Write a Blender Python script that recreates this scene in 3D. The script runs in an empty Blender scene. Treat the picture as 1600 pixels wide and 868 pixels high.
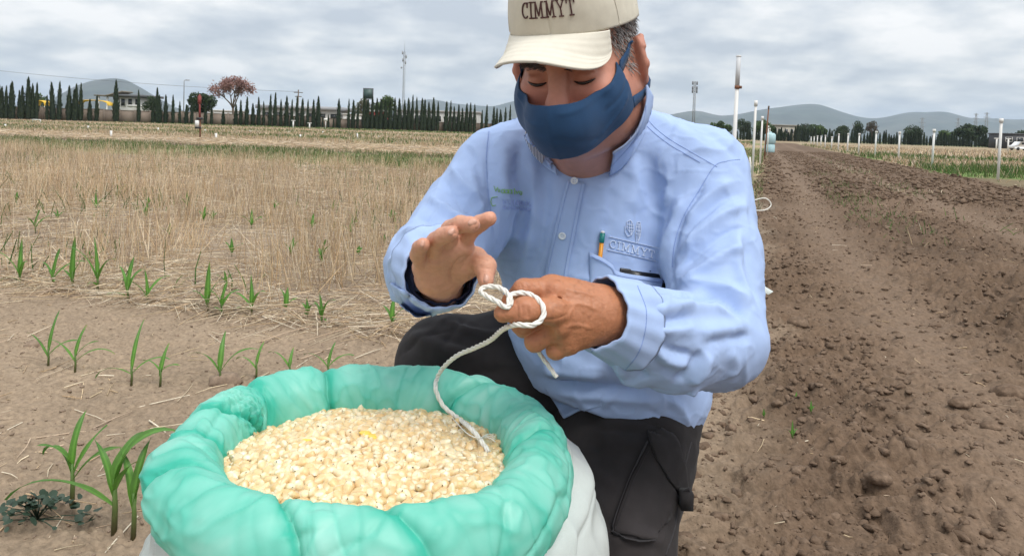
import bpy, bmesh, math, random
import numpy as np
from mathutils import Vector, Matrix
from mathutils.bvhtree import BVHTree

scene = bpy.context.scene
COL = scene.collection
rng = np.random.default_rng(7)
random.seed(7)

# ------------------------------------------------------------------ camera
F_PX, CX, CY = 1156.0, 800.0, 243.8          # focal length and principal point on a 1600 x 868 plate
PITCH, ROLL, CAM_H = math.radians(2.0), math.radians(1.75), 0.95
cam = bpy.data.cameras.new("camera")
cam.sensor_fit = 'HORIZONTAL'; cam.sensor_width = 36.0
cam.lens = 36.0 * F_PX / 1600
cam.shift_y = -(434 - CY) / 1600
cam.clip_start = 0.05; cam.clip_end = 40000
cam_ob = bpy.data.objects.new("camera", cam); COL.objects.link(cam_ob)
ROT = Matrix.Rotation(math.pi/2 - PITCH, 3, 'X') @ Matrix.Rotation(ROLL, 3, 'Z')
cam_ob.matrix_world = Matrix.Translation((0, 0, CAM_H)) @ ROT.to_4x4()
scene.camera = cam_ob

# ------------------------------------------------------------------ light
SUN_EL, SUN_AZ = math.radians(58), math.radians(145)      # veiled sun behind the camera, a little to the right
sun = bpy.data.lights.new("sun", 'SUN'); sun.energy = 1.5; sun.angle = math.radians(28); sun.color = (1.0, 0.965, 0.91)
sun_ob = bpy.data.objects.new("sun", sun); COL.objects.link(sun_ob)
sd = Vector((math.cos(SUN_EL)*math.sin(SUN_AZ), math.cos(SUN_EL)*math.cos(SUN_AZ), math.sin(SUN_EL)))
sun_ob.rotation_euler = sd.to_track_quat('Z', 'Y').to_euler()

world = bpy.data.worlds.new("World"); scene.world = world; world.use_nodes = True
wn, wl = world.node_tree.nodes, world.node_tree.links
wn.clear()
w_out = wn.new('ShaderNodeOutputWorld')
sky = wn.new('ShaderNodeTexSky'); sky.sky_type = 'NISHITA'; sky.sun_disc = False
sky.sun_elevation = SUN_EL; sky.sun_rotation = SUN_AZ; sky.dust_density = 3.0
bg_sky = wn.new('ShaderNodeBackground'); bg_sky.inputs[1].default_value = 0.08
wl.new(sky.outputs[0], bg_sky.inputs[0])
tc = wn.new('ShaderNodeTexCoord')
sep = wn.new('ShaderNodeSeparateXYZ'); wl.new(tc.outputs['Generated'], sep.inputs[0])
def wmath(op, a, b=None, c=None):
    n = wn.new('ShaderNodeMath'); n.operation = op
    for i, v in enumerate((a, b, c)):
        if v is None: continue
        if isinstance(v, (int, float)): n.inputs[i].default_value = v
        else: wl.new(v, n.inputs[i])
    return n.outputs[0]
zz = wmath('ADD', wmath('MAXIMUM', sep.outputs[2], 0.0), 0.24)
comb = wn.new('ShaderNodeCombineXYZ')
wl.new(wmath('DIVIDE', sep.outputs[0], zz), comb.inputs[0]); wl.new(wmath('DIVIDE', sep.outputs[1], zz), comb.inputs[1])
def wnoise(scale, detail, rough, off):
    m = wn.new('ShaderNodeMapping'); m.inputs['Location'].default_value = off
    wl.new(comb.outputs[0], m.inputs[0])
    n = wn.new('ShaderNodeTexNoise'); n.inputs['Scale'].default_value = scale
    n.inputs['Detail'].default_value = detail; n.inputs['Roughness'].default_value = rough
    wl.new(m.outputs[0], n.inputs[0]); return n.outputs[0]
big = wnoise(0.8, 3, 0.5, (3.1, 1.7, 0))
mid = wnoise(3.4, 9, 0.52, (9.4, 2.2, 3))
cl = wmath('ADD', wmath('MULTIPLY', big, 0.40), wmath('MULTIPLY', mid, 0.66))
ramp = wn.new('ShaderNodeValToRGB'); wl.new(cl, ramp.inputs[0])
ramp.color_ramp.elements[0].position = 0.43; ramp.color_ramp.elements[0].color = (0.55, 0.60, 0.67, 1)
ramp.color_ramp.elements[1].position = 0.64; ramp.color_ramp.elements[1].color = (1.0, 0.995, 0.99, 1)
e = ramp.color_ramp.elements.new(0.515); e.color = (0.70, 0.74, 0.785, 1)
e = ramp.color_ramp.elements.new(0.575); e.color = (0.84, 0.86, 0.875, 1)
bg_cl = wn.new('ShaderNodeBackground'); # overcast vault: the usual luminance rise from horizon to zenith
wl.new(wmath('MULTIPLY_ADD', wmath('MAXIMUM', sep.outputs[2], 0.0), 0.62, 0.60), bg_cl.inputs[1])
wl.new(ramp.outputs[0], bg_cl.inputs[0])
wmix = wn.new('ShaderNodeMixShader'); wmix.inputs[0].default_value = 0.90
wl.new(bg_sky.outputs[0], wmix.inputs[1]); wl.new(bg_cl.outputs[0], wmix.inputs[2])
wl.new(wmix.outputs[0], w_out.inputs[0])

scene.view_settings.view_transform = 'Standard'
scene.view_settings.look = 'None'
scene.view_settings.exposure = 0.68
scene.view_settings.gamma = 1.0
scene.render.engine = 'CYCLES'
scene.cycles.use_denoising = True
scene.cycles.max_bounces = 8
scene.cycles.volume_bounces = 1
scene.cycles.transparent_max_bounces = 8

# ------------------------------------------------------------------ helpers
RN = np.array(ROT)
def ray(px, py):
    return RN @ np.array([(px-CX)/F_PX, -(py-CY)/F_PX, -1.0])
CAMP = np.array([0, 0, CAM_H])
def P(px, py, d):
    """world point seen at plate position (px, py), d metres in front of the camera"""
    return CAMP + ray(px, py)*d
def G(px, py, z=0.0):
    r = ray(px, py); return CAMP + r*((z-CAM_H)/r[2])
def foot(px, D):
    """ground point D metres away in the direction of plate column px"""
    p = P(px, 205, D); return np.array([p[0], p[1], 0.0])

def _h(ix, iy, iz, seed):
    n = (ix.astype(np.int64)*374761393 + iy.astype(np.int64)*668265263 + iz.astype(np.int64)*2147483647 + seed*974634777) & 0xffffffff
    n = ((n ^ (n >> 13))*1274126177) & 0xffffffff
    n = ((n ^ (n >> 15))*2246822519) & 0xffffffff
    return ((n ^ (n >> 16)) & 0xffffff)/float(0xffffff)
def vnoise(p, seed=0):
    """value noise in -1..1 at an (n,3) array"""
    i = np.floor(p).astype(np.int64); f = p - i; f = f*f*f*(f*(f*6-15)+10)
    r = 0
    for dx in (0, 1):
        wx = f[:, 0] if dx else 1-f[:, 0]
        for dy in (0, 1):
            wy = f[:, 1] if dy else 1-f[:, 1]
            for dz in (0, 1):
                wz = f[:, 2] if dz else 1-f[:, 2]
                r = r + wx*wy*wz*_h(i[:, 0]+dx, i[:, 1]+dy, i[:, 2]+dz, seed)
    return r*2-1
def fbm(p, octaves=4, seed=0, gain=0.5):
    a, s, t = 1.0, 0.0, 0.0
    for o in range(octaves):
        s = s + a*vnoise(p*(2.03**o)+17.3*o, seed+o); t += a; a *= gain
    return s/t
def worley(p2, seed=0):
    """distance to the nearest and the second nearest of jittered points in 2D cells, and the cell's random value"""
    i = np.floor(p2).astype(np.int64); z = np.zeros(len(p2), np.int64)
    d1 = np.full(len(p2), 9.0); d2 = d1.copy(); val = np.zeros(len(p2))
    for dx in (-1, 0, 1):
        for dy in (-1, 0, 1):
            cx, cy = i[:, 0]+dx, i[:, 1]+dy
            qx = cx + _h(cx, cy, z, seed); qy = cy + _h(cx, cy, z+1, seed)
            d = np.hypot(p2[:, 0]-qx, p2[:, 1]-qy)
            v = _h(cx, cy, z+2, seed)
            closer = d < d1
            d2 = np.where(closer, d1, np.minimum(d2, d)); val = np.where(closer, v, val); d1 = np.where(closer, d, d1)
    return d1, d2, val
def sstep(a, b, x):
    t = np.clip((x-a)/(b-a), 0, 1); return t*t*(3-2*t)

def make_mesh(name, V, Fs, mat=None, col=None, smooth=False, mats=None, midx=None):
    """mesh from an (n,3) array and one or several face arrays (quads, triangles)"""
    if isinstance(Fs, np.ndarray): Fs = [Fs]
    me = bpy.data.meshes.new(name)
    V = np.asarray(V, np.float32)
    me.vertices.add(len(V)); me.vertices.foreach_set('co', V.ravel())
    tot = np.concatenate([np.full(len(f), f.shape[1], np.int32) for f in Fs])
    loops = np.concatenate([np.asarray(f, np.int32).ravel() for f in Fs])
    me.loops.add(len(loops)); me.loops.foreach_set('vertex_index', loops)
    me.polygons.add(len(tot))
    st = np.concatenate([[0], np.cumsum(tot)[:-1]]).astype(np.int32)
    me.polygons.foreach_set('loop_start', st); me.polygons.foreach_set('loop_total', tot)
    me.update(calc_edges=True)
    for m in (mats or ([mat] if mat else [])): me.materials.append(m)
    if midx is not None: me.polygons.foreach_set('material_index', np.asarray(midx, np.int32))
    if smooth: me.polygons.foreach_set('use_smooth', np.ones(len(tot), bool))
    if col is not None:
        c = np.ones((len(V), 4), np.float32); c[:, :3] = col
        at = me.color_attributes.new('Col', 'FLOAT_COLOR', 'POINT'); at.data.foreach_set('color', c.ravel())
    me.validate()
    return me
def link(name, data, parent=None, loc=None, rot=None, scale=None):
    o = bpy.data.objects.new(name, data); COL.objects.link(o)
    if parent: o.parent = parent
    if loc is not None: o.location = [float(v) for v in loc]
    if rot is not None: o.rotation_euler = rot
    if scale is not None: o.scale = scale if hasattr(scale, '__len__') else (scale,)*3
    return o
def tag(o, label=None, cat=None, group=None, kind=None):
    if label: o['label'] = label
    if cat: o['category'] = cat
    if group: o['group'] = group
    if kind: o['kind'] = kind
    return o
def thing(name, label, cat, loc=(0, 0, 0), group=None, rot=None, scale=None):
    return tag(link(name, None, None, loc, rot, scale), label, cat, group)
def copy_tree(o, parent=None):
    c = o.copy(); COL.objects.link(c)
    if parent: c.parent = parent
    for ch in list(o.children): copy_tree(ch, c)
    return c

class MB:
    """collects simple solids into one mesh"""
    def __init__(s): s.V = []; s.F = {3: [], 4: []}; s.n = 0
    def add(s, V, *Fs):
        V = np.asarray(V, float); s.V.append(V)
        for f in Fs:
            f = np.asarray(f, int); s.F[f.shape[1]].append(f + s.n)
        s.n += len(V); return s
    def box(s, c, half, R=None):
        q = np.array([[x, y, z] for x in (-1, 1) for y in (-1, 1) for z in (-1, 1)], float)*np.asarray(half)
        if R is not None: q = q @ np.asarray(R).T
        return s.add(q + np.asarray(c), [[0, 1, 3, 2], [4, 6, 7, 5], [0, 4, 5, 1], [2, 3, 7, 6], [0, 2, 6, 4], [1, 5, 7, 3]])
    def tube(s, pts, rad, n=8, cap=True, closed=False):
        V, Fq, Ft = tube_arrays(pts, rad, n, cap)
        s.add(V, Fq)
        if len(Ft): s.F[3].append(Ft + s.n - len(V))
        return s
    def lathe(s, c, prof, n=16):
        a = np.linspace(0, 2*math.pi, n, endpoint=False)
        V = np.concatenate([np.stack([r*np.cos(a), r*np.sin(a), np.full(n, z)], 1) for r, z in prof]) + np.asarray(c)
        m = len(prof); i = np.arange(n); j = (i+1) % n
        Fq = np.concatenate([np.stack([k*n+i, k*n+j, (k+1)*n+j, (k+1)*n+i], 1) for k in range(m-1)])
        return s.add(V, Fq)
    def mesh(s, name, mat, smooth=False):
        Fs = [np.concatenate(s.F[k]) for k in (4, 3) if s.F[k]]
        return make_mesh(name, np.concatenate(s.V), Fs, mat, smooth=smooth)
    def build(s, name, mat, parent=None, smooth=False, loc=None):
        return link(name, s.mesh(name, mat, smooth), parent, loc)
def frames(pts):
    pts = np.asarray(pts, float); t = np.gradient(pts, axis=0); t /= np.linalg.norm(t, axis=1)[:, None]+1e-12
    ref = np.array([0, 0, 1.0]) if abs(t[0][2]) < 0.9 else np.array([1.0, 0, 0])
    u = np.cross(t[0], ref); u /= np.linalg.norm(u); U = [u]
    for k in range(1, len(pts)):
        u = U[-1] - t[k]*np.dot(U[-1], t[k]); u /= np.linalg.norm(u)+1e-12; U.append(u)
    U = np.array(U); return t, U, np.cross(t, U)
def tube_arrays(pts, rad, n=8, cap=True):
    pts = np.asarray(pts, float); m = len(pts); rad = np.broadcast_to(np.asarray(rad, float), (m,))
    t, U, W = frames(pts)
    a = np.linspace(0, 2*math.pi, n, endpoint=False)
    V = (pts[:, None] + rad[:, None, None]*(np.cos(a)[None, :, None]*U[:, None] + np.sin(a)[None, :, None]*W[:, None])).reshape(-1, 3)
    i = np.arange(n); j = (i+1) % n
    Fq = np.concatenate([np.stack([k*n+i, k*n+j, (k+1)*n+j, (k+1)*n+i], 1) for k in range(m-1)])
    Ft = np.zeros((0, 3), int)
    if cap:
        V = np.concatenate([V, pts[[0, -1]]])
        Ft = np.concatenate([np.stack([j, i, np.full(n, m*n)], 1), np.stack([(m-1)*n+i, (m-1)*n+j, np.full(n, m*n+1)], 1)])
    return V, Fq, Ft
def resample(pts, n):
    pts = np.asarray(pts, float); L = np.concatenate([[0], np.cumsum(np.linalg.norm(np.diff(pts, axis=0), axis=1))])
    s = np.linspace(0, L[-1], n); return np.stack([np.interp(s, L, pts[:, k]) for k in range(pts.shape[1])], 1)
def spline(pts, n):
    """smooth curve through the points (Catmull-Rom), n samples"""
    p = np.asarray(pts, float); q = np.concatenate([[2*p[0]-p[1]], p, [2*p[-1]-p[-2]]]); out = []
    for i in range(1, len(q)-2):
        t = np.linspace(0, 1, 16, endpoint=False)[:, None]
        a, b, c, d = q[i-1], q[i], q[i+1], q[i+2]
        out.append(0.5*((2*b)+(c-a)*t+(2*a-5*b+4*c-d)*t**2+(3*b-a-3*c+d)*t**3))
    out.append(p[-1:]); return resample(np.concatenate(out), n)

# ------------------------------------------------------------------ materials
def mat(name, color=(0.5, 0.5, 0.5), rough=0.8, var=0.12, scale=40.0, bump=0.0, bscale=None, vcol=False, metal=0.0,
        sheen=0.0, trans=0.0, sss=0.0, spec=0.5, detail=4, hue=None, bdist=0.002, sss_r=(1, 0.35, 0.2), crease=None):
    """principled surface: base colour (or colour attribute) x soft noise, optional second tint and bump"""
    m = bpy.data.materials.new(name); m.use_nodes = True
    nt = m.node_tree; N, L = nt.nodes, nt.links; b = N['Principled BSDF']
    b.inputs['Roughness'].default_value = rough; b.inputs['Metallic'].default_value = metal
    b.inputs['Specular IOR Level'].default_value = spec
    if sheen: b.inputs['Sheen Weight'].default_value = sheen; b.inputs['Sheen Roughness'].default_value = 0.5
    if sss:
        b.inputs['Subsurface Weight'].default_value = sss; b.inputs['Subsurface Scale'].default_value = 0.006
        b.inputs['Subsurface Radius'].default_value = sss_r
    co = N.new('ShaderNodeTexCoord')
    nz = N.new('ShaderNodeTexNoise'); nz.inputs['Scale'].default_value = scale; nz.inputs['Detail'].default_value = detail
    nz.inputs['Roughness'].default_value = 0.6
    L.new(co.outputs['Object'], nz.inputs[0])
    mr = N.new('ShaderNodeMapRange'); mr.inputs[1].default_value = 0.3; mr.inputs[2].default_value = 0.7
    mr.inputs[3].default_value = 1-var; mr.inputs[4].default_value = 1+var
    L.new(nz.outputs[0], mr.inputs[0])
    mx = N.new('ShaderNodeMix'); mx.data_type = 'RGBA'; mx.blend_type = 'MULTIPLY'; mx.inputs[0].default_value = 1
    if vcol:
        at = N.new('ShaderNodeAttribute'); at.attribute_name = 'Col'; src = at.outputs[0]
    elif hue is not None:
        n2 = N.new('ShaderNodeTexNoise'); n2.inputs['Scale'].default_value = scale*0.31; L.new(co.outputs['Object'], n2.inputs[0])
        r2 = N.new('ShaderNodeMapRange'); r2.inputs[1].default_value = 0.38; r2.inputs[2].default_value = 0.62; L.new(n2.outputs[0], r2.inputs[0])
        m2 = N.new('ShaderNodeMix'); m2.data_type = 'RGBA'; m2.inputs[6].default_value = (*color, 1); m2.inputs[7].default_value = (*hue, 1)
        L.new(r2.outputs[0], m2.inputs[0]); src = m2.outputs[2]
    else:
        rg = N.new('ShaderNodeRGB'); rg.outputs[0].default_value = (*color, 1); src = rg.outputs[0]
    L.new(src, mx.inputs[6]); L.new(mr.outputs[0], mx.inputs[7])
    L.new(mx.outputs[2], b.inputs['Base Color'])
    if bump:
        n3 = N.new('ShaderNodeTexNoise'); n3.inputs['Scale'].default_value = bscale or scale*4; n3.inputs['Detail'].default_value = 5
        L.new(co.outputs['Object'], n3.inputs[0])
        bp = N.new('ShaderNodeBump'); bp.inputs['Strength'].default_value = bump; bp.inputs['Distance'].default_value = bdist
        L.new(n3.outputs[0], bp.inputs['Height']); L.new(bp.outputs[0], b.inputs['Normal'])
    if crease:
        n4 = N.new('ShaderNodeTexNoise'); n4.noise_type = 'RIDGED_MULTIFRACTAL'; n4.inputs['Scale'].default_value = crease[0]; n4.inputs['Detail'].default_value = 2.5; n4.inputs['Distortion'].default_value = 0.8
        L.new(co.outputs['Object'], n4.inputs[0]); b4 = N.new('ShaderNodeBump'); b4.inputs['Strength'].default_value = crease[1]; b4.inputs['Distance'].default_value = crease[2]
        L.new(n4.outputs[0], b4.inputs['Height'])
        if bump: L.new(b4.outputs[0], bp.inputs['Normal'])
        else: L.new(b4.outputs[0], b.inputs['Normal'])
    if trans:
        tr = N.new('ShaderNodeBsdfTranslucent'); L.new(mx.outputs[2], tr.inputs[0])
        ms = N.new('ShaderNodeMixShader'); ms.inputs[0].default_value = trans
        L.new(b.outputs[0], ms.inputs[1]); L.new(tr.outputs[0], ms.inputs[2]); L.new(ms.outputs[0], N['Material Output'].inputs[0])
    return m
# ------------------------------------------------------------------ implicit modelling: smooth unions on a grid, then a surface net
class Field:
    def __init__(s, lo, hi, h):
        s.lo = np.asarray(lo, float); s.h = h
        s.n = np.ceil((np.asarray(hi)-s.lo)/h).astype(int)+1
        s.a = np.full(s.n, 0.5, np.float32)
    def _win(s, lo, hi):
        i0 = np.clip(np.floor((lo-s.lo)/s.h).astype(int), 0, s.n); i1 = np.clip(np.ceil((hi-s.lo)/s.h).astype(int)+1, 0, s.n)
        if np.any(i1 <= i0): return None
        sl = tuple(slice(i0[k], i1[k]) for k in range(3))
        ax = [(s.lo[k]+s.h*np.arange(i0[k], i1[k])).astype(np.float32) for k in range(3)]
        return sl, np.meshgrid(*ax, indexing='ij', sparse=True)
    def _mix(s, sl, d, k, op):
        a = s.a[sl]
        if op == 'sub':
            d = -d
            if k > 0:
                hh = np.clip(0.5+0.5*(d-a)/k, 0, 1); s.a[sl] = a+(d-a)*hh + k*hh*(1-hh)
            else: s.a[sl] = np.maximum(a, d)
        else:
            if k > 0:
                hh = np.clip(0.5+0.5*(a-d)/k, 0, 1); s.a[sl] = a+(d-a)*hh - k*hh*(1-hh)
            else: s.a[sl] = np.minimum(a, d)
    def ell(s, c, r, k=0.0, R=None, op='add'):
        c = np.asarray(c, float); r = np.broadcast_to(np.asarray(r, float), (3,)); m = r.max()*1.02+2*k+2*s.h
        w = s._win(c-m, c+m)
        if w is None: return s
        sl, (X, Y, Z) = w; X = X-c[0]; Y = Y-c[1]; Z = Z-c[2]
        if R is not None:
            R = np.asarray(R, float)          # columns: local axes
            x = X*R[0, 0]+Y*R[1, 0]+Z*R[2, 0]; y = X*R[0, 1]+Y*R[1, 1]+Z*R[2, 1]; z = X*R[0, 2]+Y*R[1, 2]+Z*R[2, 2]
        else: x, y, z = X, Y, Z
        k0 = np.sqrt((x/r[0])**2+(y/r[1])**2+(z/r[2])**2); k1 = np.sqrt((x/r[0]**2)**2+(y/r[1]**2)**2+(z/r[2]**2)**2)+1e-9
        s._mix(sl, k0*(k0-1)/k1, k, op); return s
    def cone(s, a, b, ra, rb, k=0.0, op='add'):
        """capsule from a to b whose radius runs from ra to rb"""
        a = np.asarray(a, float); b = np.asarray(b, float); m = max(ra, rb)+2*k+2*s.h
        w = s._win(np.minimum(a, b)-m, np.maximum(a, b)+m)
        if w is None: return s
        sl, (X, Y, Z) = w; ab = b-a; L2 = float(ab@ab)+1e-12
        t = np.clip(((X-a[0])*ab[0]+(Y-a[1])*ab[1]+(Z-a[2])*ab[2])/L2, 0, 1)
        d = np.sqrt((X-a[0]-t*ab[0])**2+(Y-a[1]-t*ab[1])**2+(Z-a[2]-t*ab[2])**2) - (ra+(rb-ra)*t)
        s._mix(sl, d, k, op); return s
    def chain(s, pts, rads, k=0.0, op='add'):
        for i in range(len(pts)-1): s.cone(pts[i], pts[i+1], rads[i], rads[i+1], k, op)
        return s
    def halfspace(s, p, n, k=0.0):
        """cut away what lies on the side the normal points to"""
        p = np.asarray(p, float); n = np.asarray(n, float)/np.linalg.norm(n)
        sl, (X, Y, Z) = s._win(s.lo, s.lo+s.h*s.n)
        s._mix(sl, -((X-p[0])*n[0]+(Y-p[1])*n[1]+(Z-p[2])*n[2]), k, 'sub'); return s
    def mesh(s, smooth=1):
        A = s.a; S = A < 0; nx, ny, nz = A.shape
        c = np.zeros((nx-1, ny-1, nz-1), np.int8)
        for i in (0, 1):
            for j in (0, 1):
                for k in (0, 1): c += S[i:nx-1+i, j:ny-1+j, k:nz-1+k]
        act = np.argwhere((c > 0) & (c < 8)); idx = np.full(c.shape, -1, np.int64); idx[tuple(act.T)] = np.arange(len(act))
        acc = np.zeros((len(act), 3)); cnt = np.zeros(len(act))
        for ax in range(3):
            o1, o2 = [k for k in range(3) if k != ax]
            for u in (0, 1):
                for v in (0, 1):
                    p = act.copy(); p[:, o1] += u; p[:, o2] += v; q = p.copy(); q[:, ax] += 1
                    va = A[tuple(p.T)]; vb = A[tuple(q.T)]; m = (va < 0) != (vb < 0)
                    t = va[m]/(va[m]-vb[m]); pt = p[m].astype(float); pt[:, ax] += t
                    acc[m] += pt; cnt[m] += 1
        V = s.lo + s.h*acc/cnt[:, None]; Fs = []
        for ax in range(3):
            o1, o2 = (ax+1) % 3, (ax+2) % 3
            a = [slice(None)]*3; b = [slice(None)]*3; a[ax] = slice(0, -1); b[ax] = slice(1, None)
            e = np.argwhere(S[tuple(a)] != S[tuple(b)])
            ok = (e[:, o1] > 0) & (e[:, o2] > 0) & (e[:, o1] < A.shape[o1]-1) & (e[:, o2] < A.shape[o2]-1); e = e[ok]
            ins = S[tuple(e.T)]
            def cell(d1, d2):
                p = e.copy(); p[:, o1] -= d1; p[:, o2] -= d2; return idx[tuple(p.T)]
            q = np.stack([cell(1, 1), cell(0, 1), cell(0, 0), cell(1, 0)], 1)
            q[~ins] = q[~ins][:, ::-1]; Fs.append(q)
        Fq = np.concatenate(Fs); Fq = Fq[(Fq >= 0).all(1)]
        for _ in range(smooth): V = relax(V, Fq, 0.5)
        return V, Fq
def edges_of(Fq):
    n = Fq.shape[1]; return np.concatenate([Fq[:, [i, (i+1) % n]] for i in range(n)])
def relax(V, Fq, w=0.5):
    E = edges_of(Fq); s = np.zeros_like(V); c = np.zeros(len(V))
    for k in range(3): s[:, k] = np.bincount(E[:, 0], V[E[:, 1], k], len(V)) + np.bincount(E[:, 1], V[E[:, 0], k], len(V))
    c = np.bincount(E.ravel(), minlength=len(V)).astype(float)
    c[c == 0] = 1
    return V*(1-w) + w*s/c[:, None]
def vnormals(V, Fq):
    n = np.cross(V[Fq[:, 2]]-V[Fq[:, 0]], V[Fq[:, -1]]-V[Fq[:, 1]]); N = np.zeros_like(V)
    for k in range(Fq.shape[1]):
        for a in range(3): N[:, a] += np.bincount(Fq[:, k], n[:, a], len(V))
    return N/(np.linalg.norm(N, axis=1)[:, None]+1e-12)
def bvh_of(*VF):
    Vs, Fs, n = [], [], 0
    for V, Fq in VF:
        Vs.append(V); Fs += (np.asarray(Fq)+n).tolist(); n += len(V)
    return BVHTree.FromPolygons(np.concatenate(Vs).tolist(), Fs)
def hit(bvh, px, py, default=None):
    r = ray(px, py); loc, nrm, i, d = bvh.ray_cast(Vector(CAMP), Vector(r))
    return (np.array(loc), np.array(nrm)) if loc is not None else default
def polydist(V, L):
    """distance of each vertex to a 3D polyline and the running fraction along it"""
    best = np.full(len(V), 9.0); tt = np.zeros(len(V)); m = len(L)-1
    for i in range(m):
        a, b = L[i], L[i+1]; ab = b-a; t = np.clip(((V-a)@ab)/(ab@ab+1e-12), 0, 1)
        d = np.linalg.norm(V-a-t[:, None]*ab, axis=1); u = d < best
        best = np.where(u, d, best); tt = np.where(u, (i+t)/m, tt)
    return best, tt
def sculpt(V, Fq, bvh, strokes):
    """push folds in and out along lines laid on the surface: (points, amplitude, width[, sharp])"""
    N = vnormals(V, Fq); D = np.zeros(len(V))
    for st in strokes:
        pts, amp, w = st[0], st[1], st[2]; sharp = len(st) > 3 and st[3]
        L = []
        for p in spline(pts, max(6, 5*len(pts))) if len(pts) > 2 else resample(pts, 10):
            h = hit(bvh, p[0], p[1])
            if h is not None and (not L or np.linalg.norm(h[0]-L[-1]) < 0.12): L.append(h[0])
        if len(L) < 2: continue
        L = np.array(L); lo, hi = L.min(0)-4*w, L.max(0)+4*w
        m = np.where(((V > lo) & (V < hi)).all(1))[0]
        if not len(m): continue
        d, t = polydist(V[m], L)
        prof = np.exp(-np.abs(d/w)) if sharp else np.exp(-(d/w)**2)
        D[m] += amp*prof*np.clip(np.minimum(t, 1-t)*5, 0.12, 1)
    return V + N*D[:, None]
def ruled(bvh, A, B, n, m, off, jitter=0.0):
    """grid of points between two plate-space lines, laid on the surface and lifted by off"""
    A = spline(A, n) if len(A) > 2 else resample(A, n); B = spline(B, n) if len(B) > 2 else resample(B, n)
    V = np.zeros((m, n, 3)); Nn = np.zeros((m, n, 3)); last = None
    for i in range(m):
        t = i/(m-1)
        for j in range(n):
            p = A[j]*(1-t)+B[j]*t; h = hit(bvh, p[0], p[1])
            if h is None:
                d = 1.25 if last is None else float(-(RN.T @ (last[0]-CAMP))[2])
                h = (P(p[0], p[1], d), -ray(p[0], p[1])/np.linalg.norm(ray(p[0], p[1])))
            last = h; nn = h[1]
            if nn @ ray(p[0], p[1]) > 0: nn = -nn
            V[i, j] = h[0]; Nn[i, j] = nn
    return V + Nn*off, Nn
def shell(V, Nn, thick):
    """closed sheet: front grid plus a back grid pushed in by thick"""
    m, n = V.shape[:2]; A = V.reshape(-1, 3); B = (V-Nn*thick).reshape(-1, 3); k = m*n
    q = lambda i, j: i*n+j
    f = np.array([[q(i, j), q(i+1, j), q(i+1, j+1), q(i, j+1)] for i in range(m-1) for j in range(n-1)])
    rim = [q(0, j) for j in range(n)]+[q(i, n-1) for i in range(1, m)]+[q(m-1, j) for j in range(n-2, -1, -1)]+[q(i, 0) for i in range(m-2, 0, -1)]
    r = np.array(rim); s2 = np.roll(r, -1)
    side = np.stack([r, s2, s2+k, r+k], 1)
    return np.concatenate([A, B]), np.concatenate([f, f[:, ::-1]+k, side])
# ------------------------------------------------------------------ the field: s runs across the tilled road, r along it
RA = math.radians(19.0); CA, SA = math.cos(RA), math.sin(RA)
def to_sr(x, y): return x*CA - y*SA, x*SA + y*CA
def from_sr(s, r): return s*CA + r*SA, -s*SA + r*CA
def zones(x, y):
    s, r = to_sr(x, y); p = np.stack([x, y, np.zeros_like(x)], 1)
    wob = 0.25*vnoise(p*0.9, 3) + 0.12*vnoise(p*3.1, 4)
    road = sstep(-0.35, 0.15, s + wob*0.9) * (1 - sstep(4.95, 5.5, s + wob))
    field = sstep(2.92, 3.15, r + wob*0.45)
    left = 1 - sstep(-0.45, -0.1, s + wob*0.5)
    return s, r, road, field, left, p
def height(x, y):
    x = np.atleast_1d(np.asarray(x, float)); y = np.atleast_1d(np.asarray(y, float))
    s, r, road, field, left, p = zones(x, y)
    dist = np.hypot(x, y); fade = 1 - sstep(25, 70, dist)
    base = 0.010*fbm(p*0.8, 3, 11) + 0.007*fbm(p*4.0, 3, 12)
    near = 1 - sstep(6, 14, dist)
    warp = np.stack([x + 0.05*vnoise(p*7, 5), y + 0.05*vnoise(p*7+9, 6)], 1)
    d1, d2, v = worley(warp*6.0, 21); e1, e2, u = worley(warp*15.0, 22); g1, g2, t = worley(warp*36.0, 23)
    clod = 0.040*np.clip(0.72-d1, 0, 1)*(v > 0.5)*(0.3+v) + 0.046*np.clip(0.75-e1, 0, 1)*(u > 0.3)*(0.5+u)
    fine = 0.019*np.clip(0.8-g1, 0, 1)*(t > 0.25)
    track = np.exp(-((s-0.65-0.1*np.sin(r*0.5))/0.28)**2) + np.exp(-((s-2.5)/0.26)**2)
    comp = sstep(0.1, 0.55, 0.5+0.9*fbm(p*1.3, 3, 31)+0.25)
    till = road*(1-0.6*np.clip(track, 0, 1))
    h = base + till*(clod*comp*1.25 + fine + 0.010*fbm(p*2.4, 3, 41)) + (1-road)*(fine*0.75 + clod*0.22)*np.where(r < 3.2, 1, 0.7)
    far = till*0.014*fbm(p*1.7, 2, 44)*sstep(5, 12, dist)
    return (h + far)*fade - 0.004
BANDS = [(3.0, 15.4, 'stub'), (15.4, 22.5, 'green'), (22.5, 24.2, 'soil'), (24.2, 30.5, 'straw'), (30.5, 37, 'tan'), (37, 46, 'dgreen'), (46, 58, 'tan'), (58, 74, 'green2'), (74, 100, 'tan'), (100, 125, 'dgreen'), (125, 400, 'tan2')]
BCOL = {'stub': (0.255, 0.20, 0.145), 'green': (0.155, 0.18, 0.07), 'soil': (0.125, 0.088, 0.066), 'straw': (0.40, 0.315, 0.20), 'tan': (0.33, 0.25, 0.155),
        'dgreen': (0.17, 0.185, 0.07), 'green2': (0.20, 0.205, 0.085), 'tan2': (0.30, 0.235, 0.15)}
RBANDS = [(0, 24.5, 'rsoil'), (24.5, 32.5, 'rgreen'), (32.5, 43, 'rtan'), (43, 52, 'rgreen'), (52, 120, 'rtan'), (120, 2000, 'tan2')]
BCOL.update({'rsoil': (0.16, 0.125, 0.075), 'rgreen': (0.125, 0.18, 0.055), 'rtan': (0.29, 0.22, 0.14)})
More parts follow.
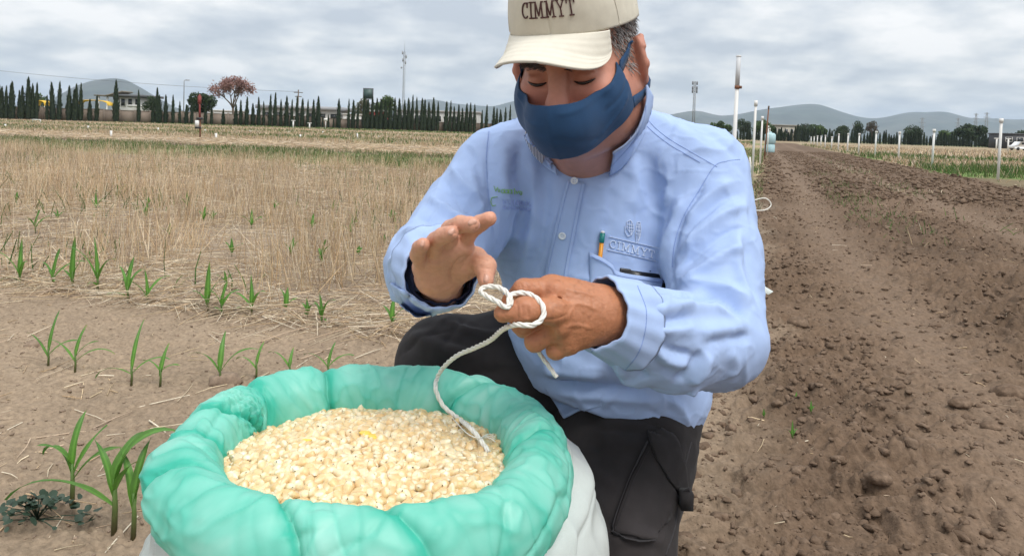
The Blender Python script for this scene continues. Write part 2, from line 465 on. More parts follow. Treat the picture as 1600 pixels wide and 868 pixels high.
def ground_colour(x, y):
    s, r, road, field, left, p = zones(x, y); n = len(x)
    d = np.hypot(x, y)
    n1 = fbm(p*1.1, 4, 51); n2 = fbm(p*5.0, 3, 52); nl = fbm(p*0.12, 3, 53)
    rr = r + 0.9*nl + 0.35*n1*np.clip(r/10, 0, 3)
    bare = np.array([0.272, 0.205, 0.142])*np.ones((n, 1)) * (1+0.17*n1+0.13*n2)[:, None]
    tilled = np.array([0.134, 0.090, 0.060])*np.ones((n, 1)) * (1+0.24*n1+0.18*n2)[:, None]
    track = np.clip(np.exp(-((s-0.65-0.1*np.sin(r*0.5))/0.30)**2) + np.exp(-((s-2.5)/0.28)**2), 0, 1)*0.8
    tcol = np.array([0.185, 0.130, 0.090])
    tilled = tilled*(1-track[:, None]) + tcol*track[:, None]
    dry = sstep(0.0, 0.5, fbm(p*0.7, 3, 57)+0.0)[:, None]*0.5
    tilled = tilled*(1-dry) + np.array([0.180, 0.125, 0.086])*dry
    lf = np.zeros((n, 3)); w = np.full(n, 1e-6)
    for a, b, k in BANDS:
        q = sstep(a-0.3, a+0.3, rr)*(1-sstep(b-0.3, b+0.3, rr)); lf += q[:, None]*np.array(BCOL[k]); w += q
    lf = lf/w[:, None]*(1+0.2*n1+0.2*n2)[:, None]
    lf = np.where((r > 3.0)[:, None], lf, bare); f = field[:, None]
    leftc = bare*(1-f) + lf*f
    rf = np.zeros((n, 3)); w = np.full(n, 1e-6)
    for a, b, k in RBANDS:
        q = sstep(a-0.8, a+0.8, rr)*(1-sstep(b-0.8, b+0.8, rr)); rf += q[:, None]*np.array(BCOL[k]); w += q
    rf = rf/w[:, None]*(1+0.2*n1+0.2*n2)[:, None]
    off = np.where((s < 2.5)[:, None], leftc, rf)
    far = sstep(250, 330, d)[:, None]
    c = off*(1-road[:, None]*(1-sstep(160, 190, r))[:, None]) + tilled*(road*(1-sstep(160, 190, r)))[:, None]
    c = c*(1-far) + np.array([0.12, 0.13, 0.06])*far
    return np.clip(c, 0.02, 0.7)

def build_ground():
    half = math.radians(43)
    th = np.concatenate([np.linspace(-half, half, 700), np.linspace(half, 2*math.pi-half, 60)[1:-1]])
    rad = [0.25]
    while rad[-1] < 9000:
        d = rad[-1]; rad.append(d*(1.0048 if 1.2 < d < 6 else 1.0085 if 6 <= d < 14 else 1.02 if d < 70 else 1.07))
    rad = np.array(rad); T, Rr = np.meshgrid(th, rad)
    x = (Rr*np.sin(T)).ravel(); y = (Rr*np.cos(T)).ravel()
    z = height(x, y); n, m = len(th), len(rad)
    i = np.arange(m-1)[:, None]*n; j = np.arange(n)[None]; j2 = (j+1) % n
    Fq = np.stack([i+j, i+j2, i+n+j2, i+n+j], -1).reshape(-1, 4)[:, ::-1]
    V = np.stack([x, y, z], 1)
    V = np.concatenate([V, [[0, 0, -0.01]]]); k = np.arange(n)
    Ft = np.stack([(k+1) % n, k, np.full(n, len(V)-1)], 1)
    col = np.concatenate([ground_colour(x, y), [[0.25, 0.19, 0.14]]])
    gm = mat('soil', vcol=True, rough=0.95, var=0.28, scale=55, bump=0.75, bscale=130, bdist=0.006, spec=0.15, detail=8)
    tag(link('ground', make_mesh('ground', V, [Fq, Ft], gm, col, smooth=True)), kind='structure')
build_ground()
def ground_z(x, y): return height(np.array([x]), np.array([y]))[0]

# ------------------------------------------------------------------ loose straw, stubble, clods, grass
def stalks(base, direc, length, width, bend, col):
    """three-sided stalks with a bend; returns vertices, quads, colours"""
    n = len(base); d = direc/np.linalg.norm(direc, axis=1)[:, None]
    ref = rng.normal(size=(n, 3)); u = np.cross(d, ref); u /= np.linalg.norm(u, axis=1)[:, None]; w = np.cross(d, u)
    V = np.zeros((n, 3, 3, 3))
    for lv, (t, sc) in enumerate(((0, 1), (0.55, 0.9), (1, 0.55))):
        c = base + d*(length*t)[:, None] + bend*(t*t) 
        for k in range(3):
            a = 2*math.pi*k/3
            V[:, lv, k] = c + (math.cos(a)*u+math.sin(a)*w)*(width*sc)[:, None]
    o = np.arange(n)[:, None]*9
    q = np.array([[l*3+k, l*3+(k+1) % 3, l*3+3+(k+1) % 3, l*3+3+k] for l in (0, 1) for k in range(3)])
    return V.reshape(-1, 3), (o[:, :, None]+q[None]).reshape(-1, 4), np.repeat(col, 9, axis=0)
def in_view(x, y, m=0.06):
    return (np.abs(x) < (0.70+m)*y + 0.3) & (y > 0.2)
STRAW = np.array([[0.52, 0.40, 0.25], [0.60, 0.50, 0.35], [0.42, 0.30, 0.18], [0.45, 0.34, 0.24], [0.66, 0.58, 0.45], [0.34, 0.26, 0.19]])
straw_mat = mat('dry straw', vcol=True, rough=0.75, var=0.18, scale=30, trans=0.15)
def straw_cols(n): return STRAW[rng.integers(0, len(STRAW), n)]*rng.uniform(0.95, 1.5, (n, 1))
def rand_sr(n, s0, s1, r0, r1, pw=1.0):
    s = rng.uniform(s0, s1, n); r = r0 + (r1-r0)*rng.uniform(0, 1, n)**pw
    x, y = from_sr(s, r); k = in_view(x, y); return x[k], y[k]
# standing stubble in clumps along drill lines
x, y = rand_sr(150000, -24, -0.25, 3.1, 15.6, 1.35)
s_, r_ = to_sr(x, y); pp = np.stack([x, y, np.zeros_like(x)], 1)
dens = 0.52 + 1.15*fbm(pp*1.6, 3, 61) + 0.25*np.cos(2*math.pi*s_/0.19) - 0.65*(1-sstep(3.2, 4.9, r_ - 0.25*(s_+1.5)*(s_ > -3)))
dens = dens - 0.5*sstep(-2.4, -0.9, s_)*(r_ < 9)
k = rng.uniform(0, 1, len(x)) < dens*0.62
x, y = x[k], y[k]; n = len(x)
q = np.stack([x, y, height(x, y)-0.01], 1)
lean = rng.normal(0, 0.16, (n, 2)) + 0.12*np.stack([vnoise(q*2.1, 71), vnoise(q*2.1, 72)], 1)
d = np.concatenate([lean, np.ones((n, 1))], 1); L = rng.uniform(0.10, 0.34, n)*(0.8+0.5*np.clip(0.5+vnoise(pp[k]*0.9, 74), 0, 1))
c = straw_cols(n)*np.array([1.0, 0.96, 0.90]); c *= (1+0.18*vnoise(q*1.3, 73))[:, None]
brk = rng.uniform(0, 1, n) < 0.16                       # snapped stalks leaning far over
d[brk, :2] += rng.normal(0, 0.9, (brk.sum(), 2))
V, Fq, C = stalks(q, d, L, rng.uniform(0.0012, 0.0030, n), rng.normal(0, 0.02, (n, 3)), c)
tag(link('wheat_stubble', make_mesh('wheat_stubble', V, Fq, straw_mat, C)), 'standing tan wheat stubble filling the field left of the man', 'stubble', kind='stuff')
# litter lying flat
def litter(n, s0, s1, r0, r1, pw, fn=None, Ls=(0.05, 0.38), lift=0.02, cols=None):
    x, y = rand_sr(n, s0, s1, r0, r1, pw); s_, r_ = to_sr(x, y)
    if fn is not None:
        k = rng.uniform(0, 1, len(x)) < fn(x, y, s_, r_); x, y = x[k], y[k]
    n = len(x); q = np.stack([x, y, height(x, y) + rng.uniform(0, 1, n)**2*lift + 0.002], 1)
    a = rng.uniform(0, 2*math.pi, n); d = np.stack([np.cos(a), np.sin(a), rng.normal(0.02, 0.10, n)], 1)
    L = Ls[0] + (Ls[1]-Ls[0])*rng.uniform(0, 1, n)**2; b = rng.normal(0, 0.018, (n, 3)); b[:, 2] = -np.abs(b[:, 2])*0.6
    wd = rng.uniform(0.0010, 0.0026, n)*np.clip(np.hypot(x, y)/6, 1, 4)
    return stalks(q, d, L, wd, b, straw_cols(n) if cols is None else cols(n))
A1 = litter(100000, -14, -0.3, 2.95, 15.5, 1.7, lambda x, y, s, r: np.clip(0.85-0.04*r, 0.2, 1)*(0.45+0.8*np.clip(0.5+fbm(np.stack([x, y, 0*x], 1)*1.5, 3, 81), 0, 1)), lift=0.055)
A2 = litter(2600, -4.5, -0.2, 0.9, 3.1, 1.0, lambda x, y, s, r: 0.10+0.45*(fbm(np.stack([x, y, 0*x], 1)*1.9, 2, 83) > 0.18), Ls=(0.03, 0.26), lift=0.004)
A3 = litter(5200, -0.3, 5.0, 1.2, 16, 1.9, lambda x, y, s, r: 0.14+0.3*(fbm(np.stack([x, y, 0*x], 1)*2.2, 2, 84) > 0.2), Ls=(0.012, 0.11), lift=0.012)
A4 = litter(60000, -45, -1.0, 23.6, 31.0, 1.0, Ls=(0.15, 0.8), lift=0.10)
A5 = litter(2600, -2.2, -0.15, 11.5, 19.5, 1.0, lambda x, y, s, r: (fbm(np.stack([x, y, 0*x], 1)*0.5, 2, 87) > 0.0)*0.8, Ls=(0.2, 0.7), lift=0.05)
for nm, A, lb in (('straw_litter', A1, 'tangled pale straw lying between the stubble stalks'), ('straw_scraps', A2, 'thin straw scraps scattered on the bare soil at left'),
                  ('straw_chaff', A3, 'short straw bits scattered over the tilled soil'), ('straw_rows', A4, 'yellow straw residue band far beyond the stubble'),
                  ('straw_heap', A5, 'straw residue beside the white posts left of the tilled strip')):
    tag(link(nm, make_mesh(nm, A[0], A[1], straw_mat, A[2])), lb, 'straw', kind='stuff')

# clods on the tilled strip
def ico(sub):
    bm = bmesh.new(); bmesh.ops.create_icosphere(bm, subdivisions=sub, radius=1)
    V = np.array([v.co[:] for v in bm.verts]); Fq = np.array([[v.index for v in f.verts] for f in bm.faces]); bm.free(); return V, Fq
clod_mat = mat('clod soil', (0.125, 0.084, 0.057), rough=0.97, var=0.3, scale=60, bump=0.8, bscale=160, bdist=0.004, spec=0.15, hue=(0.175, 0.122, 0.085))
def clods(x, y, size, sub, sink=0.35, flat=0.55):
    V0, F0 = ico(sub); n = len(x); k = len(V0)
    V = np.zeros((n, k, 3)); z = height(x, y)
    a = rng.uniform(0, 6.28, n); st = rng.uniform(0.65, 1.35, (n, 3)); st[:, 2] *= flat
    nz = np.stack([1+0.55*vnoise(V0*1.3+7*i, 91)+0.45*vnoise(V0*2.9+5*i, 92) for i in range(24)])
    Q = V0[None]*nz[rng.integers(0, 24, n)][:, :, None]*st[:, None]*size[:, None, None]
    V[:, :, 0] = Q[:, :, 0]*np.cos(a)[:, None]-Q[:, :, 1]*np.sin(a)[:, None]+x[:, None]
    V[:, :, 1] = Q[:, :, 0]*np.sin(a)[:, None]+Q[:, :, 1]*np.cos(a)[:, None]+y[:, None]
    V[:, :, 2] = Q[:, :, 2]+(z+size*flat*(1-sink)*0.4)[:, None]
    return V.reshape(-1, 3), (np.arange(n)[:, None, None]*k+F0[None]).reshape(-1, 3)
x, y = rand_sr(270000, -0.15, 5.1, 1.0, 13, 2.1); s_, r_ = to_sr(x, y)
k = rng.uniform(0, 1, len(x)) < np.clip(0.62+0.9*fbm(np.stack([x, y, 0*x], 1)*1.5, 3, 95), 0.25, 1)*(1-0.6*np.exp(-((s_-0.65)/0.25)**2))*(1-0.8*np.exp(-((s_-2.5)/0.28)**2))
x, y = x[k], y[k]; size = 0.0019+0.018*rng.uniform(0, 1, len(x))**9
b_ = size > 0.0062
Va, Fa = clods(x[~b_], y[~b_], size[~b_], 1, 0.5, 0.6); Vb, Fb = clods(x[b_], y[b_], size[b_]*0.9, 2, 0.75, 0.62)
V, Fq = np.concatenate([Va, Vb]), np.concatenate([Fa, Fb+len(Va)])
tag(link('soil_crumbs', make_mesh('soil_crumbs', V, Fq, clod_mat)), 'dark crumbs and small clods on the tilled strip', 'soil', kind='stuff')
x, y = rand_sr(22000, -6, -0.1, 0.9, 3.4, 1.2); size = 0.0012+0.007*rng.uniform(0, 1, len(x))**7
V, Fq = clods(x, y, size, 1)
grit_mat = mat('pale soil', (0.25, 0.185, 0.135), rough=0.97, var=0.25, scale=60, bump=0.5, spec=0.15)
tag(link('soil_grit', make_mesh('soil_grit', V, Fq, grit_mat)), 'fine grit on the bare soil at left', 'soil', kind='stuff')
x, y = rand_sr(16000, -0.2, 5.2, 13, 60, 1.7); s_, r_ = to_sr(x, y)
k = rng.uniform(0, 1, len(x)) < (1-0.85*np.exp(-((s_-0.65)/0.35)**2))*(1-0.8*np.exp(-((s_-2.5)/0.32)**2))
x, y = x[k], y[k]
V, Fq = clods(x, y, 0.015+0.045*rng.uniform(0, 1, len(x))**3, 1)
tag(link('soil_lumps', make_mesh('soil_lumps', V, Fq, clod_mat)), 'lumps of turned soil along the far tilled strip', 'soil', kind='stuff')
def big_clod(px, py, size, label, m=None, flat=0.6):
    g = G(px, py); V0, F0 = ico(3); V = V0*(1+0.32*fbm(V0*1.3+px, 3, 97)+0.13*fbm(V0*4+py, 3, 98))[:, None]*size*np.array([1.1, 0.9, flat])
    V[:, 2] = np.maximum(V[:, 2], -size*0.25)
    o = link('soil_clod', make_mesh('soil_clod', V, F0, m or clod_mat, smooth=True), None, (g[0], g[1], ground_z(g[0], g[1])+size*0.10))
    tag(o, label, 'clod')
for px, py, sz, lb in ((1578, 618, 0.060, 'largest dark soil clod, at the right edge of the picture below the track'), (1500, 640, 0.034, 'flat brown clod left of the largest dark clod'),
                       (1372, 775, 0.032, 'rounded brown clod with straw stubs before it, on the near tilled soil'), (1545, 672, 0.030, 'dark clod just below the largest dark clod'),
                       (1350, 705, 0.030, 'dark angular clod above the rounded clod with straw stubs'), (1335, 655, 0.022, 'small clod beside the green seedling on the tilled soil'),
                       (1410, 790, 0.025, 'dark lump right of the rounded clod with straw stubs'), (1245, 520, 0.045, 'broad dark clod near the elbow, on the tilled soil')):
    big_clod(px, py, sz, lb)
for px, py, sz, lb in ((52, 541, 0.030, 'small brown clod left of the second maize row'), (352, 598, 0.05, 'brown clod at the foot of the seedling behind the sack')):
    big_clod(px, py, sz, lb, grit_mat, 0.8)

# grass and weeds: bands beyond the stubble, tufts on the road
GREEN = np.array([[0.085, 0.17, 0.030], [0.12, 0.205, 0.045], [0.065, 0.135, 0.028], [0.16, 0.21, 0.06]])
grass_mat = mat('grass blades', vcol=True, rough=0.6, var=0.2, scale=8, trans=0.3)
def grass(n, s0, s1, r0, r1, L, wd, fn=None, drypart=0.15, pw=1.0):
    x, y = rand_sr(n, s0, s1, r0, r1, pw); s_, r_ = to_sr(x, y)
    if fn is not None:
        k = rng.uniform(0, 1, len(x)) < fn(x, y, s_, r_); x, y = x[k], y[k]
    n = len(x); q = np.stack([x, y, height(x, y)-0.005], 1); d = np.concatenate([rng.normal(0, 0.3, (n, 2)), np.ones((n, 1))], 1)
    c = GREEN[rng.integers(0, 4, n)]*rng.uniform(0.8, 1.25, (n, 1)); dr = rng.uniform(0, 1, n) < drypart; c[dr] = straw_cols(dr.sum())
    return stalks(q, d, rng.uniform(*L, n), np.full(n, wd)*rng.uniform(0.7, 1.3, n), rng.normal(0, 0.04, (n, 3)), c)
def join(*As):
    n = 0; Vs, Fs, Cs = [], [], []
    for V, Fq, C in As: Vs.append(V); Fs.append(Fq+n); Cs.append(C); n += len(V)
    return np.concatenate(Vs), np.concatenate(Fs), np.concatenate(Cs)
patchy = lambda f, seed, t: (lambda x, y, s, r: np.clip(0.5+1.6*(fbm(np.stack([x, y, 0*x], 1)*f, 3, seed)-t), 0, 1))
for nm, A, lb in (
    ('grass_band', grass(42000, -38, -0.6, 15.3, 23, (0.05, 0.16), 0.006, patchy(0.5, 101, -0.05), 0.28), 'green grass band just beyond the stubble'),
    ('weed_growth', join(grass(12000, -18, -0.6, 3.2, 15, (0.04, 0.2), 0.0042, patchy(1.0, 103, 0.22), 0.05)), 'thin green weeds among the stubble'),
    ('far_grass', join(grass(26000, -75, -1.5, 36, 48, (0.10, 0.25), 0.018, patchy(0.3, 104, 0.0), 0.35), grass(24000, -110, -2, 56, 76, (0.12, 0.3), 0.03, patchy(0.2, 105, 0.05), 0.4),
                       grass(20000, -150, -2, 100, 128, (0.2, 0.45), 0.05, None, 0.2)), 'green strips far across the left field'),
    ('dry_growth', join(grass(30000, -60, -1.0, 30, 40, (0.08, 0.25), 0.012, patchy(0.3, 106, 0.0), 0.92), grass(30000, -95, -1.5, 46, 60, (0.1, 0.28), 0.02, patchy(0.25, 107, 0.0), 0.9),
                        grass(26000, -140, -2, 74, 102, (0.12, 0.35), 0.035, None, 0.88)), 'dry tan growth strips far across the left field'),
    ('verge_grass', join(grass(22000, 5.3, 32, 24.5, 33, (0.10, 0.32), 0.010, patchy(0.6, 108, -0.15), 0.12), grass(9000, 5.6, 26, 14, 25, (0.05, 0.15), 0.006, patchy(0.9, 110, 0.2), 0.5),
                         grass(16000, 5.4, 60, 43, 53, (0.12, 0.32), 0.018, patchy(0.4, 109, -0.1), 0.12), grass(9000, 5.3, 9, 30, 130, (0.08, 0.3), 0.018, patchy(0.6, 111, 0.0), 0.45)), 'green crop strips right of the tilled strip'),
    ('dry_verge', join(grass(20000, 5.6, 45, 33, 43, (0.08, 0.25), 0.012, None, 0.95), grass(26000, 5.6, 110, 53, 125, (0.1, 0.35), 0.035, None, 0.95)), 'dry tan strips right of the tilled strip'),
    ('post_grass', join(grass(7000, -3.0, -0.15, 19, 60, (0.05, 0.2), 0.010, patchy(0.5, 112, -0.1), 0.25), grass(2600, -0.9, -0.05, 9.5, 16, (0.04, 0.12), 0.004, patchy(1.0, 113, -0.1), 0.2)), 'grass along the white posts left of the tilled strip'),
    ('track_grass', join(grass(1800, 0.9, 1.7, 7.5, 22, (0.02, 0.07), 0.004, patchy(0.9, 114, 0.18), 0.15), grass(1500, 2.1, 3.0, 9, 40, (0.02, 0.08), 0.005, patchy(0.8, 115, 0.12), 0.25)), 'thin grass along the wheel tracks')):
    tag(link(nm, make_mesh(nm, A[0], A[1], grass_mat, A[2])), lb, 'grass', kind='stuff')
# ------------------------------------------------------------------ hills and air
def ridge(name, prof, D, depth, mt, seed):
    prof = np.array(prof, float); px = np.linspace(prof[0, 0], prof[-1, 0], 160); py = np.interp(px, prof[:, 0], prof[:, 1])
    k = np.ones(7)/7; py = np.convolve(np.pad(py, 3, mode='edge'), k, 'valid')
    top = np.array([P(a, b, D) for a, b in zip(px, py)]); rows = 26; V = []
    for t in np.linspace(-1, 1, rows):
        sc = 1 + t*depth/D; h = (1-np.abs(t)**1.4)
        q = top.copy(); q[:, 0] *= sc; q[:, 1] *= sc; nz = vnoise(np.stack([q[:, 0]/420, q[:, 1]/420, 0*px], 1), seed)*0.16 + vnoise(np.stack([q[:, 0]/150, q[:, 1]/150, 0*px], 1), seed+1)*0.07
        q[:, 2] = np.maximum(top[:, 2], 1)*np.clip(h + nz*np.abs(t)*(1-np.abs(t))*3, 0, 1) - 2*(abs(t) > .98)
        V.append(q)
    V = np.concatenate(V); n = len(px); i = np.arange(rows-1)[:, None]*n; j = np.arange(n-1)[None]
    Fq = np.stack([i+j, i+j+1, i+n+j+1, i+n+j], -1).reshape(-1, 4)
    return tag(link(name, make_mesh(name, V, Fq, mt, smooth=True)), kind='structure')
hill_mat = mat('hill scrub', (0.040, 0.050, 0.036), rough=0.95, var=0.4, scale=0.006, hue=(0.062, 0.064, 0.048))
ridge('hills', [(1000, 186), (1040, 180), (1085, 172), (1100, 174), (1120, 181), (1150, 179), (1190, 171), (1220, 168), (1250, 163), (1272, 162), (1292, 166), (1320, 177), (1345, 184), (1370, 186), (1395, 181), (1420, 174), (1450, 175), (1470, 173), (1490, 177), (1520, 186), (1545, 184), (1570, 186), (1600, 187), (1660, 183), (1720, 195)], 7000, 1600, hill_mat, 3)
ridge('hills', [(560, 190), (610, 172), (640, 159), (676, 155), (705, 161), (740, 164), (768, 167), (800, 159), (840, 150), (900, 160), (960, 176), (1030, 196)], 7600, 1500, hill_mat, 8)
ridge('hills', [(20, 178), (60, 166), (95, 147), (118, 134), (140, 126), (165, 122.5), (182, 122), (198, 125), (222, 138), (245, 152), (275, 168), (310, 182)], 5200, 1300, hill_mat, 13)

hz_m = bpy.data.materials.new('haze'); hz_m.use_nodes = True; N = hz_m.node_tree.nodes; N.clear(); o_ = N.new('ShaderNodeOutputMaterial'); v_ = N.new('ShaderNodeVolumePrincipled')
v_.inputs['Color'].default_value = (0.66, 0.80, 1.0, 1); v_.inputs['Density'].default_value = 0.75e-4; v_.inputs['Anisotropy'].default_value = 0.0
hz_m.node_tree.links.new(v_.outputs[0], o_.inputs['Volume'])
tag(MB().box((0, 0, 198.5), (9900, 9900, 200.5)).build('haze', hz_m), kind='stuff')

# ------------------------------------------------------------------ vegetation far off
leaf_mat = mat('tree foliage', vcol=True, rough=0.7, var=0.15, scale=1.5, trans=0.25)
bark_mat = mat('bark', (0.13, 0.10, 0.075), rough=0.95, var=0.3, scale=6, bump=0.5)
def leaf_quads(C, size, col, flat=0.0):
    n = len(C); a = rng.normal(size=(n, 3)); a /= np.linalg.norm(a, axis=1)[:, None]
    b = np.cross(a, rng.normal(size=(n, 3))); b /= np.linalg.norm(b, axis=1)[:, None]
    s = size*rng.uniform(0.6, 1.3, (n, 1))
    V = np.stack([C-a*s, C-b*s*0.55, C+a*s, C+b*s*0.55], 1).reshape(-1, 3)
    return V, np.arange(4*n).reshape(-1, 4), np.repeat(col, 4, axis=0)
def blob_points(blobs, n):
    out = []; w = np.array([b[1]**2 for b in blobs]); w = (w/w.sum()*n).astype(int)+1
    for (c, r), m in zip(blobs, w):
        d = rng.normal(size=(m, 3)); d /= np.linalg.norm(d, axis=1)[:, None]
        out.append(np.asarray(c)+d*r*(rng.uniform(0.25, 1, (m, 1))**0.45)*np.array([1, 1, 0.9]))
    return np.concatenate(out)
CY_COL = np.array([[0.026, 0.046, 0.024], [0.038, 0.062, 0.031], [0.052, 0.078, 0.040]])
def cypress_mesh(seed):
    """unit-height slim cypress crown"""
    n = 420; t = rng.uniform(0.06, 1, n)**0.9
    prof = 0.085*np.sin(np.clip(t*1.02, 0, 1)**0.62*math.pi)**0.55*(1-0.35*t)*(1+0.25*np.sin(t*19+seed)*rng.uniform(0, 1))
    a = rng.uniform(0, 6.283, n); rr = prof*rng.uniform(0.45, 1.08, n)
    C = np.stack([rr*np.cos(a), rr*np.sin(a), t], 1); col = CY_COL[rng.integers(0, 3, n)]*rng.uniform(0.8, 1.2, (n, 1))
    u = np.stack([np.cos(a)*0.3, np.sin(a)*0.3, np.ones(n)], 1); w = np.stack([-np.sin(a), np.cos(a), 0*a], 1)
    L = rng.uniform(0.03, 0.07, (n, 1)); W = rng.uniform(0.010, 0.02, (n, 1))
    V = np.stack([C-u*L*0.4, C+w*W, C+u*L, C-w*W], 1).reshape(-1, 3)
    m = MB(); zs = np.linspace(0.05, 0.98, 9)
    m.lathe((0, 0, 0), [(0.065*math.sin(min(z*1.02, 1)**0.62*math.pi)**0.55*(1-0.4*z)*(1+0.2*math.sin(z*23+seed))+0.001, z) for z in zs], 8)
    V2 = np.concatenate(m.V); F2 = np.concatenate(m.F[4])
    return make_mesh('crown', np.concatenate([V, V2]), np.concatenate([np.arange(4*n).reshape(-1, 4), F2+4*n]), leaf_mat, np.concatenate([np.repeat(col, 4, 0), np.full((len(V2), 3), 0.022)*[0.8, 1.5, 0.8]]))
CYP = [cypress_mesh(i) for i in range(6)]
TRK = MB().tube([(0, 0, -0.02), (0, 0, 0.09)], 0.012, 6).mesh('trunk', bark_mat)
def cypress(px, D, top_y, label, group, wide=1.0):
    b = foot(px, D); hz = CY - F_PX*math.tan(PITCH) + (px-CX)*math.tan(ROLL)
    h = (hz-top_y)/F_PX*D + CAM_H
    t = thing('cypress_tree', label, 'tree', b, group, rot=(rng.normal(0, .012), rng.normal(0, .012), rng.uniform(0, 6.28)))
    w = wide*h*rng.uniform(0.72, 1.3)*min(1.4, (6.5/h)**0.5)
    c = link('crown', CYP[rng.integers(0, 6)], t, scale=(w, w, h)); link('trunk', TRK, t, scale=(h, h, h))
    return t
Z5 = lambda X, Y: (X/4, 100+Y/4)
Z6 = lambda X, Y: (400+X/3.81, 60+Y/3.81)
Z7 = lambda X, Y: (1060+X/2.963, 80+Y/2.963)
wall_D = lambda px: 126 + (px+80)*0.036
left = [Z5(*q) for q in ((-6, 140), (8, 150), (35, 145), (65, 130), (78, 115), (135, 145), (120, 172), (178, 92), (203, 130), (227, 125), (292, 200), (330, 120), (368, 118), (427, 145), (462, 165), (473, 130), (503, 130), (560, 225), (602, 200), (722, 112), (866, 170), (955, 230), (982, 155), (997, 200), (1034, 200), (1080, 200), (1122, 238), (1162, 258), (1198, 230), (1282, 250), (1320, 260), (1394, 285), (1472, 255), (1503, 230), (1540, 210), (1580, 250))]
mid = [Z6(*q) for q in ((15, 355), (45, 380), (80, 340), (110, 328), (147, 368), (180, 350), (210, 370), (243, 350), (272, 362), (306, 370), (340, 368), (370, 350), (396, 460), (430, 455), (460, 470), (490, 365), (549, 365), (575, 370), (603, 390), (640, 350), (660, 370), (688, 350), (715, 365), (740, 370), (770, 370), (797, 370), (825, 360), (853, 365), (882, 375), (908, 362), (928, 345), (957, 358), (985, 362), (1003, 370), (1030, 385), (1055, 362), (1080, 385), (1128, 380), (1152, 378), (1178, 410), (1203, 400), (1227, 420), (1250, 395), (1275, 390), (1298, 400), (1342, 430), (1368, 400), (1413, 412), (1430, 420), (1455, 430), (1482, 415), (1510, 400))]
ordn = ['first', 'second', 'third', 'fourth', 'fifth', 'sixth', 'seventh', 'eighth', 'ninth', 'tenth', 'eleventh', 'twelfth', 'thirteenth', 'fourteenth', 'fifteenth', 'sixteenth', 'seventeenth', 'eighteenth', 'nineteenth', 'twentieth']
def cyp_label(px, allpx):
    marks = [(-99, 'slim cypress counted from the left picture edge'), (186, 'slim cypress right of the one before the grey-roofed house'), (320, 'slim cypress right of the middle of the large dark round tree'), (398, 'slim cypress from the left end of the long white building'),
             (532, 'slim cypress right of the long white building'), (632, 'slim cypress right of the lattice radio mast'), (700, 'slim cypress in the last stretch of the row before the man')]
    m = [q for q in marks if q[0] < px][-1]; k = sum(1 for q in allpx if m[0] < q < px); return ordn[min(k, 19)]+' '+m[1]
special = {7: 'tallest dark cypress in the row in front of the wall at far left', 19: 'tall lone cypress standing before the grey-roofed house', 20: 'cypress just right of the grey-roofed house', 17: 'short cypress in front of the yellow awning',
           18: 'cypress at the left end of the grey-roofed house', 31: 'short cypress before the red-tinged tree'}
for i, (px, ty) in enumerate(left):
    cypress(px, wall_D(px)-1.5, ty, special.get(i, cyp_label(px, [q[0] for q in left+mid])), 'cypresses along the wall', 1.0)
for i, (px, ty) in enumerate(mid):
    cypress(px, wall_D(px)-1.5, ty, cyp_label(px, [q[0] for q in left+mid]), 'cypresses along the wall', 0.95)
px = 1098
while px < 1625:
    cypress(px, 236+rng.uniform(-4, 4), 203+(px-1100)*0.026+rng.uniform(-7, 2)-(6 if 1240 < px < 1275 else 0), 'small dark cypress in the distant hedge row on the right', 'distant hedge of cypresses', 1.5); px += rng.uniform(3.2, 6.2)

G_COL = {'green': np.array([[0.065, 0.115, 0.033], [0.095, 0.15, 0.042], [0.045, 0.082, 0.026]]), 'dark': np.array([[0.042, 0.072, 0.030], [0.060, 0.092, 0.038], [0.030, 0.052, 0.024]]),
         'olive': np.array([[0.10, 0.10, 0.05], [0.13, 0.12, 0.07], [0.08, 0.09, 0.04]]), 'red': np.array([[0.31, 0.18, 0.155], [0.37, 0.23, 0.20], [0.25, 0.14, 0.125]]), 'brown': np.array([[0.10, 0.08, 0.055], [0.08, 0.07, 0.045], [0.13, 0.10, 0.07]])}
def limbs(mb, p, d, L, r, depth, tips, spread=0.55):
    pts = [p]; q = np.array(p, float); dd = np.array(d, float)
    for _ in range(4):
        dd = dd + rng.normal(0, 0.13, 3); dd /= np.linalg.norm(dd); q = q + dd*L/4; pts.append(q.copy())
    mb.tube(pts, np.linspace(r, r*0.62, 5), 6)
    if depth == 0: tips.append(q); return
    for _ in range(3 if depth > 1 else 2):
        nd = dd + rng.normal(0, spread, 3); nd[2] = abs(nd[2])*0.8+0.15; nd /= np.linalg.norm(nd)
        limbs(mb, q, nd, L*rng.uniform(0.62, 0.85), r*0.6, depth-1, tips, spread)
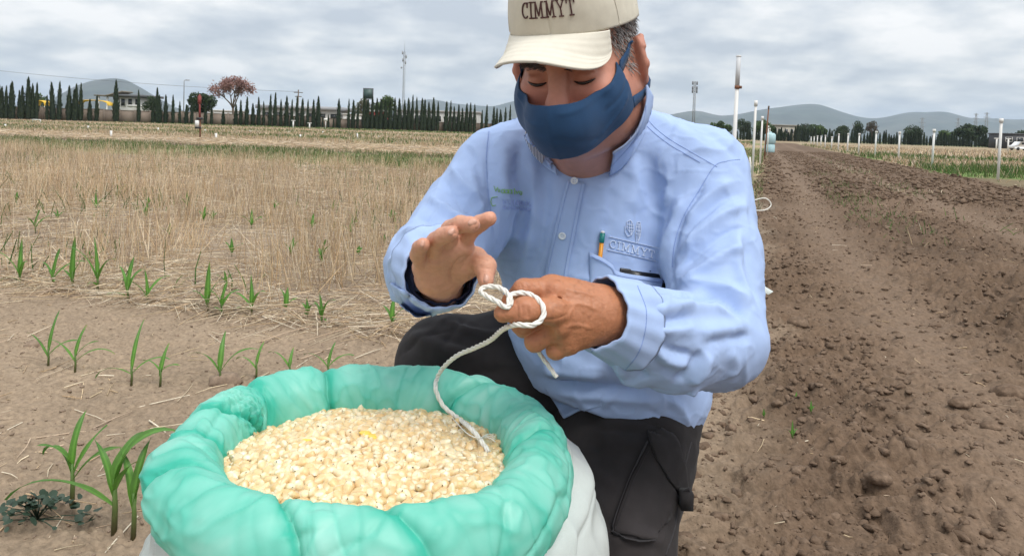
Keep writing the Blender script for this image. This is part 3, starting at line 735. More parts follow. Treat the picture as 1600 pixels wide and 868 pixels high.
def tree(name, px, D, x0, x1, top, kind, label, group, lobes=9, leaves=1100, bare=False):
    """rounded tree: trunk with limbs inside a crown of leaf clumps; x0, x1, top are its plate extents"""
    b = foot(px, D); hz = CY - F_PX*math.tan(PITCH) + (px-CX)*math.tan(ROLL)
    h = (hz-top)/F_PX*D + CAM_H; w = (x1-x0)/2/F_PX*D; cols = G_COL[kind]
    t = thing(name, label, 'tree', b, group)
    mb = MB(); tips = []
    mb.tube([(0, 0, -0.2), (0.02*h, 0, 0.2*h), (0, 0.01*h, 0.38*h)], [0.035*h, 0.028*h, 0.022*h], 8)
    for k in range(5): 
        a = k*1.256+rng.uniform(-.4, .4); limbs(mb, (0, 0.01*h, 0.36*h), (math.cos(a)*w/h*1.1, math.sin(a)*w/h*1.1, 1), 0.26*h, 0.016*h, 2 if bare else 1, tips, 0.5)
    mb.build('trunk', bark_mat, t)
    cz = h*0.56; ch = h*0.42; blobs = []
    for k in range(lobes):
        d = rng.normal(size=3); d /= np.linalg.norm(d); d[2] *= 0.8
        blobs.append((np.array([0, 0, cz])+d*np.array([w*0.66, w*0.66, ch*0.66]), min(w, ch)*rng.uniform(0.36, 0.55)))
    blobs.append((np.array([0, 0, cz]), min(w, ch)*0.8))
    if bare: C = np.concatenate([np.asarray(tips)[rng.integers(0, len(tips), leaves)]*[1, 1, 1]+rng.normal(0, w*0.115, (leaves, 3))])
    else: C = blob_points(blobs, int(leaves*1.7))
    C[:, 2] = np.clip(C[:, 2], 0.12*h, h)
    cl = 0.75+0.5*np.clip(0.5+fbm(C/(w*0.45), 2, int(px)), 0, 1)
    col = cols[rng.integers(0, 3, len(C))]*cl[:, None]*rng.uniform(0.85, 1.15, (len(C), 1))
    V, Fq, Cc = leaf_quads(C, w*(0.055 if bare else 0.085), col)
    link('crown', make_mesh('crown', V, Fq, leaf_mat, Cc), t)
    return t
tree('broadleaf_tree', 61, 150, 48, 75, 139, 'green', 'green rounded tree behind the wall between the leftmost cypresses', 'trees behind the wall')
tree('broadleaf_tree', 237, 150, 222, 252, 143, 'dark', 'small dark round tree just right of the grey-roofed house', 'trees behind the wall', leaves=900)
tree('broadleaf_tree', 315, 142, 293, 338, 135, 'dark', 'large dark round tree left of the red-tinged tree', 'trees behind the wall', lobes=12, leaves=2200)
tree('bare_tree', 363, 145, 334, 396, 120, 'red', 'reddish open-crowned tree with visible bare branches', 'trees behind the wall', leaves=3400, bare=True)
tree('broadleaf_tree', 566, 172, 549, 582, 144, 'olive', 'olive-brown tree beside the dark green billboard', 'trees behind the wall', leaves=1300)
tree('broadleaf_tree', 600, 172, 580, 619, 143, 'green', 'green round tree right of the dark green billboard', 'trees behind the wall', lobes=12, leaves=1900)
for X0, X1, Y, kind, lb in ((130, 250, 318, 'green', 'wide green tree behind the tall white post by the shoulder'), (262, 335, 303, 'dark', 'tall dark tree between the nearest white posts on the left'), (335, 455, 305, 'green', 'broad dark green tree behind the pale blue tank'),
                            (556, 632, 314, 'dark', 'dark tree right of the low beige building'), (596, 692, 330, 'green', 'broad low tree at the foot of the highest hill'), (722, 797, 334, 'dark', 'dark bushy tree between the hill gap and the broad low tree'),
                            (800, 862, 309, 'dark', 'tall dark pointed tree in the middle of the far right row'), (868, 926, 305, 'brown', 'brownish tree right of the tall dark pointed tree'), (1040, 1128, 323, 'dark', 'dark flat-topped tree under the second hill'),
                            (1196, 1272, 350, 'green', 'low green tree left of the widest dark tree at far right'), (1278, 1442, 327, 'dark', 'widest dark tree, left of the pair of pylons'), (1446, 1500, 362, 'green', 'low tree behind the nearest white post on the right'),
                            (1490, 1570, 370, 'dark', 'low dark tree at the right edge of the tree line'), (1560, 1640, 358, 'dark', 'dark tree cut by the right picture edge'), (60, 140, 345, 'dark', 'dark tree at the man\'s shoulder under the grey tower'), (455, 520, 372, 'dark', 'low dark shrub in front of the beige building')):
    a, b = Z7(X0, Y), Z7(X1, Y)
    tree('broadleaf_tree', (a[0]+b[0])/2, 246+rng.uniform(-3, 6), a[0], b[0], a[1], kind, lb, 'trees of the far right row', lobes=11, leaves=1300)

# ------------------------------------------------------------------ wall, buildings, masts
def plaster(nm, c, sc=0.6): return mat(nm, c, rough=0.9, var=0.12, scale=sc, bump=0.2, bscale=8)
wall_mat = plaster('weathered wall', (0.235, 0.185, 0.145), 0.4); pier_mat = plaster('wall pier', (0.20, 0.16, 0.125), 0.7)
white_wall = plaster('white wall', (0.62, 0.61, 0.58)); grey_roof = mat('grey roof', (0.12, 0.125, 0.135), rough=0.7, var=0.15, scale=0.5)
dark_glass = mat('dark window', (0.03, 0.035, 0.04), rough=0.2, var=0.1, scale=1)
wt = thing('perimeter_wall', 'long weathered brown wall behind the cypress row', 'wall', foot(-80, wall_D(-80)))
A0 = np.array(wt.location)
pts = [foot(p_, wall_D(p_)) for p_ in np.linspace(-80, 1010, 46)]
for i in range(45):
    a, b = pts[i]-A0, pts[i+1]-A0; dv = b-a; L = np.linalg.norm(dv); u = dv/L; Rm = np.array([[u[0], -u[1], 0], [u[1], u[0], 0], [0, 0, 1]])
    hh = 2.35+0.1*(i % 2)*(i % 3 == 0) - (0.0 if i < 24 else 0.25)
    m = MB().box((a+b)/2+[0, 0, hh/2-.1], (L/2-0.16, 0.10, hh/2+.1), Rm).box((a+b)/2+[0, 0, hh+0.03], (L/2-0.16, 0.13, 0.06), Rm)
    m.build('wall_panel', wall_mat, wt)
    MB().box(a+[0, 0, hh/2], (0.157, 0.14, hh/2+0.2), Rm).build('pier', pier_mat, wt)

def building(name, label, cat, px0, px1, D, ytop, depth, wm, rm, overhang=0.4, windows=0, roof_t=0.35, win_y=0.6):
    a, b = foot(px0, D), foot(px1, D); c = (a+b)/2; w = np.linalg.norm(b-a)/2; hz = CY-F_PX*math.tan(PITCH)+((px0+px1)/2-CX)*math.tan(ROLL)
    h = (hz-ytop)/F_PX*D+CAM_H
    t = thing(name, label, cat, (c[0], c[1]+depth/2, 0))
    MB().box((0, 0, (h-roof_t)/2), (w-overhang, depth/2-overhang, (h-roof_t)/2)).build('wall', wm, t)
    MB().box((0, 0, h-roof_t/2+0.003), (w, depth/2, roof_t/2)).box((0, 0, h-roof_t-0.06), (w-overhang*.6, depth/2-overhang*.6, 0.058)).build('roof', rm, t)
    for k in range(windows):
        x = -w+overhang+ (k+0.5)*2*(w-overhang)/windows; ww = (w-overhang)/windows*0.55
        f = MB().box((x, -depth/2+overhang-0.02, h*win_y), (ww, 0.05, h*0.13)).build('window', dark_glass, t)
        m = MB()
        for sx in (-1, 1): m.box((x+sx*(ww+.06), -depth/2+overhang-0.04, h*win_y), (0.06, 0.07, h*0.13+.1))
        for sz in (-1, 1): m.box((x, -depth/2+overhang-0.04, h*win_y+sz*(h*0.13+.05)), (ww-.003, 0.068, 0.05))
        m.build('window_frame', white_wall, f)
    return t, w, h
hb, w, h = building('house', 'white house with a dark flat grey roof behind the wall', 'house', 176, 223, 152, 147.5, 9, white_wall, grey_roof, 0.9, 3, 0.5, 0.72)
MB().box((-w-0.6, -1, h+0.10), (1.8, 2.2, 0.14), Matrix.Rotation(math.radians(-16), 3, 'Y')).box((-w-2.2, -1, h-0.35), (2.6, 2.0, 0.12)).build('roof_wing', mat('tan roof', (0.20, 0.17, 0.13), rough=.8, var=.2, scale=1), hb)
m = MB()
for x in (-w-4.0, -w-2.2, -w+0.2): m.box((x, -2.6, (h-0.5)/2), (0.14, 0.14, (h-0.5)/2))
m.build('column', white_wall, hb)
MB().box((2.2, -5.2, h*0.60), (1.7, 0.5, 0.22)).build('porch_roof', white_wall, hb)
yel = mat('yellow canvas', (0.70, 0.43, 0.035), rough=0.6, var=0.15, scale=0.8)
def awning(px, D, w, z, lb):
    b = foot(px, D); t = thing('awning', lb, 'awning', b)
    a = np.linspace(0, math.pi, 14); V = []; 
    for y in (-1.2, 1.2):
        V += [[w*math.cos(q), y, z-0.95+0.95*math.sin(q)**0.6] for q in a]
    V = np.array(V); k = len(a); Fq = np.array([[i, i+1, k+i+1, k+i] for i in range(k-1)])
    lower = V-[0, 0, 0.12]
    nv = len(V); rim = np.concatenate([[[i, i+nv, i+1+nv, i+1] for i in range(k-1)], [[k+i, k+i+1, k+i+1+nv, k+i+nv] for i in range(k-1)]])
    link('canopy', make_mesh('canopy', np.concatenate([V, lower]), np.concatenate([Fq, Fq[:, ::-1]+nv, rim]), yel), t)
    m = MB()
    for x in (-w*.92, w*.92):
        for y in (-1, 1): m.tube([(x, y, -.1), (x, y, z-0.93)], 0.06, 6)
    m.build('post', white_wall, t)
awning(148, 147, 3.1, 4.4, 'long yellow awning left of the grey-roofed house, above the wall')
awning(66, 147, 1.1, 4.0, 'small yellow awning behind the leftmost cypresses')
lb_, w, h = building('long_building', 'long low white building with a grey roof behind the cypresses', 'building', 398, 534, 168, 165.5, 12, white_wall, mat('pale roof', (0.33, 0.34, 0.36), rough=.6, var=.12, scale=.4), 0.8, 7, 0.8, 0.55)
building('shed', 'low white shed behind the wall right of the large round tree', 'shed', 322, 372, 166, 172, 6, white_wall, white_wall, 0.2, 0, 0.25)
building('shed', 'low white shed at the right end of the long building', 'shed', 534, 572, 166, 178, 6, white_wall, white_wall, 0.2, 0, 0.25)
building('kiosk', 'red kiosk behind the cypresses under the green round tree', 'kiosk', 570, 602, 168, 172, 5, mat('red paint', (0.45, 0.04, 0.04), rough=.6, var=.15, scale=.6), white_wall, 0.2, 3, 0.3)
building('warehouse', 'long pale grey warehouse behind the close cypress row', 'building', 612, 750, 190, 172.5, 14, plaster('pale wall', (0.42, 0.42, 0.40)), plaster('pale roof edge', (0.36, 0.36, 0.36)), 0.3, 5, 0.4)
t = thing('billboard', 'dark green billboard on a pole between two trees', 'billboard', foot(574, 178))
MB().box((0, 0, 8.6), (1.05, 0.25, 1.15)).build('panel', mat('green panel', (0.06, 0.10, 0.09), rough=.5, var=.2, scale=.9), t)
m = MB().box((-1.13, 0, 8.6), (0.077, 0.30, 1.2)).box((1.13, 0, 8.6), (0.077, 0.30, 1.2)).box((0, 0, 9.87), (1.2, 0.30, 0.07)).box((0, 0, 7.33), (1.2, 0.30, 0.07)); m.build('frame', grey_roof, t)
MB().tube([(0, 0, 0), (0, 0, 7.2)], 0.22, 10).build('pole', grey_roof, t)
building('beige_building', 'low beige building left of the dark trees at the vanishing end of the tilled strip', 'building', 1206, 1252, 262, 195, 10, plaster('beige wall', (0.36, 0.33, 0.27)), plaster('beige roof', (0.30, 0.28, 0.24)), 0.3, 5, 0.4)
building('dark_shed', 'dark open shed at the right edge before the tree line', 'shed', 1568, 1640, 215, 209, 7, mat('dark shed', (0.045, 0.045, 0.05), rough=.6, var=.2, scale=.5), mat('shed roof', (0.07, 0.07, 0.075), rough=.5, var=.2, scale=.5), 0.2, 4, 0.3)

steel = mat('galvanised steel', (0.30, 0.31, 0.32), rough=0.5, var=0.15, scale=3, metal=0.3)
def lattice(name, label, px, D, ytop, w0, w1, legs=3, r=0.05, rings=16, arms=()):
    b = foot(px, D); hz = CY-F_PX*math.tan(PITCH)+(px-CX)*math.tan(ROLL); h = (hz-ytop)/F_PX*D+CAM_H
    t = thing(name, label, 'tower', b); A = np.arange(legs)*2*math.pi/legs+0.5
    at = lambda k, z: np.array([math.cos(A[k % legs])*(w0+(w1-w0)*z/h), math.sin(A[k % legs])*(w0+(w1-w0)*z/h), z])
    m = MB()
    for k in range(legs): m.tube([at(k, 0), at(k, h)], r, 5)
    m.build('leg', steel, t)
    m = MB(); zs = np.linspace(0, h, rings+1)
    for i in range(rings):
        for k in range(legs):
            m.tube([at(k, zs[i]), at(k+1, zs[i+1])], r*.7, 4, cap=False); m.tube([at(k, zs[i+1]), at(k+1, zs[i+1])], r*.7, 4, cap=False)
    m.build('bracing', steel, t)
    return t, h
t, h = lattice('radio_mast', 'thin lattice radio mast with antennas, left of the man', 629, 300, 82, 0.55, 0.45, 3, 0.06, 22)
m = MB()
for z, x in ((h-0.3, -.8), (h-1.8, .7), (h-3.2, -.6), (h-4.2, .5), (h-6.3, -1.1)): m.box((x, 0, z), (0.22, 0.2, 0.65 if z > h-5 else 0.35)).tube([(0, 0, z), (x, 0, z)], 0.06, 5)
m.build('antenna', steel, t); MB().tube([(0, 0, h), (0, 0, h+4.6)], [0.07, 0.03], 5).build('whip', steel, t)
t, h = lattice('radio_tower', 'sturdy grey radio tower above the man\'s shoulder on the right', 1083, 310, 128, 0.75, 0.5, 4, 0.11, 14)
m = MB()
for z in (h-0.6, h-2.6, h-4.0):
    for x in (-0.9, 0.9): m.box((x, 0, z), (0.25, 0.25, 0.7))
    m.tube([(-0.9, 0, z), (0.9, 0, z)], 0.07, 5)
m.build('antenna', mat('antenna grey', (0.16, 0.16, 0.17), rough=.6, var=.1, scale=1), t)
for X, Y, lb in ((1375, 288, 'left one of the pair of steel pylons at the right edge'), (1424, 284, 'right one of the pair of steel pylons at the right edge'), (1293, 310, 'small steel pylon above the widest dark tree'), (1127, 308, 'thin distant pylon above the flat-topped tree')):
    px, py = Z7(X, Y); t, h = lattice('power_pylon', lb, px, 760, py, 2.6, 0.7, 4, 0.16, 9)
    m = MB()
    for z, L in ((h-1, 2.6), (h-5, 3.4), (h-9, 2.8)): m.box((0, 0, z), (L, 0.25, 0.2)); 
    m.build('cross_arm', steel, t)
t = thing('street_lamp', 'tall street lamp left of the large dark round tree', 'street lamp', foot(286.5, 160))
MB().tube([(0, 0, 0), (0, 0, 9.2), (0.1, 0, 9.5)], [0.12, 0.08, 0.07], 8).build('pole', steel, t)
MB().tube([(0, 0, 9.45), (0.5, 0, 9.6), (0.9, 0, 9.6)], 0.05, 6).box((0.75, 0, 9.58), (0.4, 0.15, 0.09)).build('lamp_head', steel, t)
t = thing('utility_pole', 'utility pole with a cross arm behind the long white building', 'pole', foot(465, 185)); 
MB().tube([(0, 0, 0), (0, 0, 9.4)], 0.14, 7).build('pole', bark_mat, t); MB().box((0, 0, 8.7), (1.1, 0.09, 0.09)).box((0, 0, 7.7), (0.8, 0.09, 0.09)).build('cross_arm', bark_mat, t)
t = thing('utility_pole', 'utility pole standing at the left edge behind the cypresses', 'pole', foot(-30, 185)); 
MB().tube([(0, 0, 0), (0, 0, 12.5)], 0.14, 7).build('pole', bark_mat, t); MB().box((0, 0, 12), (1.1, 0.09, 0.09)).build('cross_arm', bark_mat, t)
a = foot(-30, 185)+[0, 0, 12.2]; b = foot(465, 185)+[0, 0, 8.9]; q = np.linspace(0, 1, 30)[:, None]; c = a*(1-q)+b*q; c[:, 2] -= 3.0*(q*(1-q))[:, 0]
tag(MB().tube(c, 0.035, 4).build('power_line', grey_roof), 'thin power line sagging across the sky at left', 'cable')
hill_top = P(181, 122.5, 5200); t = thing('hilltop_mast', 'tiny mast on the summit of the left hill', 'mast', hill_top-[0, 0, 6])
MB().tube([(0, 0, 0), (0, 0, 30)], [0.9, 0.5], 5).build('pole', steel, t)

# ------------------------------------------------------------------ posts and stakes in the field
post_white = mat('white pvc', (0.74, 0.74, 0.72), rough=0.45, var=0.08, scale=5, hue=(0.66, 0.64, 0.60))
rust = mat('rust', (0.20, 0.09, 0.05), rough=0.85, var=0.3, scale=20)
def white_post(px, D, top_y, label, group, r=0.024, lean=0.0, big=False):
    b = foot(px, D); b[2] = ground_z(b[0], b[1]) if D < 60 else 0; hz = CY-F_PX*math.tan(PITCH)+(px-CX)*math.tan(ROLL)
    h = (hz-top_y)/F_PX*D+CAM_H
    t = thing('field_post', label, 'post', b, group, rot=(0, lean, 0))
    MB().tube([(0, 0, -0.15), (0, 0, h*0.5), (0, 0, h-(0.27 if big else 0.12))], r, 10).build('pipe', post_white, t)
    if big:
        MB().tube([(0, 0, h-0.268), (0, 0, h-0.01)], r*1.18, 14).build('sleeve', mat('grey pvc', (0.55, 0.56, 0.57), rough=.5, var=.08, scale=9), t)
        MB().tube([(0, 0, h-0.01), (0, 0, h)], r*1.3, 14).build('cap', post_white, t)
        MB().tube([(0, 0, h-0.29), (0, 0, h-0.262)], r*1.32, 14).box((r*1.5, -.006, h-0.276), (0.012, 0.012, 0.012)).build('clamp', rust, t)
    else:
        MB().tube([(0, 0, h-0.118), (0, 0, h)], r*1.45, 10).build('cap', post_white, t)
    return t
white_post(1146, 6.5, 88, 'nearest and thickest white post, rising beside the man\'s shoulder', 'white posts left of the tilled strip', 0.0165, 0.012, True)
white_post(1178, 15.7, 157, 'second white post from the shoulder on the left side of the tilled strip', 'white posts left of the tilled strip', 0.025, 0.01)
white_post(1189.5, 25, 181, 'third white post, just left of the brown leaning pole', 'white posts left of the tilled strip', 0.03, 0.012)
for k, (px, D, ty) in enumerate(((1200.5, 42, 197), (1203, 52, 200))):
    white_post(px, D, ty, ['thin far white post left of the pale blue tank', 'thin farthest white post behind the pale blue tank'][k], 'white posts left of the tilled strip', 0.03)
ws = thing('field_stake', 'short leaning white stake at the foot of the second white post', 'stake', foot(1177, 19)); MB().tube([(0, 0, -.1), (-.06, 0, 0.45)], 0.02, 8).build('stake_body', post_white, ws)
b = foot(1196, 32); t = thing('leaning_pole', 'thin dark brown pole leaning slightly right beside the white posts', 'pole', b)
MB().tube([(0, 0, -.1), (0.05, 0, 1.1), (0.10, 0, 2.32)], [0.035, 0.032, 0.028], 8).build('pole', rust, t); MB().tube([(0.095, 0, 2.2), (0.101, 0, 2.335)], 0.038, 8).build('collar', bark_mat, t)
t = thing('water_tank', 'pale blue tank stacked at the far end of the left posts', 'tank', foot(1203.5, 48))
blue = mat('pale blue plastic', (0.38, 0.55, 0.58), rough=.5, var=.1, scale=3)
MB().lathe((0, 0, 0), [(0.02, 0), (0.30, 0.01), (0.33, 0.1), (0.33, 0.5), (0.26, 0.56)], 16).build('lower_barrel', blue, t); MB().lathe((0.02, 0, 0.55), [(0.24, 0), (0.34, 0.08), (0.34, 0.62), (0.24, 0.72), (0.08, 0.74), (0.08, 0.82), (0.01, 0.82)], 16).build('upper_barrel', blue, t)
RP = [(1491, 310, 595), (1182, 360, 545), (1025, 372, 508), (915, 370, 493), (838, 380, 475), (786, 380, 473), (744, 382, 462), (712, 395, 462), (682, 388, 447), (662, 392, 446), (645, 390, 444), (630, 394, 442), (616, 396, 440)]
RL = ['nearest white post of the right row, close to the right edge', 'second nearest white post of the right row', 'third white post of the right row, under the second hill', 'fourth white post of the right row']
for k, (X, Yt, Yb) in enumerate(RP):
    px, ty = Z7(X, Yt); _, by = Z7(X, Yb); hz = CY-F_PX*math.tan(PITCH)+(px-CX)*math.tan(ROLL); D = CAM_H*F_PX/(by-hz) if k < 4 else (20.6, 27.8, 39, 43.5, 50.5, 56.5, 63, 70, 79, 88, 97, 107, 117)[k]
    white_post(px, D, ty, RL[k] if k < 4 else ordn[k]+' white post of the right row, counted from the nearest', 'white posts right of the tilled strip', 0.028+0.0004*D, rng.normal(0.006, 0.006))
def stake(px, ty, by, label, w=0.05, lean=0.0):
    hz = CY-F_PX*math.tan(PITCH)+(px-CX)*math.tan(ROLL); D = CAM_H*F_PX/(by-hz); b = foot(px, D); h = (by-ty)/F_PX*D
    t = thing('field_stake', label, 'stake', b, 'white stakes in the left field', rot=(0, lean, rng.uniform(-.3, .3)))
    MB().box((0, 0, h/2-.05), (w, 0.012, h/2+.05)).build('stake_body', post_white, t)
for px, ty, by, lb, w, ln in ((174, 204, 215.5, 'largest white stake, standing before the brown soil patch at left', .055, -.06), (338, 208, 218.5, 'white stake just right of the instrument post', .055, -.05), (138, 196.5, 202.5, 'small white stake between the white frame and the largest stake', .09, -.1), (247, 199.5, 205.5, 'small white stake left of the instrument post', .07, 0),
                              (8, 194, 200, 'small white stake at the left edge of the field', .08, 0), (320.5, 202, 206, 'tiny white stake behind the instrument post', .08, 0), (391, 203.5, 206.5, 'tiny white stake right of the instrument post in the far field', .1, 0), (470, 210, 216.5, 'leaning white stake left of centre under the long building', .06, -.12), (559, 208.5, 217, 'white stake in the far field left of the man', .05, -.08),
                              (451, 205, 208, 'tiny white stake under the long building', .1, 0), (504.5, 205, 209.5, 'tiny white stake near the white notice board', .06, 0), (592, 212, 216, 'low pale stake closest to the man\'s sleeve', .06, .05), (280, 215.5, 219.5, 'short pale stake left of the green base slab', .05, -.1)):
    stake(px, ty, by, lb, w, ln)
for px, ty, by, lb in ((458, 189, 201.5, 'white tee-topped post before the cypresses'), (483.5, 193, 202, 'second white tee-topped post, right of the taller one')):
    hz = CY-F_PX*math.tan(PITCH)+(px-CX)*math.tan(ROLL); D = 120; b = foot(px, D); h = (hz-ty)/F_PX*D+CAM_H
    t = thing('tee_post', lb, 'post', b); MB().box((0, 0, h/2), (0.10, 0.05, h/2)).build('upright', post_white, t); MB().box((0, 0, h+.06), (0.34, 0.06, 0.06)).build('top_bar', post_white, t)
for X, Yt, lb in ((1476, 406, 'white tee-topped post left of the dark shed'), (1530, 408, 'white tee-topped post right beside the dark shed')):
    px, ty = Z7(X, Yt); hz = CY-F_PX*math.tan(PITCH)+(px-CX)*math.tan(ROLL); D = 120; b = foot(px, D); h = (hz-ty)/F_PX*D+CAM_H
    t = thing('tee_post', lb, 'post', b); MB().box((0, 0, h/2), (0.11, 0.05, h/2)).build('upright', post_white, t); MB().box((0, 0, h+.07), (0.42, 0.06, 0.07)).build('top_bar', post_white, t)
t = thing('notice_board', 'small white notice board on a post in the far field', 'sign', foot(508.5, 118)); MB().box((0, 0, 1.75), (0.28, 0.03, 0.22)).build('board', post_white, t); MB().box((0, 0.04, 0.9), (0.05, 0.02, 0.9)).build('upright', post_white, t)
t = thing('white_frame', 'low white pipe frame standing in the grass at far left', 'frame', foot(57, 92))
m = MB(); m.tube([(-.48, 0, 0), (-.48, 0, .42), (.48, 0, .42), (.48, 0, 0)], 0.06, 8); m.build('hoop', post_white, t); MB().box((0, 0, .45), (.42, .25, .05)).build('top_slab', post_white, t)
t = thing('instrument_post', 'red topped instrument post with a white box, standing in the left field', 'post', foot(312, 37.5))
MB().tube([(0.03, 0, -.05), (0.02, 0, 0.5), (0, 0, 0.95)], [0.05, 0.045, 0.045], 8).build('lower_pole', rust, t)
MB().tube([(0, 0, 0.95), (-.03, 0, 2.28)], [0.055, 0.04], 8).box((-.03, 0, 2.0), (0.075, 0.05, 0.20)).build('red_mast', mat('red oxide', (0.24, 0.055, 0.05), rough=.7, var=.2, scale=6), t)
MB().box((-.09, -.10, 0.80), (0.085, 0.07, 0.16)).build('white_box', post_white, t)
MB().box((0.0, -.02, 1.05), (0.13, 0.10, 0.06)).box((-.05, -.07, .59), (.12, .1, .05)).build('black_box', mat('black box', (0.02, 0.02, 0.022), rough=.5, var=.1, scale=5), t)
MB().box((-.18, 0, 0.02), (0.48, 0.30, 0.06)).build('base_slab', mat('green slab', (0.03, 0.075, 0.06), rough=.7, var=.2, scale=4), t)
t = thing('parked_van', 'white vehicle half hidden at the right edge of the field', 'vehicle', foot(1597, 150), rot=(0, 0, 0.12))
V = []; prof = [(-2.2, 0.35), (-2.25, 0.9), (-1.5, 1.05), (-0.8, 1.75), (2.1, 1.8), (2.25, 0.9), (2.2, 0.35)]
for y in (-0.85, 0.85): V += [[a, y, b] for a, b in prof]
V = np.array(V); k = len(prof)
Fs = np.array([[i, (i+1) % k, k+(i+1) % k, k+i] for i in range(k)]); caps = [[0, 1, 2, 6], [2, 3, 4, 6], [4, 5, 6, 6]]
Ft = np.array([[0, 1, 2], [0, 2, 6], [2, 3, 6], [3, 4, 6], [4, 5, 6]]); link('van_body', make_mesh('van_body', V, [Fs, np.concatenate([Ft, Ft[:, ::-1]+k])], mat('white paint', (0.75, 0.75, 0.75), rough=.3, var=.05, scale=2)), t)
MB().box((0.6, 0, 1.40), (1.3, 0.862, 0.2)).build('window', dark_glass, t)
for x in (-1.4, 1.4):
    for y in (-.8, .8): MB().tube([(x, y-.1, .32), (x, y+.1, .32)], 0.32, 14).build('wheel', mat('tyre', (0.02, 0.02, 0.02), rough=.8, var=.1, scale=9), t)
# ------------------------------------------------------------------ the open sack of maize
SX, SY, SZ = -0.178, 0.970, 0.512
RXY = np.array([0.223, 0.194])
def plastic():
    m = bpy.data.materials.new('teal plastic film'); m.use_nodes = True; N, L = m.node_tree.nodes, m.node_tree.links; b = N['Principled BSDF']
    co = N.new('ShaderNodeTexCoord')
    n1 = N.new('ShaderNodeTexNoise'); n1.inputs['Scale'].default_value = 5; n1.inputs['Detail'].default_value = 4; n1.inputs['Distortion'].default_value = 1.6; L.new(co.outputs['Object'], n1.inputs[0])
    at = N.new('ShaderNodeAttribute'); at.attribute_name = 'Col'      # number of film layers lying on each other
    ad = N.new('ShaderNodeMath'); ad.operation = 'MULTIPLY_ADD'; ad.inputs[1].default_value = 0.72; L.new(n1.outputs[0], ad.inputs[0]); L.new(at.outputs[0], ad.inputs[2])
    r = N.new('ShaderNodeValToRGB'); L.new(ad.outputs[0], r.inputs[0])
    r.color_ramp.elements[0].position = 0.30; r.color_ramp.elements[0].color = (0.50, 0.85, 0.75, 1)
    r.color_ramp.elements[1].position = 0.92; r.color_ramp.elements[1].color = (0.07, 0.57, 0.43, 1)
    e = r.color_ramp.elements.new(0.54); e.color = (0.28, 0.75, 0.62, 1)
    L.new(r.outputs[0], b.inputs['Base Color']); b.inputs['Roughness'].default_value = 0.45; b.inputs['Specular IOR Level'].default_value = 0.5
    n3 = N.new('ShaderNodeTexNoise'); n3.noise_type = 'RIDGED_MULTIFRACTAL'; n3.inputs['Scale'].default_value = 11; n3.inputs['Detail'].default_value = 3; n3.inputs['Distortion'].default_value = 1.2; L.new(co.outputs['Object'], n3.inputs[0])
    bp = N.new('ShaderNodeBump'); bp.inputs['Strength'].default_value = 0.32; bp.inputs['Distance'].default_value = 0.008; L.new(n3.outputs[0], bp.inputs['Height']); L.new(bp.outputs[0], b.inputs['Normal'])
    tr = N.new('ShaderNodeBsdfTranslucent'); L.new(r.outputs[0], tr.inputs[0]); L.new(bp.outputs[0], tr.inputs[1])
    ms = N.new('ShaderNodeMixShader'); ms.inputs[0].default_value = 0.36; L.new(b.outputs[0], ms.inputs[1]); L.new(tr.outputs[0], ms.inputs[2]); L.new(ms.outputs[0], N['Material Output'].inputs[0])
    return m
sack = thing('grain_sack', 'open white woven sack with its teal plastic liner rolled over the rim, full of maize', 'sack', (SX, SY, 0))
def ringnoise(th, f, z, oct_, seed):
    return fbm(np.stack([np.cos(th)*f, np.sin(th)*f, z], 1), oct_, seed)
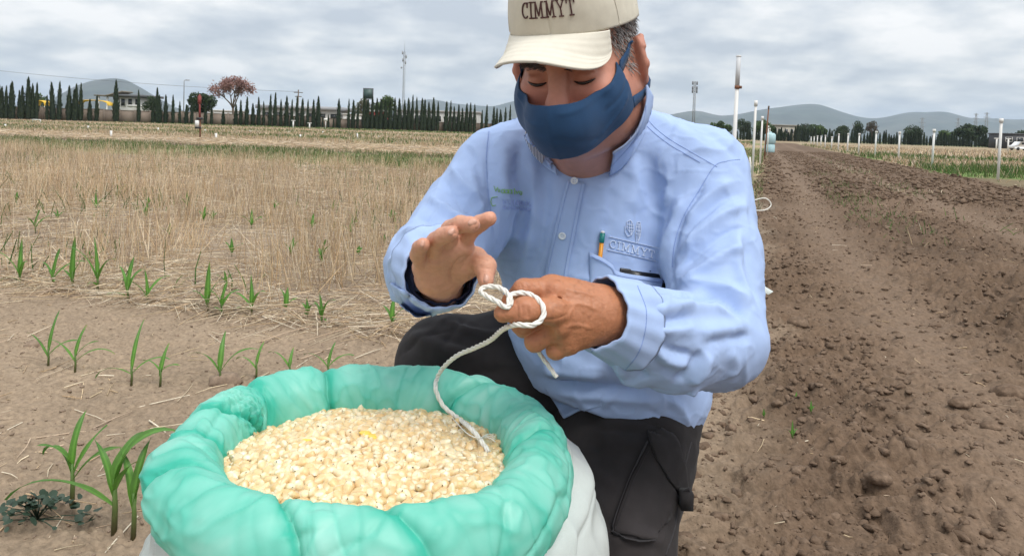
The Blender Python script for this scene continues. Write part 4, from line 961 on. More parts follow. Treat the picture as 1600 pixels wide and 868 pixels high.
def liner():
    nt, nf = 900, 110
    prof = spline([(-0.034, -0.085), (-0.042, -0.04), (-0.043, 0.0), (-0.032, 0.030), (-0.002, 0.049), (0.024, 0.041), (0.043, 0.014), (0.049, -0.016), (0.046, -0.036), (0.036, -0.051), (0.012, -0.055)], nf)
    th = np.linspace(0, 2*math.pi, nt, endpoint=False); T, Fi = np.meshgrid(th, np.arange(nf)/(nf-1.0), indexing='ij')
    t, f = T.ravel(), Fi.ravel(); pr = np.tile(prof, (nt, 1))
    g = np.gradient(prof, axis=0); nn = np.stack([-g[:, 1], g[:, 0]], 1); nn /= np.linalg.norm(nn, axis=1)[:, None]
    nrm = np.tile(nn, (nt, 1))
    fat = 0.97 + 0.05*ringnoise(t, 1.5, 0*t+2, 2, 201) + 0.04*np.exp(-((np.angle(np.exp(1j*(t-math.radians(-80)))))/0.9)**2)
    pr = pr*fat[:, None]
    d = 0.0045*ringnoise(t+0.5*(f-.5), 2.6, f*1.2, 2, 203)
    wt = t + 0.35*(f-0.5)*vnoise(np.stack([np.cos(t)*1.3, np.sin(t)*1.3, 0*t], 1), 204)*2 + 0.05*vnoise(np.stack([np.cos(t)*3, np.sin(t)*3, f*5], 1), 205)
    rid = 1-np.abs(ringnoise(wt, 4.2, f*1.1, 2, 206))*2.4
    d += -0.0014*np.clip(rid, 0, 1)**3*.8
    d += -0.0040*np.clip(1-np.abs(fbm(np.stack([np.cos(t+f*.9)*2.2, np.sin(t+f*.9)*2.2, f*3.2], 1), 2, 214))*5, 0, 1)**2
    rid2 = 1-np.abs(ringnoise(wt*1.0+9, 9.0, f*2.6, 2, 207))*2.6
    d += -0.0024*np.clip(rid2, 0, 1)**2*.5
    rid3 = 1-np.abs(fbm(np.stack([np.cos(t)*6+f*3, np.sin(t)*6-f*3, f*7], 1), 2, 208))*2.6
    d += 0.0026*np.clip(rid3, 0, 1)**2
    layers = 0.12*np.clip(rid, 0, 1)**2 + 0.10*np.clip(rid2, 0, 1)**2 + 0.14*np.clip(rid3, 0, 1)**3 + 0.12
    creases = [(118, 0.016, 0.045, 0.5), (146, 0.010, 0.05, -0.4), (166, 0.015, 0.035, 0.9), (55, 0.013, 0.05, -0.5), (-5, 0.012, 0.06, 0.6), 
               (-75, 0.010, 0.05, 0.5), (-106, 0.014, 0.045, 0.7), (-140, 0.012, 0.06, -0.7), (190, 0.006, 0.05, -0.3)]
    for deg, amp, w, sk in creases:
        dt = np.angle(np.exp(1j*(t-math.radians(deg)-sk*(f-0.45)*0.8-0.05*np.sin(f*11+deg))))
        d += -amp*.85*np.exp(-np.abs(dt)/(w*.55)) + amp*0.12*np.exp(-((dt-1.8*w)/(1.5*w))**2); layers += 0.42*np.exp(-np.abs(dt+.5*w)/(w*.8))
    crump = np.exp(-(np.angle(np.exp(1j*(t-math.radians(158))))/0.13)**2)*np.exp(-((f-0.34)/0.16)**2)
    cn = fbm(np.stack([np.cos(t)*30, np.sin(t)*30, f*16], 1), 3, 209); d += crump*0.014*(1-np.abs(cn)*3); layers += crump*(0.28+0.5*np.clip(cn, -.5, .6))
    band = np.exp(-((f-0.98)/0.06)**2)+0.45*np.exp(-((f-(0.78+0.05*np.sin(3*t)))/0.02)**2); layers += 0.25*band
    damp = sstep(0.0, 0.08, f)
    pr = pr + nrm*(d*damp)[:, None]
    gl = lambda c, w: np.exp(-(np.angle(np.exp(1j*(t-math.radians(c))))/w)**2)
    pr[:, 1] += (0.034*gl(207, .45)+.012*gl(-20, .4))*sstep(.55, .9, f)
    lob = 1 + 0.028*ringnoise(t, 1.1, 0*t+5, 2, 210)
    sup = (np.abs(np.cos(t))**2.3+np.abs(np.sin(t))**2.3)**(-1/2.3)
    rad = (RXY[0]*lob*sup + pr[:, 0]); rad2 = (RXY[1]*lob*sup + pr[:, 0])
    V = np.stack([np.cos(t)*rad, np.sin(t)*rad2, SZ + pr[:, 1] + (0.007*ringnoise(t, 1.6, 0*t+8, 2, 211)+np.where(np.sin(t) > 0, .010, .020)*np.sin(t))*sstep(0.05, .3, f)], 1)
    i = np.arange(nt)[:, None]*nf; i2 = (np.arange(nt)[:, None]+1) % nt*nf; j = np.arange(nf-1)[None]
    Fq = np.stack([i+j, i2+j, i2+j+1, i+j+1], -1).reshape(-1, 4)
    return V, Fq, np.repeat(np.clip(layers, -0.25, 0.8)[:, None], 3, 1)
V, Fq, C = liner()
link('plastic_liner', make_mesh('plastic_liner', V, Fq, plastic(), C, smooth=True), sack)
LINER_BVH = bvh_of((V + np.array([SX, SY, 0]), Fq))
def woven():
    m = mat('woven white plastic', (0.66, 0.68, 0.65), rough=0.5, var=0.10, scale=9, hue=(0.60, 0.66, 0.63), trans=0.12, crease=(7, .8, .014))
    N, L = m.node_tree.nodes, m.node_tree.links; co = N.new('ShaderNodeTexCoord'); w = None
    ck = N.new('ShaderNodeTexVoronoi'); ck.inputs['Scale'].default_value = 420; ck.inputs['Randomness'].default_value = 0.25; L.new(co.outputs['Object'], ck.inputs[0])
    bp = N.new('ShaderNodeBump'); bp.inputs['Strength'].default_value = 0.35; bp.inputs['Distance'].default_value = 0.001; L.new(ck.outputs[0], bp.inputs['Height']); old = N['Principled BSDF'].inputs['Normal'].links[0].from_socket; L.new(old, bp.inputs['Normal']); L.new(bp.outputs[0], N['Principled BSDF'].inputs['Normal'])
    return m
woven_mat = woven()
def outer_bag():
    nt, nz = 420, 120; th = np.linspace(0, 2*math.pi, nt, endpoint=False); T, U = np.meshgrid(th, np.linspace(0, 1, nz), indexing='ij'); t, u = T.ravel(), U.ravel()
    g = lambda c, w: np.exp(-(np.angle(np.exp(1j*(t-math.radians(c))))/w)**2)
    lug = g(26, 0.62)
    ztop = 0.462 + 0.048*lug + 0.006*ringnoise(t, 5, 0*t, 2, 221)
    z = u*ztop
    r = 0.90 + 0.20*np.sin(np.clip(u*1.05, 0, 1)*math.pi)**0.8 - 0.03*u + lug*(0.30*sstep(0.15, 0.85, u) - 0.05*np.exp(-((u-0.84)/0.05)**2) - 0.11*sstep(0.93, 1.0, u))
    r += 0.045*g(75, .4)*u + .13*g(208, .5)*sstep(.35, .85, u)
    wr = 0.034*ringnoise(t, 3.0, u*1.8, 3, 222) + 0.05*(np.clip(1-np.abs(ringnoise(t+0.15*np.sin(u*5), 4.5, u*1.3, 2, 223))*2.6, 0, 1)**2)*sstep(0.4, 1, u)*0.6 - 0.02*np.clip(1-np.abs(ringnoise(t, 2.2, u*5, 2, 224))*3, 0, 1)**2*(0.4+lug)
    r = r + wr - 0.10*sstep(0.9, 1, u)*(1-lug)*(1-.8*g(208, .5))
    V = np.stack([np.cos(t)*r*(RXY[0]+0.045), np.sin(t)*r*(RXY[1]+0.045), z], 1)
    i = np.arange(nt)[:, None]*nz; i2 = (np.arange(nt)[:, None]+1) % nt*nz; j = np.arange(nz-1)[None]
    Fq = np.stack([i+j, i2+j, i2+j+1, i+j+1], -1).reshape(-1, 4)
    # turned-in lip
    V2 = V.reshape(nt, nz, 3)[:, -1]*np.array([0.93, 0.93, 1]) - [0, 0, 0.03]; n0 = len(V); k = np.arange(nt); k2 = (k+1) % nt
    F2 = np.stack([k*nz+nz-1, k2*nz+nz-1, n0+k2, n0+k], 1)
    return np.concatenate([V, V2]), np.concatenate([Fq, F2])
V, Fq = outer_bag(); link('woven_bag', make_mesh('woven_bag', V, Fq, woven_mat, smooth=True), sack)

# kernels
kern_mat = mat('maize kernel', vcol=True, rough=0.38, var=0.10, scale=160, spec=0.5, sss=0.25, sss_r=(1, .7, .35))
def kernel_arrays(seed):
    r_ = np.random.default_rng(seed); n, m = 9, 8; V = []; C = []
    Lh, W, Tk = 0.0092*r_.uniform(.9, 1.15), 0.0077*r_.uniform(.88, 1.12), 0.0056*r_.uniform(.85, 1.3)
    base = np.array([[0.82, 0.63, 0.36], [0.85, 0.70, 0.44], [0.78, 0.57, 0.31], [0.87, 0.75, 0.52], [0.82, 0.62, 0.34]][seed % 5]); tip = np.array([0.90, 0.83, 0.66])
    for i in range(m+1):
        t = i/m; x = (t*2-1); w = math.sqrt(max(1-(x*0.995)**2, 0))**0.85*(0.62+0.38*sstep(-1, 0.45, x))
        for k in range(n):
            a = 2*math.pi*k/n; yy = math.cos(a)*W*w; zz = math.sin(a)*Tk*w*(1-0.28*(math.sin(a) > 0)*math.exp(-((x+0.1)/.5)**2)*math.exp(-(math.cos(a)/.5)**2))
            V.append((x*Lh, yy, zz)); C.append(np.array([.86, .81, .74])*base*(1-0.7*max(0, -x)**2)+tip*0.7*max(0, -x)**2 if x < 0.6 else base*0.6+tip*0.4)
    V = np.array(V)*(1+0.04*r_.normal(size=(len(V), 1))); k = np.arange(n); k2 = (k+1) % n
    Fq = np.concatenate([np.stack([i*n+k, i*n+k2, (i+1)*n+k2, (i+1)*n+k], 1) for i in range(m)])
    return V, Fq, np.array(C)
KA = [kernel_arrays(s) for s in range(15)]
KM = [make_mesh('maize_kernel', *[a for a in (v, f)], kern_mat, c, smooth=True) for v, f, c in KA]
yellowm = make_mesh('maize_kernel', KA[0][0], KA[0][1], kern_mat, np.tile([0.80, 0.55, 0.10], (len(KA[0][0]), 1)), smooth=True)
def heap(x, y):
    q = (x/0.205)**2+(y/0.172)**2
    return 0.502 + 0.026*np.clip(1-q, -0.3, 1) + 0.005*vnoise(np.stack([x*14, y*14, 0*x], 1), 231) + 0.03*y
pts = []
for layer in range(4):
    g = 0.0101; X, Y = np.meshgrid(np.arange(-0.215, 0.215, g), np.arange(-0.19, 0.19, g)); X = X.ravel()+rng.normal(0, .0017, X.size)+layer*.0031; Y = Y.ravel()+rng.normal(0, .0017, Y.size)+layer*.0023
    k = (X/0.212)**2+(Y/0.180)**2 < 1; X, Y = X[k], Y[k]
    pts.append(np.stack([X, Y, heap(X, Y)-layer*0.0042+rng.normal(0, .0012, len(X)), np.full(len(X), layer)], 1))
pts = np.concatenate(pts); n = len(pts)
rots = np.zeros((n, 3)); rots[:, 2] = rng.uniform(0, 6.283, n); rots[:, 0] = rng.normal(0, 0.55, n); rots[:, 1] = rng.normal(0, 0.42, n)
top = np.where(pts[:, 3] == 0)[0]; dcam = pts[top, 1]
ok = top[((pts[top, 0]/0.180)**2+(pts[top, 1]/0.148)**2 < 1)]; order = ok[np.argsort(pts[ok, 1])]
order = order[rng.permutation(len(order))[:0]] if False else order
single = set(order[:300].tolist())
vi = rng.integers(0, 15, n); Vs, Fs, Cs, off = [], [], [], 0
from mathutils import Euler
specials = {}
for i in range(n):
    R_ = np.array(Euler(rots[i]).to_matrix()); loc = np.array([SX+pts[i, 0], SY+pts[i, 1], pts[i, 2]])
    if i in single:
        o = link('maize_kernel', KM[vi[i]], None, loc, tuple(rots[i])); tag(o, 'cream white maize kernel lying loose on top near the front rim of the sack', 'kernel', 'loose maize kernels in the sack')
    else:
        v, f, c = KA[vi[i]]; Vs.append(v @ R_.T + loc); Fs.append(f+off); Cs.append(c*rng.uniform(.9, 1.06)); off += len(v)
tag(link('maize_grain', make_mesh('maize_grain', np.concatenate(Vs), np.concatenate(Fs), kern_mat, np.concatenate(Cs), smooth=True)), 'the rest of the cream maize grain filling the sack', 'grain', kind='stuff')
for px, py, lb in ((572, 671, 'yellow maize kernel near the back rim, left of the string'), (480, 678, 'yellow maize kernel at the upper left of the heap'), (585, 675, 'second yellow maize kernel beside the one near the back rim')):
    g = G(px, py, 0.535); x, y = g[0]-SX, g[1]-SY
    tag(link('maize_kernel', yellowm, None, (g[0], g[1], float(heap(np.array([x]), np.array([y]))[0])+0.003), (0.3, 0.4, px)), lb, 'kernel', 'loose maize kernels in the sack')
HEAP_Z = lambda x, y: float(heap(np.array([x-SX]), np.array([y-SY]))[0])
floor_m = MB().lathe((SX, SY, 0), [(0.001, 0.49), (0.1, 0.488), (0.19, 0.47)], 40).build('grain_bed', mat('grain bed', (0.55, 0.42, 0.25), rough=.9, var=.3, scale=200))
tag(floor_m, 'maize grain deeper in the sack', 'grain', kind='stuff')

# second sack standing behind the man
b2 = foot(1141, 4.25); z0 = ground_z(b2[0], b2[1])
s2 = thing('tied_sack', 'white woven sack standing on the soil behind the man, its mouth tied with string', 'sack', (b2[0], b2[1], z0))
nt, nz = 160, 70; T, U = np.meshgrid(np.linspace(0, 2*math.pi, nt, endpoint=False), np.linspace(0, 1, nz), indexing='ij'); t, u = T.ravel(), U.ravel()
r = np.interp(u, [0, .03, .10, .35, .60, .74, .82, .86, .90, .96, 1.0], [.02, .15, .185, .20, .185, .13, .065, .038, .050, .075, .082])*(1+.22*np.sin(t*9+3*np.sin(t*2))*sstep(.62, .84, u)) + 0.012*ringnoise(t, 3, u*4, 3, 241) + 0.16*np.exp(-(np.angle(np.exp(1j*(t-0.1)))/0.25)**2)*np.exp(-((u-0.03)/0.11)**2)
V = np.stack([np.cos(t)*r, np.sin(t)*r*0.8, u*0.62-0.01], 1); i = np.arange(nt)[:, None]*nz; i2 = (np.arange(nt)[:, None]+1) % nt*nz; j = np.arange(nz-1)[None]
link('sack_body', make_mesh('sack_body', V, np.stack([i+j, i2+j, i2+j+1, i+j+1], -1).reshape(-1, 4), woven_mat, smooth=True), s2)
tw = mat('white twine', (0.74, 0.72, 0.66), rough=0.85, var=0.12, scale=120, bump=0.4, bscale=500, bdist=0.001)
q = spline([(0.04, -.03, 0.535), (0.13, -.03, 0.575), (0.20, -.05, 0.595), (0.235, -.05, 0.56), (0.20, -.06, 0.53), (0.14, -.05, 0.525), (0.10, -.045, .53), (0.03, -.04, .535)], 60)
MB().tube(q, 0.0035, 7).build('tie_string', tw, s2, True)
# ------------------------------------------------------------------ maize seedlings and weeds
maize_mat = mat('maize leaf', vcol=True, rough=0.5, var=0.14, scale=30, trans=0.30, spec=0.4)
def leaf_mesh(L, W, rise, curl, seed, twist=0.0):
    """arching strap leaf along +x with a keeled section; rise: start elevation, curl: how far it bends over"""
    r_ = np.random.default_rng(seed); n = 13; r_tip = r_.uniform(-.6, 1); r_tip = max(0, r_tip); V, C = [], []; p = np.zeros(3); el = rise; side = 0.0
    for i in range(n):
        t = i/(n-1); w = W*0.5*min(1, (0.35+2.6*t))*(1-t**2.2)**0.8 + 0.0004; ks = 0.45*(1-0.6*t)
        d = np.array([math.cos(el), 0, math.sin(el)]); nrm = np.array([-math.sin(el), 0, math.cos(el)])
        tw_ = twist*t; across = np.array([0, math.cos(tw_), 0])+nrm*math.sin(tw_)
        wav = 0.10*W*math.sin(t*11+seed)*t
        for k, f in enumerate((-1, -.5, 0, .5, 1)): V.append(p + across*w*f + nrm*(w*abs(f)*ks + wav*f)); 
        g = np.array([0.115, 0.265, 0.036])*(1-t)+np.array([0.075, 0.185, 0.038])*t
        tipb = max(0, t-.80)/.20*r_tip; g = g*(1-tipb)+np.array([0.30, 0.25, 0.09])*tipb
        C += [g*1.0, g*0.92, g*1.45, g*0.92, g*1.0]
        p = p + d*L/(n-1); el -= curl*1.25/(n-1)*(0.25+1.5*t)
    V = np.array(V); C = np.array(C)*r_.uniform(.85, 1.15)
    Fq = np.array([[i*5+k, i*5+k+1, i*5+k+6, i*5+k+5] for i in range(n-1) for k in range(4)])
    return make_mesh('leaf', V, Fq, maize_mat, C, smooth=True)
def seedling(px, py, label, h, leaves, group=None, loc=None):
    """leaves: (azimuth deg: 0 right, 90 away, 180 left; length; width; rise deg; curl deg; start height fraction; twist)"""
    g = G(px, py) if loc is None else np.array(loc); z = ground_z(g[0], g[1])
    t = thing('maize_seedling', label, 'plant', (g[0], g[1], z), group)
    m = MB(); m.tube([(0, 0, -0.01), (0.002, 0, h*0.3), (0, 0, h*0.62)], [h*.030+.0012, h*.026+.001, h*.016+.0008], 7)
    n = sum(len(v) for v in m.V); V = np.concatenate(m.V); tt = np.clip(V[:, 2:3]/(h*0.5), 0, 1)
    link('stem', make_mesh('stem', V, [np.concatenate(m.F[4]), np.concatenate(m.F[3])], maize_mat, np.array([0.16, 0.13, 0.07])*(1-tt)+np.array([0.12, 0.24, 0.05])*tt, smooth=True), t)
    for i, (az, L, W, rise, curl, hf, twt) in enumerate(leaves):
        link('leaf', leaf_mesh(L, W, math.radians(rise), math.radians(curl), int(px*7+i), twt), t, (0, 0, h*hf), (0, 0, math.radians(az)))
    return t
# front row, large in the picture
seedling(112, 790, 'maize seedling at far left of the nearest row, three leaves arching apart', 0.17, [(165, .14, .017, 75, 150, .45, .3), (80, .15, .020, 88, 45, .5, .4), (10, .16, .017, 58, 70, .35, .6), (200, .10, .016, 60, 60, .6, 0), (40, .14, .02, 68, 30, .4, .3)], 'maize seedlings in the nearest row')
seedling(178, 832, 'largest maize seedling with a broad arching leaf, left of the sack', 0.20, [(15, .24, .032, 80, 125, .5, .4), (188, .26, .026, 38, 85, .30, .5), (150, .15, .022, 70, 40, .4, .2), (60, .14, .032, 80, 80, .55, .2), (335, .12, .022, 66, 40, .45, .0)], 'maize seedlings in the nearest row')
seedling(208, 838, 'maize seedling touching the sack, leaves standing steep', 0.17, [(140, .15, .022, 76, 50, .4, .2), (20, .13, .022, 80, 50, .45, .2), (80, .14, .022, 80, 40, .5, .1)], 'maize seedlings in the nearest row')
# second row
R2 = [(75, 575, 'leftmost maize seedling of the middle row, long leaf reaching left', [(172, .16, .012, 52, 25, .3, .2), (95, .16, .012, 85, 10, .4, .1), (20, .12, .012, 50, 50, .35, .2)]),
      (117, 583, 'second maize seedling from the left in the middle row', [(165, .16, .013, 50, 50, .35, .2), (10, .15, .011, 42, 60, .35, .2), (85, .12, .014, 84, 15, .45, .1), (20, .10, .01, 58, 40, .5, .1)]),
      (205, 603, 'maize seedling in the middle row with one drooping left leaf', [(92, .18, .014, 85, 15, .4, .2), (180, .13, .012, 30, 75, .35, .2), (12, .16, .012, 48, 55, .35, .2)]),
      (250, 606, 'slender upright maize seedling in the middle row', [(88, .13, .016, 87, 10, .35, .1), (170, .09, .010, 48, 50, .5, .2), (10, .08, .009, 40, 40, .5, .2)]),
      (343, 602, 'maize seedling with leaves spread both ways just behind the sack', [(165, .15, .014, 58, 70, .35, .2), (15, .19, .013, 60, 65, .35, .2), (95, .15, .02, 80, 25, .4, .2)]),
      (400, 590, 'small maize seedling at the back rim of the sack, left side', [(170, .12, .012, 45, 60, .35, .2), (80, .10, .012, 80, 20, .4, .1)]),
      (452, 596, 'seedling half hidden behind the back rim of the sack', [(160, .11, .012, 50, 50, .4, .2), (70, .09, .012, 75, 20, .4, 0)]),
      (512, 590, 'seedling hidden behind the middle of the back rim', [(165, .13, .012, 50, 50, .4, .2), (15, .12, .012, 50, 50, .4, .1), (80, .10, .012, 75, 20, .4, 0)])]
for px, py, lb, lv in R2: seedling(px, py, lb, 0.11, [(a+np.random.default_rng(px+i).normal(0, 12), L*np.random.default_rng(px+i).uniform(.85, 1.1), w*1.05, min(r, 78), c+20, hf, t+.3) for i, (a, L, w, r, c, hf, t) in enumerate(lv)], 'maize seedlings in the middle row')
# third row, at the edge of the stubble: (px, base y, top y)
R3 = [(31, 446, 372, 'leftmost seedling at the stubble edge, long leaf bending right'), (83, 449, 390, 'second seedling from the left at the stubble edge'), (113, 455, 373, 'third seedling from the left at the stubble edge, narrow and upright'),
      (152, 461, 368, 'fourth seedling from the left at the stubble edge, tallest of that row'), (199, 472, 400, 'fifth seedling from the left at the stubble edge'), (230, 474, 415, 'sixth seedling at the stubble edge, one leaf falling right'),
      (324, 487, 410, 'tall narrow seedling in the middle of the stubble edge'), (346, 493, 440, 'short seedling right beside the tall narrow one'), (393, 492, 430, 'seedling at the stubble edge with crossing leaves'),
      (447, 487, 450, 'small seedling in straw left of the broad bright one'), (502, 508, 455, 'broad bright seedling in the straw at the stubble edge'), (480, 500, 470, 'tiny seedling at the foot of the broad bright one'), (612, 515, 470, 'seedling beside the cuff and the dark knee')]
for k, (px, by, ty, lb) in enumerate(R3):
    g = G(px, by); D = g[1]; h = (by-ty)/F_PX*D*1.08; r_ = np.random.default_rng(k+50)
    lv = [(175+r_.normal(0, 35), h*r_.uniform(.6, .9), .019, 62+r_.normal(0, 9), 65, .35, .3), (5+r_.normal(0, 35), h*r_.uniform(.6, .95), .019, 62+r_.normal(0, 9), 70, .38, .3), (90+r_.normal(0, 40), h*.78, .026, 84, 15, .36, .8), (200+r_.normal(0, 60), h*.4, .016, 35, 60, .22, .2)]
    if k in (2, 6): lv = [(90, h*.85, .030, 88, 8, .25, 1.2), (170, h*.4, .018, 55, 50, .3, .2), (15, h*.5, .020, 72, 35, .4, .2)]
    seedling(px, by, lb, h*0.55, lv, 'maize seedlings at the stubble edge')
# seedlings scattered through the stubble: (px, base y, top y)
R4 = [(455, 405, 372), (502, 418, 378), (318, 350, 325), (332, 348, 328), (393, 358, 328), (415, 352, 330), (488, 362, 335), (548, 370, 340), (600, 382, 362), (150, 330, 302), (25, 320, 300), (55, 365, 330), (122, 300, 282), (228, 345, 318), (292, 330, 300), (232, 322, 305),
      (430, 330, 310), (560, 402, 385), (362, 400, 370), (265, 372, 350), (140, 412, 390), (352, 445, 420), (90, 345, 325), (610, 345, 328), (520, 330, 312), (190, 300, 285)]
def r4_label(k, px, by):
    depth = 'far back in' if by < 325 else 'halfway back in' if by < 360 else 'near the front of'; where = ['left', 'left', 'middle', 'right'][min(3, int(px/165))]
    grp = sorted(q[0] for q in R4 if (q[1] < 325, q[1] < 360) == (by < 325, by < 360) and min(3, max(1, int(q[0]/165))) == min(3, max(1, int(px/165))))
    i = grp.index(px); w = 'only' if len(grp) == 1 else ordn[i]
    return '%s seedling from the left %s the %s stubble' % (w, depth, where) if w != 'only' else 'only seedling standing %s the %s stubble' % (depth, where)
for k, (px, by, ty) in enumerate(R4):
    g = G(px, by); D = g[1]; h = (by-ty)/F_PX*D*1.1; r_ = np.random.default_rng(k+150)
    lv = [(175+r_.normal(0, 30), h*.7, .028, 62+r_.normal(0, 8), 45, .35, .3), (5+r_.normal(0, 30), h*.75, .028, 64+r_.normal(0, 8), 45, .38, .3), (90+r_.normal(0, 40), h*.8, .032, 84, 12, .36, .9)]
    seedling(px, by, r4_label(k, px, by), h*0.5, lv, 'maize seedlings among the stubble')
# shoots on the tilled soil
for k, (px, by, ty, lb) in enumerate(((1237, 700, 665, 'single bright green shoot on the tilled soil by the knee'), (1266, 664, 640, 'yellowish shoot right of the bright green one on the tilled soil'), (1193, 655, 640, 'tiny shoot left of the bright green one'), (1243, 648, 633, 'tiny yellow shoot behind the bright green one'))):
    g = G(px, by); h = (by-ty)/F_PX*g[1]
    seedling(px, by, lb, h*0.6, [(80, h*.75, .009, 86, 8, .3, .5), (190, h*.5, .007, 65, 30, .3, .2), (20, h*.45, .007, 65, 30, .3, .2)])
# dark low weed at lower left
g = G(58, 812); t = thing('broadleaf_weed', 'dark low weed with small round leaves at lower left', 'plant', (g[0], g[1], ground_z(g[0], g[1])))
weed_mat = mat('weed leaf', (0.028, 0.055, 0.032), rough=0.55, var=0.3, scale=40, trans=0.15)
a = np.linspace(0, 2*math.pi, 9)[:-1]; lv = np.concatenate([[[0, 0, 0]], np.stack([np.cos(a)*(1-.15*np.cos(a)), np.sin(a)*.85, 0.18*np.abs(np.sin(a))], 1)]); lf = np.array([[0, 1+i, 1+(i+1) % 8] for i in range(8)])
wleaf = make_mesh('leaf', lv, lf, weed_mat, smooth=True)
m = MB()
for i in range(110):
    q = rng.normal(0, 1, 2)*np.array([.050, .032]); z = 0.012+0.045*max(0, 1-(q[0]/.11)**2-(q[1]/.075)**2)*rng.uniform(.5, 1)
    link('leaf', wleaf, t, (q[0], q[1], z), (rng.normal(0, .45), rng.normal(0, .45), rng.uniform(0, 6.28)), rng.uniform(.006, .0125))
    if i % 4 == 0: m.tube([(0, 0, 0), (q[0]*.5, q[1]*.5, z*.8), (q[0], q[1], z)], .0012, 5)
m.build('stem', weed_mat, t)
# ------------------------------------------------------------------ the man
man = thing('person', 'man in pale blue shirt, beige cap and blue face mask kneeling behind the sack', 'person', (0.16, 1.45, 0))
HS = 1.10                                                        # head size
HC = P(902, 92, 1.17)
HM = np.array(Matrix.Rotation(math.radians(-21), 3, 'Z') @ Matrix.Rotation(math.radians(23), 3, 'X') @ Matrix.Rotation(math.radians(-3), 3, 'Y'))
to_w = lambda q: np.asarray(q) @ HM.T*HS + HC
to_l = lambda p: (np.asarray(p)-HC) @ HM/HS

def head_field():
    f = Field((-.115, -.15, -.26), (.115, .14, .17), .0016)
    f.ell((0, .018, .055), (.079, .100, .088)); f.ell((0, -.028, -.033), (.069, .069, .083), .03)
    f.ell((0, -.058, -.084), (.040, .034, .030), .03)
    for s in (-1, 1):
        f.ell((s*.044, -.050, -.040), (.034, .036, .036), .022); f.ell((s*.052, -.015, -.080), (.032, .045, .036), .03)
        f.ell((s*.040, -.070, -.026), (.024, .018, .018), .015)
        f.cone((s*.014, -.087, .022), (s*.046, -.072, .024), .0125, .0115, .018)
    nb = to_l(P(915, 262, 1.435)); nt = np.array([0, .03, -.06])
    f.cone(nt, nb, .068, .074, .03); f.cone((0, -.030, -.095), to_l(P(903, 268, 1.425)), .034, .036, .02)
    for s in (-1, 1): f.ell((s*.056, .018, -.045), (.032, .050, .060), .03)
    f.ell((0, -.01, -.105), (.055, .05, .03), .03)
    for s in (-1, 1): f.ell((s*.033, -.099, .003), (.0205, .013, .0125), .010, op='sub')
    f.chain([(0, -.090, .020), (0, -.098, -.004), (0, -.112, -.030), (0, -.116, -.040)], [.0105, .0105, .0145, .0165], .010)
    for s in (-1, 1):
        f.ell((s*.0155, -.103, -.043), (.0105, .013, .0105), .006)
        f.ell((s*.0330, -.0755, -.001), (.0165, .0155, .0145), .004)                       # eyeball under the lid
        f.cone((s*.019, -.0865, -.0165), (s*.046, -.0800, -.0150), .0050, .0047, .004)       # bag below
        pts = [(s*.0185, -.0880, -.0048), (s*.026, -.0922, -.0070), (s*.034, -.0925, -.0073), (s*.042, -.0890, -.0060), (s*.0475, -.0840, -.0040)]
        f.chain(pts, [.0014, .0026, .0030, .0026, .0014], .0008, op='sub')                   # slit between the lids
        f.chain([(s*.016, -.0905, .0085), (s*.030, -.0915, .0105), (s*.045, -.0830, .0075)], [.0026, .0032, .0026], .003, op='sub')  # fold of the upper lid
        # ear
        R = np.array(Matrix.Rotation(math.radians(s*30), 3, 'Z') @ Matrix.Rotation(math.radians(-12), 3, 'X'))
        c = np.array([s*.0875, .014, -.010]); f.ell(c, (.0085, .0215, .0335), .006, R); f.ell(c+[0, .002, -.029], (.008, .011, .012), .008, R)
        f.ell(c+R @ np.array([s*.0075, -.002, .004]), (.0058, .0115, .0215), .004, R, 'sub')
        f.chain([c+R @ np.array([s*.004, -.016, .018]), c+R @ np.array([s*.006, .000, .031]), c+R @ np.array([s*.006, .016, .020]), c+R @ np.array([s*.005, .017, -.008])], [.0032, .004, .0042, .0036], .003)
        f.ell(c+R @ np.array([s*.004, -.0165, -.006]), (.004, .004, .006), .004, R)
    f.cone((0, -.098, -.066), (0, -.098, -.0665), .010, .010, .012); f.cone((-.024, -.085, -.070), (.024, -.085, -.070), .009, .009, .012)
    return f.mesh(2)
HV, HF = head_field()
# crease lines of an older face
hn = vnormals(HV, HF)
def facecol(v):
    n = len(v); p = v*55
    base = np.array([0.53, 0.245, 0.165])*np.ones((n, 1)); nz = fbm(p, 3, 301)
    red = np.clip(np.exp(-((np.abs(v[:, 0])-.042)/.026)**2-((v[:, 2]+.035)/.03)**2)*(v[:, 1] < -.02) + np.exp(-(v[:, 0]/.02)**2-((v[:, 2]+.04)/.02)**2)*(v[:, 1] < -.08), 0, 1)
    base = base*(1+0.09*nz)[:, None]; base = base*(1-.75*red[:, None]) + np.array([0.56, 0.19, 0.14])*.75*red[:, None]
    ear = (np.abs(v[:, 0]) > .079)[:, None]; base = np.where(ear, base*.55+np.array([.42, .17, .12])*.45, base)
    stub = np.clip(np.exp(-((v[:, 2]+.10)/.035)**2)*(v[:, 1] < 0.02), 0, 1)[:, None]*.25
    base = base*(1-stub)+np.array([.20, .13, .10])*stub
    return base
HCOL = facecol(HV); HW = to_w(HV)

